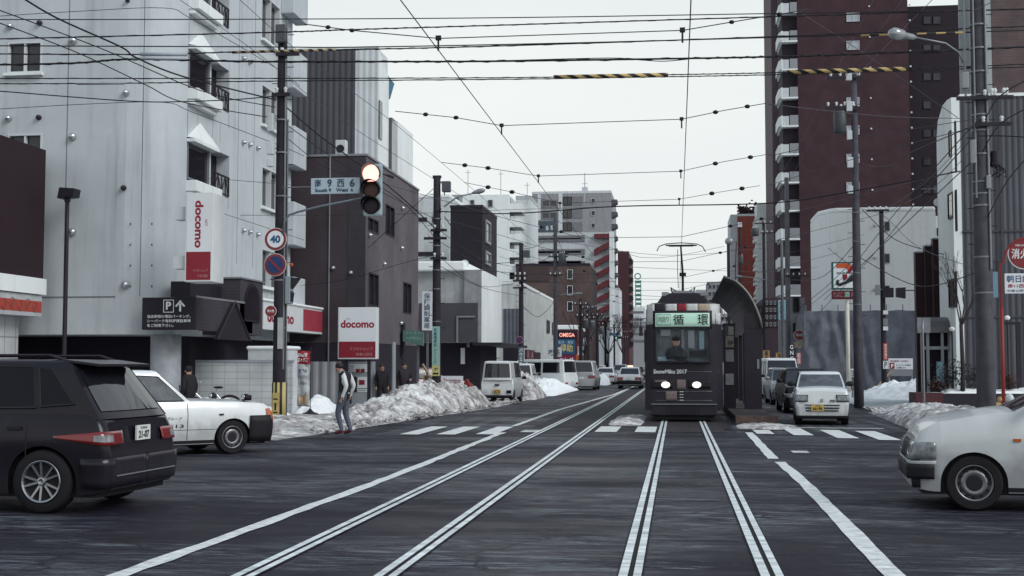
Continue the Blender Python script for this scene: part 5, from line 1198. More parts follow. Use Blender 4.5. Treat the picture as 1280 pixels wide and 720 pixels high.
def vehicle(name, label, cat, loc, rz, L, W, H, wb, fo, belt, cabin, paintm, rim='steel', wr=.3, group=None, clear=.2, lower=None, sidewin=(), doors=(), fbump=None, rbump=None, lights='kei', tail='low', plate=None, platey='', pf=True, hatch=False, mirrors=True, seatlook=False, nose=.80, plan_n=12, rail=False, spoiler=False, shiftp=0, taildark=False, fender=None):
    """front is +Y.  belt: (y, z) line of bonnet, waist and boot; cabin: (base front y, base rear y, roof front y, roof rear y, roof half width factor)"""
    t = thing(name, label, cat, loc, rz, group); hl = L / 2; yf = hl - fo; yr = yf - wb; ar = wr * 1.16; tw_ = W / 2 - .02
    def zb_(y):
        z = clear + .05 * max(0, (abs(y) - hl * .82) / (hl * .18)) ** 2
        for c in (yf, yr):
            d = abs(y - c)
            if d < ar: z = max(z, wr * .98 + math.sqrt(max(0, ar * ar - d * d)) * .98)
        return z
    def zt_(y): return interp(belt, y)
    def plan(y): return max(0.0, 1 - (abs(y) / hl) ** plan_n * (1 - nose ** plan_n)) ** (1 / plan_n) if False else (1 - min(1, abs(y) / hl) ** plan_n) ** (1 / 3.2) * (1 - nose) + nose
    def xs(y, z):
        b0, t0 = clear, zt_(y); q = max(0, min(1, (z - b0) / max(t0 - b0, .01)))
        f = 1 - .075 * (1 - q) ** 2 - .085 * max(0, (q - .62) / .38) ** 2
        return W / 2 * plan(y) * f
    ys = sorted(set([-hl + L * k / 46 for k in range(47)] + [c + ar * math.sin(R(a)) for c in (yf, yr) for a in range(-90, 91, 10)] + [s * hl * q for s in (-1, 1) for q in (.97, .985, .995)] + [c + s * (ar + .004) for c in (yf, yr) for s in (-1, 1)]))
    NS = 9; NT = 6; mb = MB(); vs = []
    def yb(y, z):   # the ends bulge: belt line leans in at nose and tail
        q = max(0, min(1, (z - clear) / max(zt_(y) - clear, .01))); e = max(0, (abs(y) / hl - .90) / .10)
        return y - math.copysign(1, y) * e * (.10 * q ** 3 + .05 * (1 - q) ** 2)
    for y in ys:
        z0, z1 = zb_(y), zt_(y); z0 = min(z0, z1 - .04); ring = []
        for k in range(NS + 1):
            z = z0 + (z1 - z0) * k / NS; ring.append((xs(y, z), yb(y, z), z))
        xt, yt_, zt__ = ring[-1]
        for k in range(1, NT + 1): u = k / NT; ring.append((xt * (1 - u), yt_, z1 + .045 * (1 - (1 - u) ** 2.2) * (1 if abs(y) < hl * .97 else .5)))
        vs.append(ring)
    m = len(vs[0]); 
    for s in (1, -1):
        flat = [(s * p[0], p[1], p[2]) for ring in vs for p in ring]; n = len(vs)
        fs = [(i * m + j, (i + 1) * m + j, (i + 1) * m + j + 1, i * m + j + 1) for i in range(n - 1) for j in range(m - 1)]
        if s == 1: fs = [f[::-1] for f in fs]
        mb.add(flat, fs)
    for e in (0, -1):
        ring = vs[e]; q = [(p[0], p[1], p[2]) for p in ring] + [(-p[0], p[1], p[2]) for p in ring[::-1][1:]]
        mb.poly(q if e == 0 else q[::-1])
    body = mb.build('body', paintm, t, smooth=True, world=False)
    em = body.modifiers.new('e', 'EDGE_SPLIT'); em.split_angle = R(38)
    mb = MB(); mb.box(-W / 2 + .13, -hl + .15, clear - .03, W / 2 - .13, hl - .15, .62); mb.build('underbody', plas, t, world=False)
    # cabin
    cf, cr_, rf, rr, rw = cabin; zr = H - .05
    def zc0(y): return interp(belt, y)
    xb = lambda y: xs(y, zt_(y)) - .015
    xm = xs((cf + cr_) / 2, zt_((cf + cr_) / 2)) - .015
    zb0 = min(zt_(cf), zt_(cr_)) - .03; zfront = zt_(cf); zrear = zt_(cr_)
    def cab(q, y01):   # q height 0..1, y01 0=rear 1=front
        pass
    def cabpt(q):      # outline at height q: half width, front y, rear y, z(front), z(rear)
        xw = xm + (xm * rw - xm) * q ** 1.25; return xw, cf + (rf - cf) * q, cr_ + (rr - cr_) * q
    mb = MB(); NR = 7; rings = []
    for k in range(NR + 1):
        q = k / NR; xw, a, b_ = cabpt(q); c = .10; r = []
        corner = [(1 - .02, 0), (.97, .03), (.90, .055), (.6, .085), (.3, .105), (0, .11)]
        fr = [(xw * cx, a - .0 + cy * 1.1 - .03) for cx, cy in corner]
        re = [(xw * cx, b_ - cy * .8 + .03) for cx, cy in corner]
        mid = [(xw, a + (b_ - a) * j / 8) for j in range(0, 9)]
        half = fr[::-1] + mid + re
        for (x, y) in half:
            f_ = (y - b_) / (a - b_) if a != b_ else 0; f_ = max(0, min(1, f_))
            zbase = zrear + (zfront - zrear) * f_ - .03; r.append((x, y, zbase + (zr - zbase) * q))
        rings.append(r)
    # roof crown
    base = rings[-1]; yc = (rf + rr) / 2
    for sc, dz in ((.965, .026), (.88, .042), (.6, .052)):
        rings.append([(x * sc, yc + (y - yc) * sc, z + dz) for x, y, z in base])
    mm = len(rings[0])
    for s in (1, -1):
        flat = [(s * p[0], p[1], p[2]) for r in rings for p in r]
        fs = [(i * mm + j, (i + 1) * mm + j, (i + 1) * mm + j + 1, i * mm + j + 1) for i in range(len(rings) - 1) for j in range(mm - 1)]
        top = len(rings) - 1; mb.add(flat, fs if s == 1 else [f[::-1] for f in fs])
        q_ = [(s * p[0], p[1], p[2]) for p in rings[-1]]; mb.poly(q_ if s == -1 else q_[::-1])
    rfo = mb.build('roof', paintm, t, smooth=True, world=False); em = rfo.modifiers.new('e', 'EDGE_SPLIT'); em.split_angle = R(40)
    def cside(y, z, off):
        f_ = max(0, min(1, (y - cr_) / (cf - cr_))); zbase = zrear + (zfront - zrear) * f_ - .03; q = max(0, min(1, (z - zbase) / (zr - zbase)))
        return cabpt(q)[0] + off
    def cend(front, xf, q, off):
        xw, a, b_ = cabpt(q); x = xw * xf; cyv = interp([(0, .11), (.3, .105), (.6, .085), (.90, .055), (.97, .03), (.98, 0)], abs(xf))
        y = (a + cyv * 1.1 - .03 + off) if front else (b_ - cyv * .8 + .03 - off)
        zbase = (zfront if front else zrear) - .03; return (x, y, zbase + (zr - zbase) * q)
    gw = MB(); gw.grid(lambda u, v: cend(True, -.93 + 1.86 * u, .10 + .82 * v, .014), 20, 4); gw.build('windscreen', glass if not seatlook else mat('glass_lightish', (.09, .10, .115), .07, var=.7, scale=2.2, spec=.6), t, smooth=True, world=False)  # pale mottled glass colour stands in for reflections on the windscreen
    gw = MB(); rq = (.14, .92) if not hatch else (.10, .9); gw.grid(lambda u, v: cend(False, -.88 + 1.76 * u, rq[0] + (rq[1] - rq[0]) * v, .014), 20, 4); gw.build('rear_window', glass, t, smooth=True, world=False)
    for pts in sidewin:
        for s in (1, -1):
            gw = MB(); gw.poly([(s * cside(y, z, .010), y, z) for y, z in pts]); w = gw.build('side_window', MATS['glass_lightish'] if seatlook else mat('glass_privacy', (.008, .008, .012), .15, var=0, spec=.15) if spoiler else glass, t, world=False)
            gw = MB(); gw.tube([(s * cside(y, z, .008), y, z) for y, z in pts + [pts[0]]], .012, 4, cap=False); gw.build('seal', seam, w, world=False)
    # surface patches
    def sp(y, z, off): 
        return (xs(y, z) + off, yb(y, z), z)
    for y0, z0, z1 in doors:
        for s in (1, -1):
            mb = MB(); mb.grid(lambda u, v: (s * (xs(y0 + .012 * (u - .5), z0 + (z1 - z0) * v) + .003), y0 + .012 * (u - .5), z0 + (z1 - z0) * v), 1, 8); mb.build('door_gap', seam, t, world=False)
            mb = MB(); zz = z1 - .13; mb.box(s * (xs(y0, zz) - .01), y0 + .06, zz - .015, s * (xs(y0, zz) + .03), y0 + .22, zz + .02) if y0 < .2 else mb.box(s * .1, y0, .4, s * .12, y0 + .02, .42); mb.build('door_handle', plas if lower else paintm, t, world=False)
    def endpatch(sgn, q0, q1, z0, z1, off, m_, nm, both=True, par=None, side=None):
        """patch that wraps round a nose or tail corner: q<1 across the face, q>1 back along the flank in metres"""
        sides = (1, -1) if both else (side or 1,); outs = []
        for s in sides:
            ye = sgn * hl
            def fn(u, v):
                q = q0 + (q1 - q0) * u; z = z0 + (z1 - z0) * v
                if q <= 1: x = xs(ye, z) * q; y = yb(ye, z) + sgn * off; x += off * q
                else: yy = sgn * (hl - (q - 1)); x = xs(yy, z) + off; y = yb(yy, z) + (sgn * off * max(0, 1 - (q - 1) * 4))
                return (s * x, y, z)
            mb = MB(); mb.grid(fn, 14, 4); outs.append(mb.build(nm, m_, par or t, smooth=True, world=False, solid=.012))
        return outs
    if fbump: endpatch(1, 0, 1 + fbump[2], fbump[0], fbump[1], fbump[3], plas, 'front_bumper')
    if rbump: endpatch(-1, 0, 1 + rbump[2], rbump[0], rbump[1], rbump[3], paint_bk if spoiler else plas, 'rear_bumper')
    zn = zt_(hl)
    if lights == 'kei':
        endpatch(1, .60, 1.08, zn - .27, zn - .08, .008, plas, 'headlight_surround'); endpatch(1, .63, 1.05, zn - .255, zn - .095, .016, lens_c, 'headlight')
    elif lights == 'wagon':
        endpatch(1, .62, 1.30, zn - .235, zn - .04, .014, lens_c, 'headlight')
        endpatch(1, 0, .60, zn - .23, zn - .05, .012, plas, 'grille')
        endpatch(1, .0, 1.30, zn - .285, zn - .25, .016, paintm, 'trim_strip')
        endpatch(1, 1.02, 1.12, .24, .62, .01, seam, 'bumper_joint')
    elif lights == 'taxi':
        endpatch(1, .55, 1.0, zn - .22, zn - .06, .012, lens_c, 'headlight'); endpatch(1, .99, 1.17, zn - .24, zn - .03, .016, lens_o, 'indicator')
        endpatch(1, 0, .5, zn - .24, zn - .05, .012, plas, 'grille')
    elif lights == 'dark':
        endpatch(1, .52, 1.16, zn - .22, zn - .08, .012, lens_c, 'headlight'); endpatch(1, 0, .5, .45, zn - .12, .010, plas, 'grille')
    zr_ = zt_(-hl)
    if tail == 'low': endpatch(-1, .62, .95, .40, .52, .012, lens_r, 'tail_lamp')
    elif tail == 'mid': endpatch(-1, .55, 1.10, zr_ - .30, zr_ - .12, .012, lens_r, 'tail_lamp')
    elif tail == 'wrap':
        for s in (1, -1):
            def fn(u, v):
                q = .62 + 1.0 * u; zc = zr_ - .17 + .03 * max(0, q - 1); hh = (.066 * (1 - max(0, (q - 1.05) / .6)) + .008); z = zc + hh * (2 * v - 1)
                if q <= 1: x = xs(-hl, z) * q + .012; y = yb(-hl, z) - .014
                else: yy = -(hl - (q - 1)); x = xs(yy, z) + .014; y = yb(yy, z) - .014 * max(0, 1 - (q - 1) * 4)
                return (s * x, y, z)
            mb = MB(); mb.grid(fn, 20, 4); tl = mb.build('tail_lamp', lens_r, t, smooth=True, world=False, solid=.012)
            def fn2(u, v):
                a = fn(.28 + .26 * u, .25 + .5 * v); return (a[0] + s * .008, a[1] - .008, a[2])
            mb = MB(); mb.grid(fn2, 8, 3); mb.build('lamp_lens', lens_c, tl, smooth=True, world=False)
    if plate:
        ye = yb(-hl, .6) if not pf else yb(hl, .4)
        sg = 1 if pf else -1; zp = (.33 if pf else shiftp or zr_ - .38)
        if pf and shiftp: zp = shiftp
        xo = platey[1] if isinstance(platey, tuple) else 0
        ye = yb(sg * hl, zp + .08)
        mb = MB(); mb.box(xo - .165, ye + sg * .012, zp, xo + .165, ye + sg * .035, zp + .165); p = mb.build('number_plate', plate, t, world=False)
        tx = platey[0] if isinstance(platey, tuple) else platey
        if tx:
            u_ = (-1, 0, 0) if pf else (1, 0, 0)
            text(p, tx, (xo - u_[0] * .13, ye + sg * .039, zp + .02), u_, (0, 0, 1), .26, .085, txt_k, bold=.03, world=False)
            text(p, '札幌580', (xo - u_[0] * .08, ye + sg * .039, zp + .12), u_, (0, 0, 1), .16, .032, txt_k, world=False)
    # wheels
    for cy in (yf, yr):
        for s in (1, -1):
            x0 = s * (W / 2 - .03); wd = .19 if wr < .33 else .22
            mb = MB(); c = Vector((x0 - s * wd, cy, wr)); mb.lathe(c, (s, 0, 0), [(0, wr * .6), (.0, wr * .93), (.02, wr * .985), (.05, wr), (wd - .05, wr), (wd - .02, wr * .985), (wd, wr * .93), (wd, wr * .70), (wd - .03, wr * .66)], 40)
            ty = mb.build('wheel', tyre_m, t, smooth=True, world=False); em = ty.modifiers.new('e', 'EDGE_SPLIT'); em.split_angle = R(50)
            ax = Vector((s, 0, 0)); o0 = Vector((x0, cy, wr)); rr_ = wr * .67
            mb = MB()
            if rim == 'steel':
                mb.lathe(o0 - ax * .03, ax, [(.0, rr_), (.02, rr_), (.022, rr_ * .93), (.0, rr_ * .88), (-.02, rr_ * .80), (.012, rr_ * .64), (.016, rr_ * .56), (0, rr_ * .42), (.0, .01)], 36)
                rm = mb.build('rim', rim_st, ty, smooth=True, world=False)
                mb = MB()
                for k in range(12):
                    a = k * math.pi / 6; p = o0 + Vector((-s * .030, math.cos(a) * rr_ * .74, math.sin(a) * rr_ * .74)); mb.lathe(p, ax, [(0, rr_ * .075), (.012, rr_ * .07)], 8)
                mb.lathe(o0 - ax * .026, ax, [(0, rr_ * .44), (.006, rr_ * .40)], 20)
                mb.build('rim_hole', plas, rm, world=False)
            else:
                mb.lathe(o0 - ax * .05, ax, [(.0, rr_), (.055, rr_), (.06, rr_ * .97), (.05, rr_ * .90), (.01, rr_ * .88)], 40); mb.lathe(o0 - ax * .05, ax, [(0, rr_ * .2), (.05, rr_ * .2), (.055, rr_ * .14), (.04, .01)], 16)
                for k in range(10):
                    a = 2 * math.pi * (k // 2) / 5 + (.16 if k % 2 else -.16); a2 = a + (.10 if k % 2 else -.10); d0 = Vector((0, math.cos(a), math.sin(a))); d1 = Vector((0, math.cos(a2), math.sin(a2))); n0 = Vector((0, -math.sin(a), math.cos(a)))
                    p0 = o0 + d0 * rr_ * .14 - ax * .02; p1 = o0 + d1 * rr_ * .93 - ax * .004; w0 = n0 * rr_ * .055; mb.prism([p0 - w0, p1 - w0 * .9, p1 + w0 * .9, p0 + w0], -ax * .03)
                mb.build('rim', rim_al, ty, world=False)
                mb = MB(); mb.lathe(o0 - ax * .09, ax, [(0, rr_ * .9), (.01, rr_ * .88)], 24); mb.build('brake_disc', plas, ty, world=False)
    if mirrors:
        for s in (1, -1):
            y0 = cf - .24; zm = zt_(cf) + .10; x0 = xm
            mb = MB(); mb.ball((s * (x0 + .13), y0, zm), .11, .05, .075, 12, 8); mb.tube([(s * (x0 - .05), y0, zm - .06), (s * (x0 + .1), y0, zm - .02)], .022, 6)
            mr = mb.build('side_mirror', plas if mirrors == 'black' else paintm, t, smooth=True, world=False)
    if rail:
        for s in (1, -1):
            mb = MB(); x0 = s * xm * rw * .86; mb.tube([(x0, rf - .1, H - .01), (x0, rf - .25, H + .045), (x0, rr + .3, H + .045), (x0, rr + .12, H - .01)], .018, 6); mb.build('roof_rail', dark_trim, t, world=False)
    if spoiler:
        mb = MB(); xw, a, b_ = cabpt(1); mb.prism([(-xw * .96, b_ + .10, H + .0), (-xw * .92, b_ - .32, H - .05), (xw * .92, b_ - .32, H - .05), (xw * .96, b_ + .10, H + .0)], (0, 0, -.035)); mb.build('spoiler', paintm, t, world=False, bevel=.01)
    if lower:
        for s in (1, -1):
            mb = MB(); mb.grid(lambda u, v: (s * (xs((yr + ar) + (yf - yr - 2 * ar) * u, clear + lower * v) + .004), (yr + ar) + (yf - yr - 2 * ar) * u, clear + .01 + lower * v), 12, 2); mb.build('sill', plas, t, smooth=True, world=False)
    t['_'] = 0; del t['_']
    return t, dict(xs=xs, yb=yb, zt=zt_, cabpt=cabpt, hl=hl, yf=yf, yr=yr, xm=xm, cside=cside, endpatch=endpatch)
def place(px, py, anglecam, lx, ly):
    """the model's ground point (lx, ly) stands at a pixel of the ground"""
    g_ = PG(px, py); a = camang(anglecam); c, s = math.cos(a), math.sin(a)
    return (g_.x - (lx * c - ly * s), g_.y - (lx * s + ly * c), 0), a

# black SUV, turning away at the left edge
loc, rz = place(57, 641, 170, -.78, -1.43)
SUV, K = vehicle('suv_car', 'black sport utility car with red tail lamp crossing at the left edge', 'car', loc, rz, 4.40, 1.84, 1.67, 2.70, .93,
    [(-2.20, .98), (-2.05, 1.05), (-1.7, 1.07), (1.0, 1.06), (1.3, 1.02), (2.0, .93), (2.12, .82), (2.2, .72)], (1.15, -2.06, .35, -1.62, .80), paint_bk, 'alloy', .345,
    sidewin=([(-.35, 1.13), (.78, 1.13), (.30, 1.57), (-.35, 1.60)], [(-1.30, 1.14), (-.42, 1.13), (-.42, 1.60), (-1.2, 1.59)], [(-1.75, 1.18), (-1.36, 1.15), (-1.27, 1.57), (-1.42, 1.56)]),
    doors=((-.38, .35, 1.05), (-1.25, .6, 1.05), (.95, .35, 1.05)), rbump=(.28, .60, .3, .035), lights='dark', tail='wrap', plate=plate_w, platey='21-07', pf=False, shiftp=.76, lower=.12, rail=True, spoiler=True, mirrors=True, plan_n=10, nose=.84)
mb = MB(); mb.grid(lambda u, v: (-.72 + 1.44 * u, K['yb'](-2.19, .66) - .065, .40 + .012 * v), 6, 1); mb.build('chrome_strip', alu, SUV, world=False, solid=.01)
# white taxi
loc, rz = place(279, 567.5, 38, .72, 1.36)
TAX, K = vehicle('taxi_car', 'white saloon taxi with black bumper and fender mirrors waiting at the corner', 'car', loc, rz, 4.68, 1.69, 1.52, 2.72, .84,
    [(-2.34, .90), (-2.2, .94), (-1.4, .97), (-.2, .95), (.75, .96), (1.6, .94), (2.15, .90), (2.34, .84)], (.72, -1.58, .12, -1.05, .84), paint_wh, 'steel', .305,
    sidewin=([(-.42, .98), (.58, .97), (.12, 1.40), (-.42, 1.43)], [(-1.25, 1.0), (-.5, .98), (-.5, 1.43), (-1.0, 1.41)]),
    doors=((-.46, .3, .93), (-1.2, .62, .93), (.62, .28, .93)), fbump=(.21, .69, .52, .025), rbump=(.34, .6, .4, .035), seatlook=True, lights='taxi', tail='mid', mirrors=False, lower=.06, plan_n=14, nose=.88)
for s in (1, -1):
    y_ = 1.78; x_ = .66
    mb = MB(); mb.tube([(s * x_, y_, .86), (s * x_, y_, 1.0)], .015, 6); mb.box(s * x_ - .03, y_ - .03, .96, s * x_ + .10 * s + .02, y_ + .10, 1.06); mb.ball((s * (x_ + .04), y_ + .02, 1.02), .10, .07, .065); mm_ = mb.build('fender_mirror', plas, TAX, smooth=True, world=False)
    mb = MB(); mb.ball((s * (x_ + .04), y_ - .035, 1.025), .075, .025, .05); mb.build('mirror_glass', mirr, mm_, smooth=True, world=False)
mb = MB(); mb.box(-.15, -.75, 1.52, .15, -.60, 1.66); rl = mb.build('roof_lamp', mat('lamp_case', (.7, .7, .66), .4, var=0), TAX, world=False, bevel=.02)
text(rl, '個', (-.06, -.755, 1.545), (1, 0, 0), (0, 0, 1), .1, .09, txt_k, world=False)
xr_ = lambda y, z: (K['xs'](y, z) + .006)
for (y0, z0, w, h, s_) in ((-.02, .635, .40, .055, 'グループ'), (.02, .50, .40, .06, '513')):
    text(TAX, s_, (xr_(0, z0), y0 + .25, z0), (0, 1, 0), (0, 0, 1), w * .7, h, txt_k, bold=.02, world=False)
mb = MB(); mb.tube([(xr_(.15, .66), .15 + .045 * math.cos(t * .524), .66 + .045 * math.sin(t * .524)) for t in range(13)], .006, 4); mb.box(xr_(.15, .66), .135, .645, xr_(.15, .66) + .003, .165, .675); mb.build('emblem', txt_k, TAX, world=False)
mb = MB(); mb.grid(lambda u, v: (K['xs'](-1.1 + 2.3 * u, .46) + .003, -1.1 + 2.3 * u, .455 + .008 * v), 10, 1); mb.build('side_crease', seam, TAX, world=False)
mb = MB(); mb.box(xr_(1.25, .72), 1.22, .71, xr_(1.25, .72) + .02, 1.30, .735); mb.build('side_marker', plas, TAX, world=False)
# white wagon, right edge
loc, rz = place(1199, 621.5, 167, .72, 1.37)
WAG, K = vehicle('wagon_car', 'white estate car with steel wheels and black bumper nosing in from the right', 'car', loc, rz, 4.14, 1.69, 1.56, 2.55, .70,
    [(-2.07, .95), (-1.9, 1.0), (.6, 1.05), (.95, 1.09), (1.3, 1.05), (1.7, .98), (1.95, .88), (2.07, .79)], (.98, -2.0, .10, -1.85, .86), paint_wh2, 'steel', .305,
    sidewin=([(-.35, 1.04), (.70, 1.03), (.08, 1.43), (-.35, 1.44)], [(-1.1, 1.03), (-.43, 1.03), (-.43, 1.44), (-1.1, 1.44)], [(-1.85, 1.03), (-1.2, 1.03), (-1.2, 1.43), (-1.78, 1.41)]),
    doors=((-.40, .3, 1.0), (-1.25, .6, 1.0), (.72, .26, 1.0)), fbump=(.34, .50, .28, .03), lights='wagon', tail='low', mirrors=True, lower=.05, plan_n=9, nose=.80, clear=.20)
for s in (1, -1): mb = MB(); y_ = .92; mb.box(s * (K['xs'](y_, .78)), y_ - .04, .765, s * (K['xs'](y_, .78) + .012), y_ + .04, .80); mb.build('indicator', lens_o, WAG, world=False, bevel=.004)
mb = MB(); mb.tube([(-.5, 1.08, 1.02), (-.1, 1.02, 1.05), (.55, .96, 1.04)], .014, 5); mb.box(-.68, .98, .985, .68, 1.14, 1.0); mb.build('wiper', plas, WAG, world=False)
# white kei car facing us
KB = dict(L=3.4, W=1.475, H=1.50, wb=2.46, fo=.56)
loc, rz = place(1028, 531, 270 - 7.3, 0, 1.5)
ALT, K = vehicle('kei_car', 'small white hatchback with a yellow number plate facing the junction, first of the waiting queue', 'car', (loc[0] + .1, loc[1], 0), R(176), 3.4, 1.475, 1.44, 2.46, .56,
    [(-1.7, .9), (-1.5, .96), (.7, 1.0), (1.1, 1.0), (1.5, .96), (1.7, .89)], (1.02, -1.55, .42, -1.42, .84), paint_wh, 'steel', .275, seatlook=True,
    sidewin=([(-.25, 1.0), (.78, .99), (.38, 1.38), (-.25, 1.41)], [(-1.1, 1.02), (-.33, 1.0), (-.33, 1.41), (-1.1, 1.39)]), doors=((-.30, .3, .95), (.75, .3, .95)),
    lights='kei', tail='low', mirrors='black', plate=plate_y, platey=('66-96', .12), shiftp=.38, plan_n=12, nose=.85, clear=.19)
K['endpatch'](1, 0, .72, .44, .475, .012, plas, 'grille_slot'); K['endpatch'](1, 0, .74, .52, .55, .012, plas, 'grille_slot'); K['endpatch'](1, 0, .70, .37, .40, .012, plas, 'grille_slot')
K['endpatch'](1, 0, 1.1, .19, .255, .014, plas, 'front_lip')
mb = MB(); y_ = K['yb'](1.7, .66) + .008; mb.box(-.20, y_, .62, -.34, y_ + .006, .68); mb.build('model_badge', steel, ALT, world=False)
text(ALT, 'S', (.06, y_ + .006, .61), (-1, 0, 0), (0, 0, 1), .09, .085, steel, bold=.04, name='emblem', world=False)
mb = MB(); mb.ball((-.33, .45, 1.12), .16, .06, .22); mb.ball((.33, .45, 1.12), .16, .06, .22)
# queue behind it
G_ = 'cars queuing in the right lane'
ALT['group'] = G_
def lane(s, xleft, w): z = F / s; return (xleft + w / 2, z * .99 , 0)
vehicle('hatchback_car', 'glossy black car second in the right queue, half hidden by the white kei car', 'car', (3.55 + .85, 44.0 + 2, 0), R(180 + 1), 4.2, 1.70, 1.52, 2.55, .8,
    [(-2.1, .95), (-1.8, 1.0), (.7, 1.0), (1.1, .98), (1.8, .88), (2.1, .74)], (1.05, -1.9, .35, -1.65, .83), paint_bk, 'alloy', .3, sidewin=([(-.3, 1.05), (.75, 1.04), (.3, 1.42), (-.3, 1.44)], [(-1.3, 1.05), (-.4, 1.05), (-.4, 1.44), (-1.2, 1.42)]), lights='dark', tail='mid', mirrors='black', group=G_, plate=plate_w, platey='', plan_n=10)
vehicle('compact_car', 'silver compact car third in the right queue, behind the black one', 'car', (3.75 + .85, 53.0 + 2, 0), R(180 + 1), 3.9, 1.69, 1.52, 2.5, .75,
    [(-1.95, .95), (-1.7, 1.0), (.7, 1.0), (1.1, .98), (1.7, .88), (1.95, .74)], (1.05, -1.8, .35, -1.6, .83), paint_si, 'steel', .3, sidewin=([(-.3, 1.05), (.75, 1.04), (.3, 1.42), (-.3, 1.44)], [(-1.3, 1.05), (-.4, 1.05), (-.4, 1.44), (-1.2, 1.42)]), lights='kei', tail='mid', group=G_, plan_n=10)
VANB = [(-2.3, 1.05), (-2.1, 1.1), (1.7, 1.08), (2.0, 1.02), (2.3, .92)]
vehicle('delivery_van', 'tall white van last in the right queue with snow on its roof', 'van', (4.1 + .9, 62.5 + 2.3, 0), R(180 + 1), 4.6, 1.75, 1.98, 2.6, .9, VANB, (2.05, -2.22, 1.45, -2.1, .88), paint_wh, 'steel', .31,
    sidewin=([(.55, 1.15), (1.6, 1.15), (1.35, 1.78), (.55, 1.80)], [(-.9, 1.15), (.45, 1.15), (.45, 1.80), (-.9, 1.80)]), lights='kei', tail='low', mirrors='black', group=G_, plan_n=14, nose=.9)
# parked vans on the left
loc = PG(622, 504); 
V1, K = vehicle('kei_van', 'small white kei van seen from behind, parked between two snow heaps', 'van', (loc.x, loc.y + 1.7, 0), R(-1), 3.4, 1.44, 1.80, 2.4, .6,
    [(-1.7, 1.0), (-1.5, 1.04), (1.2, 1.02), (1.5, .96), (1.7, .85)], (1.5, -1.62, 1.0, -1.50, .88), paint_wh, 'steel', .27, sidewin=([(.3, 1.1), (1.1, 1.1), (.9, 1.7), (.3, 1.72)], [(-.6, 1.1), (.2, 1.1), (.2, 1.72), (-.6, 1.72)]), lights='kei', tail='none', plate=plate_y, platey='45-10', pf=False, shiftp=.42, mirrors='black', plan_n=16, nose=.93, clear=.24)
K['endpatch'](-1, 0, 1.0, .24, .34, .02, plas, 'rear_bumper'); K['endpatch'](-1, .62, .93, .42, .55, .014, plas, 'tail_lamp', both=False, side=1)
mb = MB(); y_ = K['yb'](-1.7, .75); mb.box(-.10, y_ - .03, .74, .10, y_ - .008, .81); mb.build('door_handle', plas, V1, world=False)
mb = MB(); mb.box(-.70, y_ - .012, .93, .70, y_ - .006, .94); mb.build('door_gap', seam, V1, world=False)
mb = MB(); mb.box(-.07, -1.52, 1.905, .07, -1.46, 1.935); mb.build('brake_lamp', plas, V1, world=False)
mb = MB(); mb.tube([(0, -1.60, 1.1), (.02, -1.60, 1.38)], .01, 4); mb.build('wiper', plas, V1, world=False)
gp = P(650, 480, 23.5)
vehicle('hatch_backed_car', 'white square-backed car with dark roof rails parked behind the kei van', 'car', (gp.x - .15, gp.y + 2, 0), R(2), 4.3, 1.72, 1.72, 2.5, .85,
    [(-2.15, 1.0), (-1.9, 1.05), (1.0, 1.02), (1.9, .92), (2.15, .8)], (1.1, -2.05, .5, -1.9, .85), paint_wh, 'steel', .32, sidewin=([(-.3, 1.1), (.8, 1.1), (.4, 1.6), (-.3, 1.62)], [(-1.7, 1.1), (-.4, 1.1), (-.4, 1.62), (-1.6, 1.6)]), lights='dark', tail='mid', rail=True, mirrors='black', plan_n=12)
gp = P(678, 478, 19.5)
vehicle('minibus_van', 'long white van parked side-on behind the pole with its side windows showing', 'van', (gp.x - .2, gp.y + 1.5, 0), R(62), 4.7, 1.75, 2.0, 2.6, .9, VANB, (2.05, -2.22, 1.45, -2.1, .9), paint_wh, 'steel', .31,
    sidewin=([(.75, 1.15), (1.6, 1.15), (1.35, 1.78), (.75, 1.80)], [(-.45, 1.15), (.6, 1.15), (.6, 1.80), (-.45, 1.80)], [(-1.9, 1.15), (-.6, 1.15), (-.6, 1.80), (-1.85, 1.80)]), lights='kei', tail='low', mirrors='black', plan_n=14, nose=.9)
GL = 'cars ahead in the left lane'
gp = PG(728, 487.5)
vehicle('minivan_car', 'silver minivan seen from behind, nearest car in the far left lane', 'car', (gp.x, gp.y + 2.4, 0), R(-1), 4.8, 1.80, 1.93, 2.9, .9,
    [(-2.4, 1.08), (-2.2, 1.12), (1.6, 1.05), (2.1, .95), (2.4, .85)], (1.9, -2.25, 1.1, -2.0, .80), paint_si, 'steel', .33, sidewin=([(-.3, 1.2), (1.4, 1.15), (.9, 1.75), (-.3, 1.8)],), lights='dark', tail='mid', group=GL, plate=plate_w, pf=False, platey='', shiftp=.70, plan_n=12, nose=.86)
gp = PG(757, 480.5)
vehicle('saloon_car', 'white saloon seen from behind, just beyond the silver minivan', 'car', (gp.x, gp.y + 2.2, 0), R(-2), 4.5, 1.7, 1.45, 2.6, .9,
    [(-2.25, .88), (-2.1, .95), (-1.5, .97), (.8, .93), (1.8, .85), (2.25, .72)], (.8, -1.6, .1, -1.0, .83), paint_wh, 'steel', .3, sidewin=([(-.9, 1.0), (.5, 1.0), (.1, 1.36), (-.8, 1.36)],), lights='dark', tail='mid', group=GL, plan_n=12, plate=plate_w, pf=False, platey='', shiftp=.55)
gp = PG(762, 474.5)
vehicle('estate_car', 'white car with a dark rear window partly hidden beyond the white saloon', 'car', (gp.x - 1.2, gp.y + 2.2, 0), R(-4), 4.5, 1.7, 1.62, 2.6, .9,
    [(-2.25, .95), (-2.1, 1.0), (1.0, .98), (1.8, .88), (2.25, .75)], (1.0, -2.1, .3, -1.8, .83), paint_wh2, 'steel', .3, sidewin=([(-1.5, 1.05), (.6, 1.05), (.25, 1.5), (-1.4, 1.5)],), lights='dark', tail='mid', group=GL, plan_n=12)
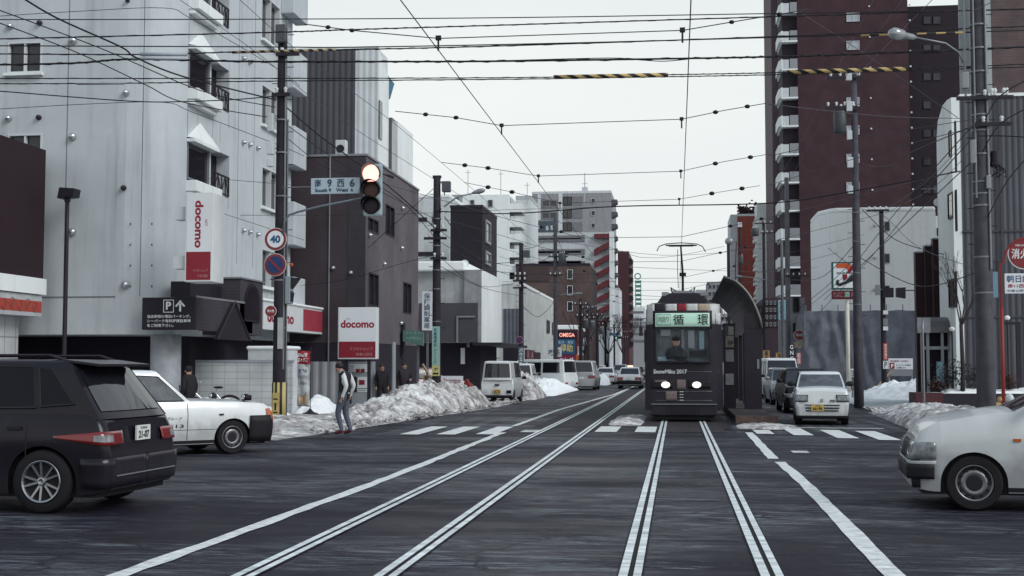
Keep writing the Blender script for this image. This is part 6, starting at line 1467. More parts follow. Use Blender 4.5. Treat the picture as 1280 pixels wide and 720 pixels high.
gp = PG(775, 475)
vehicle('estate_car', 'pale car with a rounded tail between the white saloon and the far taxi', 'car', (gp.x - .2, gp.y + 8, 0), R(-2), 4.4, 1.75, 1.75, 2.6, .9,
    [(-2.2, .98), (-2.1, 1.05), (1.0, 1.0), (1.8, .9), (2.2, .75)], (1.0, -2.0, .3, -1.6, .80), paint_si, 'steel', .3, sidewin=([(-1.4, 1.1), (.6, 1.1), (.25, 1.6), (-1.3, 1.6)],), lights='dark', tail='mid', group=GL, plan_n=12)
gp = PG(787, 486)
FT, K = vehicle('taxi_car', 'far white taxi with a lit roof lamp and black bumper, just left of the tram', 'car', (gp.x, gp.y + 2.4, 0), R(-1), 4.68, 1.69, 1.50, 2.72, .84,
    [(-2.34, .92), (-2.2, .96), (-1.4, .98), (-.2, .93), (.75, .93), (1.6, .89), (2.15, .83), (2.34, .76)], (.72, -1.58, .12, -1.05, .84), paint_wh, 'steel', .305, sidewin=([(-1.2, 1.0), (.5, .98), (.1, 1.4), (-1.0, 1.4)],), rbump=(.30, .58, .3, .04), lights='taxi', tail='mid', group=GL, plan_n=14, nose=.88, plate=plate_w, pf=False, platey='', shiftp=.62)
mb = MB(); mb.box(-.2, -.7, 1.5, .2, -.55, 1.62); mb.build('roof_lamp', mat('lamp_lit', (.8, .6, .4), .4, var=0, emis=((1, .75, .5), 1.0)), FT, world=False)
random.seed(9)
for i, (x, y, pm, rz_, lab) in enumerate(((5.3, 78, paint_wh, 180, 'white car seen through the gap behind the tram stop wall'), (5.4, 90, paint_si, 180, 'silver car far down the right lane behind the tram stop'), (-5.1, 175, paint_wh, 0, 'tiny white car farthest down the left lane'), (-4.6, 150, paint_bk, 0, 'tiny dark car beyond the far taxi'))):
    vehicle('distant_car', lab, 'car', (x, y, 0), R(rz_), 4.3, 1.7, 1.5, 2.6, .85, [(-2.15, .92), (-1.9, .97), (.8, .95), (1.8, .86), (2.15, .72)], (.85, -1.9, .2, -1.5, .83), pm, 'steel', .3, sidewin=([(-1.3, 1.0), (.5, 1.0), (.15, 1.4), (-1.2, 1.4)],), lights='kei', tail='mid', group='distant cars', plan_n=12)
gp = P(548, 470, 26.5)
vehicle('estate_car', 'dark red car parked under the brown building behind the snow heap', 'car', (gp.x - .6, gp.y, 0), R(-62), 4.4, 1.72, 1.5, 2.6, .85, [(-2.2, .92), (-1.9, .97), (.8, .95), (1.8, .86), (2.2, .72)], (.85, -1.9, .2, -1.5, .83), paint_rd, 'steel', .3, sidewin=([(-1.3, 1.0), (.5, 1.0), (.15, 1.4), (-1.2, 1.4)],), lights='kei', tail='mid', plan_n=12)

# ================================================================ TRAM
YTR = 37.0
TS = 0.0
def fx(px, py): p = PY(px, py, YTR); return p.x, p.z
tram = thing('tram', 'dark liveried tram car with a lit route board and pantograph coming towards us', 'tram', (.17, YTR, 0))
dk = mat('tram_navy', (.019, .0155, .025), .45, var=.15, coat=.05, spec=.3)
cr_ = mat('tram_cream', (.56, .57, .56), .4, var=.08)
hw = 1.115; xc = .20; TL = 12.6; z0b, z1b = .32, 3.36
# body: plan outline with rounded nose corners, lofted up with inward lean above the waist
def outline(z):
    q = max(0, (z - 1.2) / 2.2); w = hw - .05 * q * q; bow = .05 + .13 * q
    pts = []
    for k in range(13):
        a = k / 12; x = -w + 2 * w * a; u = abs(2 * a - 1); y = YTR + bow * (u ** 2.5) * 1.0 + (.28 * max(0, (u - .80) / .20) ** 1.6)
        pts.append((xc + x, y))
    n = len(pts)
    return pts + [(xc + w, YTR + TL), (xc - w, YTR + TL)]
zs = [z0b, .45, .9, 1.25, 1.7, 2.2, 2.7, 3.05, 3.2]
mb = MB(); rings = [[(x, y, z) for x, y in outline(z)] for z in zs]; n = len(rings[0])
mid = (xc, YTR + TL / 2)
for sc, z in ((.985, 3.28), (.95, 3.36), (.86, 3.42), (.5, 3.47)):
    rings.append([(mid[0] + (x - mid[0]) * sc, mid[1] + (y - mid[1]) * (1 - (1 - sc) * .25), z) for x, y in outline(3.2)])
vs = [p for r in rings for p in r]; mb.add(vs, [(i * n + k, i * n + (k + 1) % n, (i + 1) * n + (k + 1) % n, (i + 1) * n + k) for i in range(len(rings) - 1) for k in range(n)])
mb.poly(rings[-1]); mb.poly(rings[0][::-1]); body = mb.build('body', dk, tram, smooth=True); em = body.modifiers.new('e', 'EDGE_SPLIT'); em.split_angle = R(32)
def fy(x, z, off):    # front surface y at x,z
    pts = outline(z)[:13]
    for (xa, ya), (xb, yb_) in zip(pts, pts[1:]):
        if xa <= x <= xb: return ya + (yb_ - ya) * (x - xa) / (xb - xa) - off
    return YTR + .2 - off
def fpatch(x0, z0, x1, z1, off, m_, nm, par=tram, nx=8, nz=3, solid=.01):
    mb = MB(); mb.grid(lambda u, v: (x0 + (x1 - x0) * u, fy(x0 + (x1 - x0) * u, z0 + (z1 - z0) * v, off), z0 + (z1 - z0) * v), nx, nz); return mb.build(nm, m_, par, smooth=True, solid=solid)
# skirt / buffer beam
mb = MB(); mb.box(xc - .92, YTR - .12, .18, xc + .92, YTR + .3, .52); mb.build('buffer', dk, tram, bevel=.03)
mb = MB(); mb.box(xc - .85, YTR + .05, .06, xc + .85, YTR + .5, .179); mb.build('lifeguard', plas, tram)
# cream band with coloured blocks at the brow
za, zb_ = fx(820, 390)[1], fx(820, 380)[1]
xs_ = [fx(p, 385)[0] for p in (803, 818, 832, 846, 858, 872, 886, 900)]
cols = [cr_, dk, cr_, mat('brow_red', (.24, .02, .03), .5), cr_, mat('brow_tan', (.42, .33, .26), .5), cr_]
for i in range(7): fpatch(max(xs_[i], xc - hw + .06), za - (.0 if i not in (0, 6) else .35), min(xs_[i + 1], xc + hw - .07), zb_, .012, cols[i], 'brow_band', nx=4)
# route board
x0, z1 = fx(819, 391.5); x1, z0 = fx(887, 408)
fpatch(x0 - .07, z0 - .06, x1 + .07, z1 + .07, .02, dark_trim, 'board_frame')
rb = fpatch(x0, z0, x1, z1, .035, mat('route_board', (.35, .5, .42), .4, var=0, emis=((.45, .75, .60), .3)), 'route_board')
w_ = x1 - x0; h_ = z1 - z0; yf_ = YTR - .06
text(rb, '循', (x0 + w_ * .33, yf_, z0 + h_ * .1), U, V, w_ * .2, h_ * .8, txt_k, bold=.03); text(rb, '環', (x0 + w_ * .78, yf_, z0 + h_ * .1), U, V, w_ * .2, h_ * .8, txt_k, bold=.03)
text(rb, '内回り', (x0 + w_ * .06, yf_, z0 + h_ * .3), U, V, w_ * .19, h_ * .45, txt_k, bold=.02)
mb = MB(); bx = [(x0 + w_ * .03, z0 + h_ * .12), (x0 + w_ * .28, z0 + h_ * .12), (x0 + w_ * .28, z0 + h_ * .88), (x0 + w_ * .03, z0 + h_ * .88)]
mb.tube([(x, yf_, z) for x, z in bx + bx[:1]], .008, 4); mb.build('lettering', txt_k, rb)
# windscreen with driver behind: a cab recess is suggested by clear dark glass in front of a real cab space
x0, z1 = fx(820, 410); x1, z0 = fx(886, 452)
fpatch(x0 - .05, z0 - .05, x1 + .05, z1 + .04, .014, dark_trim, 'windscreen_frame')
mb = MB(); mb.box(x0, YTR - .035, z0, x1, YTR - .028, z1); cabb = mb.build('cab_back', mat('cab_grey', (.13, .14, .155), .8, var=.3, scale=2), tram)
gl = mat('windscreen_glass', (.9, .95, .95), .03, var=0, spec=.15); gb = gl.node_tree.nodes['Principled BSDF']; gb.inputs['Transmission Weight'].default_value = 1; gb.inputs['IOR'].default_value = 1.12; gb.inputs['Base Color'].default_value = (.9, .94, .95, 1)
mb = MB(); mb.box(x0, YTR - .20, z0, x1, YTR - .19, z1); mb.build('windscreen', gl, tram)
mb = MB()
for a, b_ in (((x0 - .03, z0 - .03), (x1 + .03, z0)), ((x0 - .03, z1), (x1 + .03, z1 + .03)), ((x0 - .03, z0), (x0, z1)), ((x1, z0), (x1 + .03, z1))): mb.box(a[0], YTR - .205, a[1], b_[0], YTR - .02, b_[1])
mb.build('windscreen_frame', dark_trim, tram)
def tx(px, py): return fx(px, py)
for (a, t_, c, d, m_) in ((826, 412, 838, 420, frame_g), (822, 446, 846, 451, mat('dash_blue', (.25, .33, .38), .5)), (860, 413, 868, 435, frame_g), (874, 414, 880, 436, mat('dash_blue', (.25, .33, .38), .5)), (852, 412, 855, 440, steel), (862, 438, 882, 446, dark_trim)):
    p, q = tx(a, d), tx(c, t_); mb = MB(); mb.box(p[0], YTR - .09, p[1], q[0], YTR - .05, q[1]); mb.build('cab_fitting', m_, tram)
mb = MB(); p, q, r_ = tx(836, 448), tx(858, 446), tx(872, 452); mb.tube([(q[0] + .1, YTR - .24, r_[1]), (p[0], YTR - .24, p[1])], .014, 5); mb.build('wiper', plas, tram)
# front side windows, mirrors, grab rails, details
for s in (-1, 1):
    mb = MB(); mb.box(xc + s * (hw - .01), YTR + .5, 1.75, xc + s * (hw + .012), YTR + TL - .6, 2.62); sw = mb.build('side_window_band', glass, tram)
    mb = MB()
    for k in range(9): y = YTR + .45 + k * 1.4; mb.box(xc + s * (hw - .005), y, 1.7, xc + s * (hw + .022), y + .12, 2.66)
    mb.build('window_post', dk, sw)
    mb = MB(); xq = xc + s * (hw + .10); mb.tube([(xc + s * (hw - .05), YTR + .1, 2.95), (xq, YTR - .02, 2.95), (xq, YTR - .02, 2.55)], .016, 6); mb.box(xq - .05, YTR - .04, 2.45, xq + .05, YTR + .0, 2.72); mb.build('mirror', dark_trim, tram)
    fpatch(*(sorted((xc + s * .985, xc + s * 1.06))[0], 2.78, sorted((xc + s * .985, xc + s * 1.06))[1], 3.12), .012, cr_, 'corner_flash')
    x_, z_ = fx(829 if s < 0 else 872, 481); 
    hb = fpatch(x_ - .36 if s < 0 else x_ - .27, z_ - .11, x_ + .27 if s < 0 else x_ + .36, z_ + .13, .018, plas, 'headlight_housing', nx=10)
    mb = MB(); mb.lathe((x_ + (.05 if s < 0 else -.02), YTR - .06, z_), (0, -1, 0), [(0, .09), (.02, .085), (.035, .05), (.038, .01)], 20); mb.v = [(x_ + (v[0] - x_) * 1.4, v[1], v[2]) for v in mb.v]; hl_ = mb.build('headlight', mat('headlamp_lit', (.9, .9, .85), .3, var=0, emis=((1, .98, .93), 1.1)), hb, smooth=True)
wood = mat('weathered_panel', (.16, .125, .12), .7, var=.3, scale=5)
p, q = fx(832, 501), fx(846, 489); fpatch(p[0], p[1], q[0], q[1], .02, wood, 'panel_plate'); p, q = fx(846, 487), fx(857, 474.5); fpatch(p[0], p[1], q[0], q[1], .02, wood, 'panel_plate')
p, q = fx(818, 478), fx(833, 475); fpatch(p[0], p[1], q[0], q[1], .03, wood, 'panel_plate')
text(tram, 'SnowMiku 2017', (fx(817, 466)[0], YTR - .03, fx(817, 467)[1]), U, V, fx(858, 0)[0] - fx(817, 0)[0], .12, txt_w, bold=.02)
mb = MB()
for px in (851, 853): 
    for k in range(4): p = fx(px, 490 + 3.5 * k); mb.box(p[0] - .03, YTR - .03, p[1], p[0] + .03, YTR - .02, p[1] + .015)
mb.build('plate_lettering', txt_w, tram)
for z_ in (.60, .86, 1.42): fpatch(xc - hw + .1, z_, xc + hw - .1, z_ + .012, .006, steel, 'panel_seam', nz=1)
mb = MB()
for k in range(9): mb.box(xc - .5 + .11 * k, YTR - .135, .24, xc - .44 + .11 * k, YTR - .122, .46)
mb.build('buffer_slot', plas, tram)
mb = MB(); mb.tube([(xc - .93, YTR - .16, .50), (xc + .93, YTR - .16, .50)], .02, 8); mb.build('bumper_rail', steel, tram)
# roof gear
mb = MB(); zt_ = 3.44
mb.prism([(xc - .78, YTR + .5, zt_ - .05), (xc + .78, YTR + .5, zt_ - .05), (xc + .62, YTR + .5, zt_ + .18), (xc + .40, YTR + .5, zt_ + .27), (xc - .40, YTR + .5, zt_ + .27), (xc - .62, YTR + .5, zt_ + .18)], (0, 3.2, 0)); mb.build('roof_unit', dk, tram, bevel=.03)
mb = MB()
for x in (-.62, .5): mb.box(xc + x, YTR + .5, zt_ + .19, xc + x + .2, YTR + .9, zt_ + .30)
mb.box(xc - .3, YTR + .6, zt_ + .271, xc + .35, YTR + 1.4, zt_ + .34); mb.build('roof_vent', frame_g, tram)
pan = []
def pp_(px, py): p = PY(px, py, YTR + 2.2); return Vector((p.x, p.y, p.z))
mb = MB(); y_ = YTR + 2.2
for s in (-1, 1):
    mb.tube([Vector((xc + s * .30, y_, 3.72)), Vector((xc + s * .36, y_, 3.98)), Vector((xc + s * .22, y_, 3.86)), Vector((xc, y_, 3.80))], .03, 6)
mb.tube([(xc, y_, 3.74), (xc, y_ + .1, 4.4), pp_(851, 308)], [.04, .035, .025], 8)
mb.tube([pp_(847, 312) + Vector((0, -.1, 0)), pp_(847, 340), pp_(848, 360)], .010, 5)
mb.box(xc - .10, y_ - .05, 4.32, xc + .10, y_ + .15, 4.42); mb.box(xc - .4, y_ - .3, 3.72, xc + .4, y_ + .5, 3.78); mb.build('pantograph_frame', plas, tram)
mb = MB(); L0, R0, C0 = pp_(832, 305), pp_(871, 305), pp_(851, 303.5)
mb.tube([pp_(821, 314), pp_(824, 308), L0, C0, R0, pp_(878, 308), pp_(882, 315)], .016, 6); mb.tube([L0 + Vector((0, .15, -.03)), R0 + Vector((0, .15, -.03))], .022, 6); mb.box(L0.x + .1, y_ - .05, C0.z - .10, R0.x - .1, y_ + .2, C0.z - .06); mb.build('pantograph_head', dark_trim, tram)
for s in (-1, 1):
    mb = MB(); mb.lathe((xc + s * .50, YTR + 1.5, .33), (s, 0, 0), [(0, .33), (.1, .33), (.11, .30)], 24); mb.build('wheel', steel, tram)

# tram stop: platform, wall panels, curved roof
pf = thing('stop_platform', 'low brick-edged tram stop platform to the right of the tram', 'platform', (2.0, 36, 0))
p0 = PG(906, 524); p1 = PG(955, 521)
mb = MB(); mb.box(1.62, 36.0, 0, 2.72, 62, .20); mb.build('slab', mat('platform_grey', (.055, .045, .048), .7, var=.3, scale=2), pf)
mb = MB(); mb.box(1.6, 35.93, 0, 2.74, 35.995, .21); mb.build('edge', mat('platform_edge', (.11, .07, .065), .8, var=.5, scale=5), pf)
YSH = 42.0
sh = thing('tram_stop_shelter', 'black tram stop shelter with a curved cantilever roof', 'shelter', (2.4, YSH, .2))
prof = [PY(x, y, YSH) for x, y in ((904, 346), (912, 348.5), (920, 352), (928, 359), (935, 367), (941, 377), (946, 388), (950, 399), (952, 410))]
prof = [(p.x, p.z) for p in prof]
th_ = []
for i, (x, z) in enumerate(prof):
    a = prof[max(0, i - 1)]; b_ = prof[min(len(prof) - 1, i + 1)]; dx, dz = b_[0] - a[0], b_[1] - a[1]; l = math.hypot(dx, dz); th_.append((x + dz / l * .10, z - dx / l * .10))
mb = MB(); mb.prism([(x, YSH, z) for x, z in prof] + [(x, YSH, z) for x, z in th_[::-1]], (0, 15, 0)); mb.build('curved_roof', mat('stop_roof', (.03, .027, .033), .5, var=.2), sh)
mb = MB(); mb.tube([(x, YSH - .03, z) for x, z in prof], .05, 6); mb.build('roof_rim', mat('stop_rim', (.16, .155, .15), .4, metal=.4), sh, smooth=True)
mb = MB(); xw0, xw1 = PY(931, 450, YSH).x, PY(952, 450, YSH).x; ztp = prof[-1][1]
mb.box(xw0, YSH + .02, .2, xw1, YSH + .5, ztp - .01)
for k in range(1, 5): mb.box(xw1 - .25, YSH + 3.4 * k, .2, xw1, YSH + 3.4 * k + .3, ztp)
mb.split('post', dk, sh)
mb = MB(); mb.box(xw0 - .02, YSH + .015, ztp, xw1 - .1, YSH + .3, ztp + .5); mb.build('knee', dk, sh)
p_, q_ = PY(946.5, 461, YSH), PY(949, 449, YSH); mb = MB(); mb.box(p_.x, YSH, p_.z, q_.x, YSH + .018, q_.z); mb.build('notice_strip', frame_g, sh)
pb = thing('timetable_board', 'dark upright board with framed timetable and notices at the tram stop', 'notice board', (1.9, YSH + 3, .2))
Yb = YSH + 1.2; a, c = PY(905, 505, Yb), PY(919, 404, Yb); mb = MB(); mb.box(a.x, Yb, .2, c.x, Yb + .12, c.z); mb.build('panel', dk, pb)
for (t_, d_, m_) in ((408, 419, 'pale'), (420, 434, 'tan'), (437, 452, 'grey'), (467, 481, 'grey')):
    p_, q_ = PY(907, d_, Yb), PY(917, t_, Yb); mb = MB(); mb.box(p_.x, Yb - .02, p_.z, q_.x, Yb - .004, q_.z); mb.build('notice', mat('notice_' + m_, {'pale': (.45, .44, .4), 'tan': (.38, .34, .30), 'grey': (.26, .27, .28)}[m_], .5, var=.3, scale=8), pb)
text(pb, '停', (PY(909, 432, Yb).x, Yb - .024, PY(909, 432, Yb).z), U, V, .2, .2, txt_k, bold=.02)
# ================================================================ PEOPLE
skin_m = mat('skin', (.34, .20, .15), .6, var=.05)
hair_m = mat('hair', (.018, .014, .016), .6, var=.2)
def person(label, loc, rz, pose, cols, h=1.70, group=None, hat=None, extra=None):
    """one continuous skinned body.  pose: joint -> (x, y, z) in a 1.70 m figure facing -Y; cols: shirt, sleeve, trouser, shoe materials"""
    t = thing('person', label, 'person', loc, rz, group); k = h / 1.70
    J = dict(pelvis=(0, 0, .93), waist=(0, 0, 1.06), chest=(0, -.01, 1.28), neck=(0, -.01, 1.46), head=(0, -.03, 1.55), crown=(0, -.03, 1.66),
             shL=(.17, 0, 1.40), elL=(.23, .03, 1.12), wrL=(.22, -.05, .88), shR=(-.17, 0, 1.40), elR=(-.23, .03, 1.12), wrR=(-.22, -.05, .88),
             hiL=(.09, 0, .90), knL=(.10, -.02, .50), anL=(.10, .02, .10), toL=(.11, -.14, .04), hiR=(-.09, 0, .90), knR=(-.10, -.02, .50), anR=(-.10, .02, .10), toR=(-.11, -.14, .04))
    J.update(pose)
    rad = dict(pelvis=.135, waist=.125, chest=.155, neck=.055, head=.085, crown=.062, shL=.075, elL=.052, wrL=.034, shR=.075, elR=.052, wrR=.034, hiL=.10, knL=.064, anL=.042, toL=.038, hiR=.10, knR=.064, anR=.042, toR=.038)
    if extra and 'rad' in extra: rad.update(extra['rad'])
    bones = [('pelvis', 'waist', 0), ('waist', 'chest', 0), ('chest', 'neck', 0), ('neck', 'head', 5), ('head', 'crown', 5), ('chest', 'shL', 0), ('shL', 'elL', 1), ('elL', 'wrL', 1), ('chest', 'shR', 0), ('shR', 'elR', 1), ('elR', 'wrR', 1),
             ('pelvis', 'hiL', 2), ('hiL', 'knL', 2), ('knL', 'anL', 2), ('anL', 'toL', 3), ('pelvis', 'hiR', 2), ('hiR', 'knR', 2), ('knR', 'anR', 2), ('anR', 'toR', 3)]
    def hand(w, e, sfx):
        w, e = Vector(J[w]), Vector(J[e]); d = (w - e).normalized(); s = d.cross(Vector((0, 1, 0))); s = s.normalized() if s.length > .1 else Vector((1, 0, 0)); f = s.cross(d).normalized()
        J['pa' + sfx] = tuple(w + d * .07); rad['pa' + sfx] = .028; bones.append(('wr' + sfx, 'pa' + sfx, 4))
        for i, ln in enumerate((.062, .072, .068, .052)):
            b = w + d * .08 + f * (.026 - .0175 * i); J['fa%d' % i + sfx] = tuple(b + d * ln * .5); J['fb%d' % i + sfx] = tuple(b + d * ln + s * .018)
            rad['fa%d' % i + sfx] = .0095; rad['fb%d' % i + sfx] = .008; bones.append(('pa' + sfx, 'fa%d' % i + sfx, 4)); bones.append(('fa%d' % i + sfx, 'fb%d' % i + sfx, 4))
        J['th' + sfx] = tuple(w + d * .07 + f * .055); rad['th' + sfx] = .010; bones.append(('wr' + sfx, 'th' + sfx, 4))
    hand('wrL', 'elL', 'L'); hand('wrR', 'elR', 'R')
    names = list(J); me = bpy.data.meshes.new('body'); me.from_pydata([Vector(J[n]) * k for n in names], [(names.index(a), names.index(b)) for a, b, _ in bones], [])
    o = bpy.data.objects.new('body', me); COL.objects.link(o)
    sm = o.modifiers.new('skin', 'SKIN'); sm.use_smooth_shade = True
    for i, n in enumerate(names): me.skin_vertices[0].data[i].radius = (rad[n] * k * (1.12 if n in ('pelvis', 'waist', 'chest') else 1), rad[n] * k * (.8 if n in ('pelvis', 'waist', 'chest') else 1))
    me.skin_vertices[0].data[names.index('pelvis')].use_root = True
    sb = o.modifiers.new('sub', 'SUBSURF'); sb.levels = 2; sb.render_levels = 2
    dg = bpy.context.evaluated_depsgraph_get(); nm = bpy.data.meshes.new_from_object(o.evaluated_get(dg)); bpy.data.objects.remove(o)
    mats = [cols[0], cols[1], cols[2], cols[3], skin_m, skin_m]; nm.materials.clear()
    for m_ in mats: nm.materials.append(m_)
    segs = [(Vector(J[a]) * k, Vector(J[b]) * k, c, rad[a] * k, rad[b] * k) for a, b, c in bones]
    for p in nm.polygons:
        best = 9; bi = 0; c0 = p.center
        for a, b, c, ra, rb in segs:
            d = b - a; u = max(0, min(1, (c0 - a).dot(d) / d.length_squared)); q = (c0 - a - d * u).length - (ra + (rb - ra) * u)
            if q < best: best = q; bi = c
        p.material_index = bi; p.use_smooth = True
    body = bpy.data.objects.new('body', nm); COL.objects.link(body); body.parent = t
    # face and hair
    hd = Vector(J['head']) * k; fd = Vector(extra['face']) if extra and 'face' in extra else Vector((0, -1, 0)); fd.normalize(); sd = fd.cross(Vector((0, 0, 1))).normalized()
    up = sd.cross(fd)
    mb = MB(); mb.ball(hd + fd * .085 * k + up * .0, .012 * k, .02 * k, .022 * k, 8, 6); mb.ball(hd + sd * .082 * k, .012, .02, .03, 8, 6); mb.ball(hd - sd * .082 * k, .012, .02, .03, 8, 6); mb.build('face_relief', skin_m, body, smooth=True, world=False)
    mb = MB()
    for s in (1, -1): mb.ball(hd + fd * .078 * k + sd * .032 * s + up * .022, .011, .008, .006, 8, 4)
    mb.ball(hd + fd * .080 * k - up * .042, .022, .01, .005, 8, 4); mb.build('eye_and_mouth', hair_m, body, smooth=True, world=False)
    mb = MB(); hm = hat or hair_m
    mb.ball(hd + up * .060 * k - fd * .034 * k, .096 * k, .100 * k, .088 * k, 14, 10); mb.build('hat' if hat else 'hair', hm, t, smooth=True, world=False)
    return t, J, k
navy = mat('jacket_navy', (.016, .016, .025), .8, var=.2, scale=12); wsl = mat('sleeve_white', (.58, .60, .60), .7, var=.12, scale=10)
denim = mat('denim', (.085, .10, .135), .85, var=.35, scale=9); redsh = mat('shoe_red', (.12, .018, .025), .5, var=.1); blk = mat('cloth_black', (.016, .014, .018), .85, var=.2, scale=10)
g_ = PG(430, 544.5)
W1, J, k = person('young man in dark varsity jacket with white sleeves walking by the kerb snow, looking down', (g_.x, g_.y, 0), camang(180) + R(180) - R(18),
    dict(chest=(0, -.03, 1.27), neck=(0, -.07, 1.44), head=(0, -.135, 1.52), crown=(0, -.15, 1.62), shL=(.17, .05, 1.39), shR=(-.17, .05, 1.39), elL=(.20, .15, 1.13), wrL=(.20, .05, .90), elR=(-.20, .15, 1.13), wrR=(-.20, .04, .90),
         knL=(.09, -.12, .52), anL=(.09, -.01, .11), toL=(.09, -.20, .05), knR=(-.09, -.01, .50), anR=(-.09, .13, .12), toR=(-.09, -.05, .05)), (navy, wsl, denim, redsh), 1.70,
    extra=dict(face=(0, -1, -.45), rad=dict(waist=.15, chest=.17, elL=.052, elR=.052, shL=.066, shR=.066, hiL=.105, hiR=.105, knL=.072, knR=.072, anL=.05, anR=.05)))
mb = MB(); mb.box(-.29, -.14, .72, -.20, .06, .90); mb.build('bag', blk, W1, world=False, bevel=.02)
mb = MB(); mb.tube([(-.16, -.0, .96), (0, -.13, .97), (.16, 0, .96), (0, .13, .97), (-.16, 0, .96)], .012, 6); mb.build('hem_stripe', wsl, W1, smooth=True, world=False)
mb = MB(); mb.tube([(-.10, -.10, 1.44), (0, -.03, 1.47), (.10, -.1, 1.44)], .035, 6); mb.build('collar', mat('hood_grey', (.2, .21, .22), .9), W1, smooth=True, world=False)
g_ = P(236, 500, 50)
person('woman in a dark coat and knitted hat standing behind the white taxi', (g_.x, g_.y, 0), camang(180) + R(150), dict(), (blk, blk, blk, blk), 1.60, hat=blk, extra=dict(rad=dict(waist=.17, chest=.18, pelvis=.17, elL=.07, elR=.07), face=(-.6, -1, -.1)))
g_ = P(477, 500, 36)
person('person in a black coat seen from behind beside the notice board, left of a pair', (g_.x, g_.y, 0), camang(90) + R(180) + R(200), dict(), (blk, blk, blk, blk), 1.66, extra=dict(rad=dict(waist=.17, chest=.19, pelvis=.17)))
g_ = P(505, 500, 35.5)
person('person in dark coat walking by the brown building, right of a pair', (g_.x, g_.y, 0), camang(90) + R(30), dict(elL=(.26, -.06, 1.14), wrL=(.14, -.24, 1.1)), (mat('coat_dark', (.024, .018, .026), .8), blk, blk, redsh), 1.72, extra=dict(rad=dict(waist=.19, chest=.20, pelvis=.18)))
g_ = P(704, 468, 16)
person('small dark figure standing beyond the clean white snow heap', (g_.x, g_.y, 0), R(20), dict(), (blk, blk, blk, blk), 1.7)
g_ = P(925, 470, 26)
person('person in a pale jacket waiting inside the tram stop', (g_.x - .3, 60.5, .2), R(0), dict(), (mat('jacket_pale', (.4, .42, .44), .8), MATS['jacket_pale'], blk, blk), 1.68)
# driver inside the cab: upper body visible through the windscreen
dx, dz = fx(845, 427)
g_ = thing('x', 'x', 'x'); bpy.data.objects.remove(g_)
mb = MB(); q = lambda px, py, o=0: Vector((fx(px, py)[0], YTR - .12 + o, fx(px, py)[1]))
drv = thing('person', 'tram driver in a dark uniform and cap behind the windscreen', 'person', (dx, YTR - .1, dz - .9))
mb = MB(); body_pts = [(833, 448, .34), (836, 438, .26), (841, 435, .16), (843, 432, .07), (845, 429, .1)]
mb.lathe((dx, YTR - .11, fx(845, 449)[1]), (0, 0, 1), [(0, .27), (.10, .30), (.22, .28), (.31, .20), (.34, .08), (.38, .06), (.40, .085), (.47, .115), (.55, .115), (.60, .07), (.62, .01)], 16)
for i, v in enumerate(mb.v): mb.v[i] = (v[0], YTR - .11 + (v[1] - YTR + .11) * .2, v[2])
for i, f in enumerate(mb.f):
    z_ = sum(mb.v[j][2] for j in f) / len(f) - fx(845, 449)[1]; mb.mi[i] = 1 if z_ > .37 else 0
mb.build('body', [mat('uniform', (.03, .03, .04), .8), skin_m], drv, smooth=True)
mb = MB(); mb.ball((dx, YTR - .12, fx(845, 449)[1] + .58), .135, .03, .07, 14, 8); mb.build('cap', blk, drv, smooth=True)

# bicycle by the wall
g_ = P(262, 508, 47); bk = thing('bicycle', 'city bicycle with a front basket leaning by the tiled wall behind the taxi', 'bicycle', (g_.x, g_.y, .12), camang(190) + R(0))
chrome = mat('chrome', (.4, .42, .44), .3, metal=.8, var=.1)
for y in (.52, -.52):
    mb = MB(); mb.tube([(0, y + .32 * math.cos(t * math.pi / 14), .34 + .32 * math.sin(t * math.pi / 14)) for t in range(29)], .018, 6, cap=False); w = mb.build('wheel', tyre_m, bk, smooth=True, world=False)
    mb = MB()
    for k in range(12): a = k * math.pi / 6; mb.tube([(0, y, .34), (0, y + .31 * math.cos(a), .34 + .31 * math.sin(a))], .002, 3)
    mb.build('spokes', chrome, w, world=False)
    mb = MB(); mb.tube([(0, y + .35 * math.cos(t * math.pi / 14), .34 + .35 * math.sin(t * math.pi / 14)) for t in range(1, 14)], .02, 6); mb.build('mudguard', dark_trim, bk, smooth=True, world=False)
mb = MB()
for a, b_ in (((0, .52, .34), (0, .40, .86)), ((0, .42, .80), (0, -.05, .36)), ((0, -.05, .36), (0, -.18, .86)), ((0, -.05, .36), (0, -.52, .34)), ((0, -.15, .74), (0, -.52, .34)), ((0, .41, .68), (0, -.12, .55)), ((0, .40, .86), (0, .37, 1.04))): mb.tube([a, b_], .014, 6)
mb.build('frame', chrome, bk, world=False)
mb = MB(); mb.tube([(-.27, .20, 1.04), (-.2, .36, 1.06), (0, .38, 1.04), (.2, .36, 1.06), (.27, .20, 1.04)], .012, 6); mb.build('handlebar', chrome, bk, smooth=True, world=False)
mb = MB(); mb.ball((0, -.22, .90), .085, .13, .035); mb.build('saddle', blk, bk, smooth=True, world=False)
mb = MB()
for k in range(9):
    z_ = .72 + .03 * k; mb.tube([(-.15 - .003 * k, .50, z_), (.15 + .003 * k, .50, z_), (.15 + .003 * k, .76 + .004 * k, z_), (-.15 - .003 * k, .76 + .004 * k, z_), (-.15 - .003 * k, .50, z_)], .006, 4)
for k in range(13): a = -.15 + .025 * k; mb.tube([(a, .76, .72), (a, .79, .96)], .004, 3); mb.tube([(a, .50, .72), (a, .50, .96)], .004, 3)
mb.box(-.15, .50, .71, .15, .76, .72); mb.build('basket', dark_trim, bk, world=False)

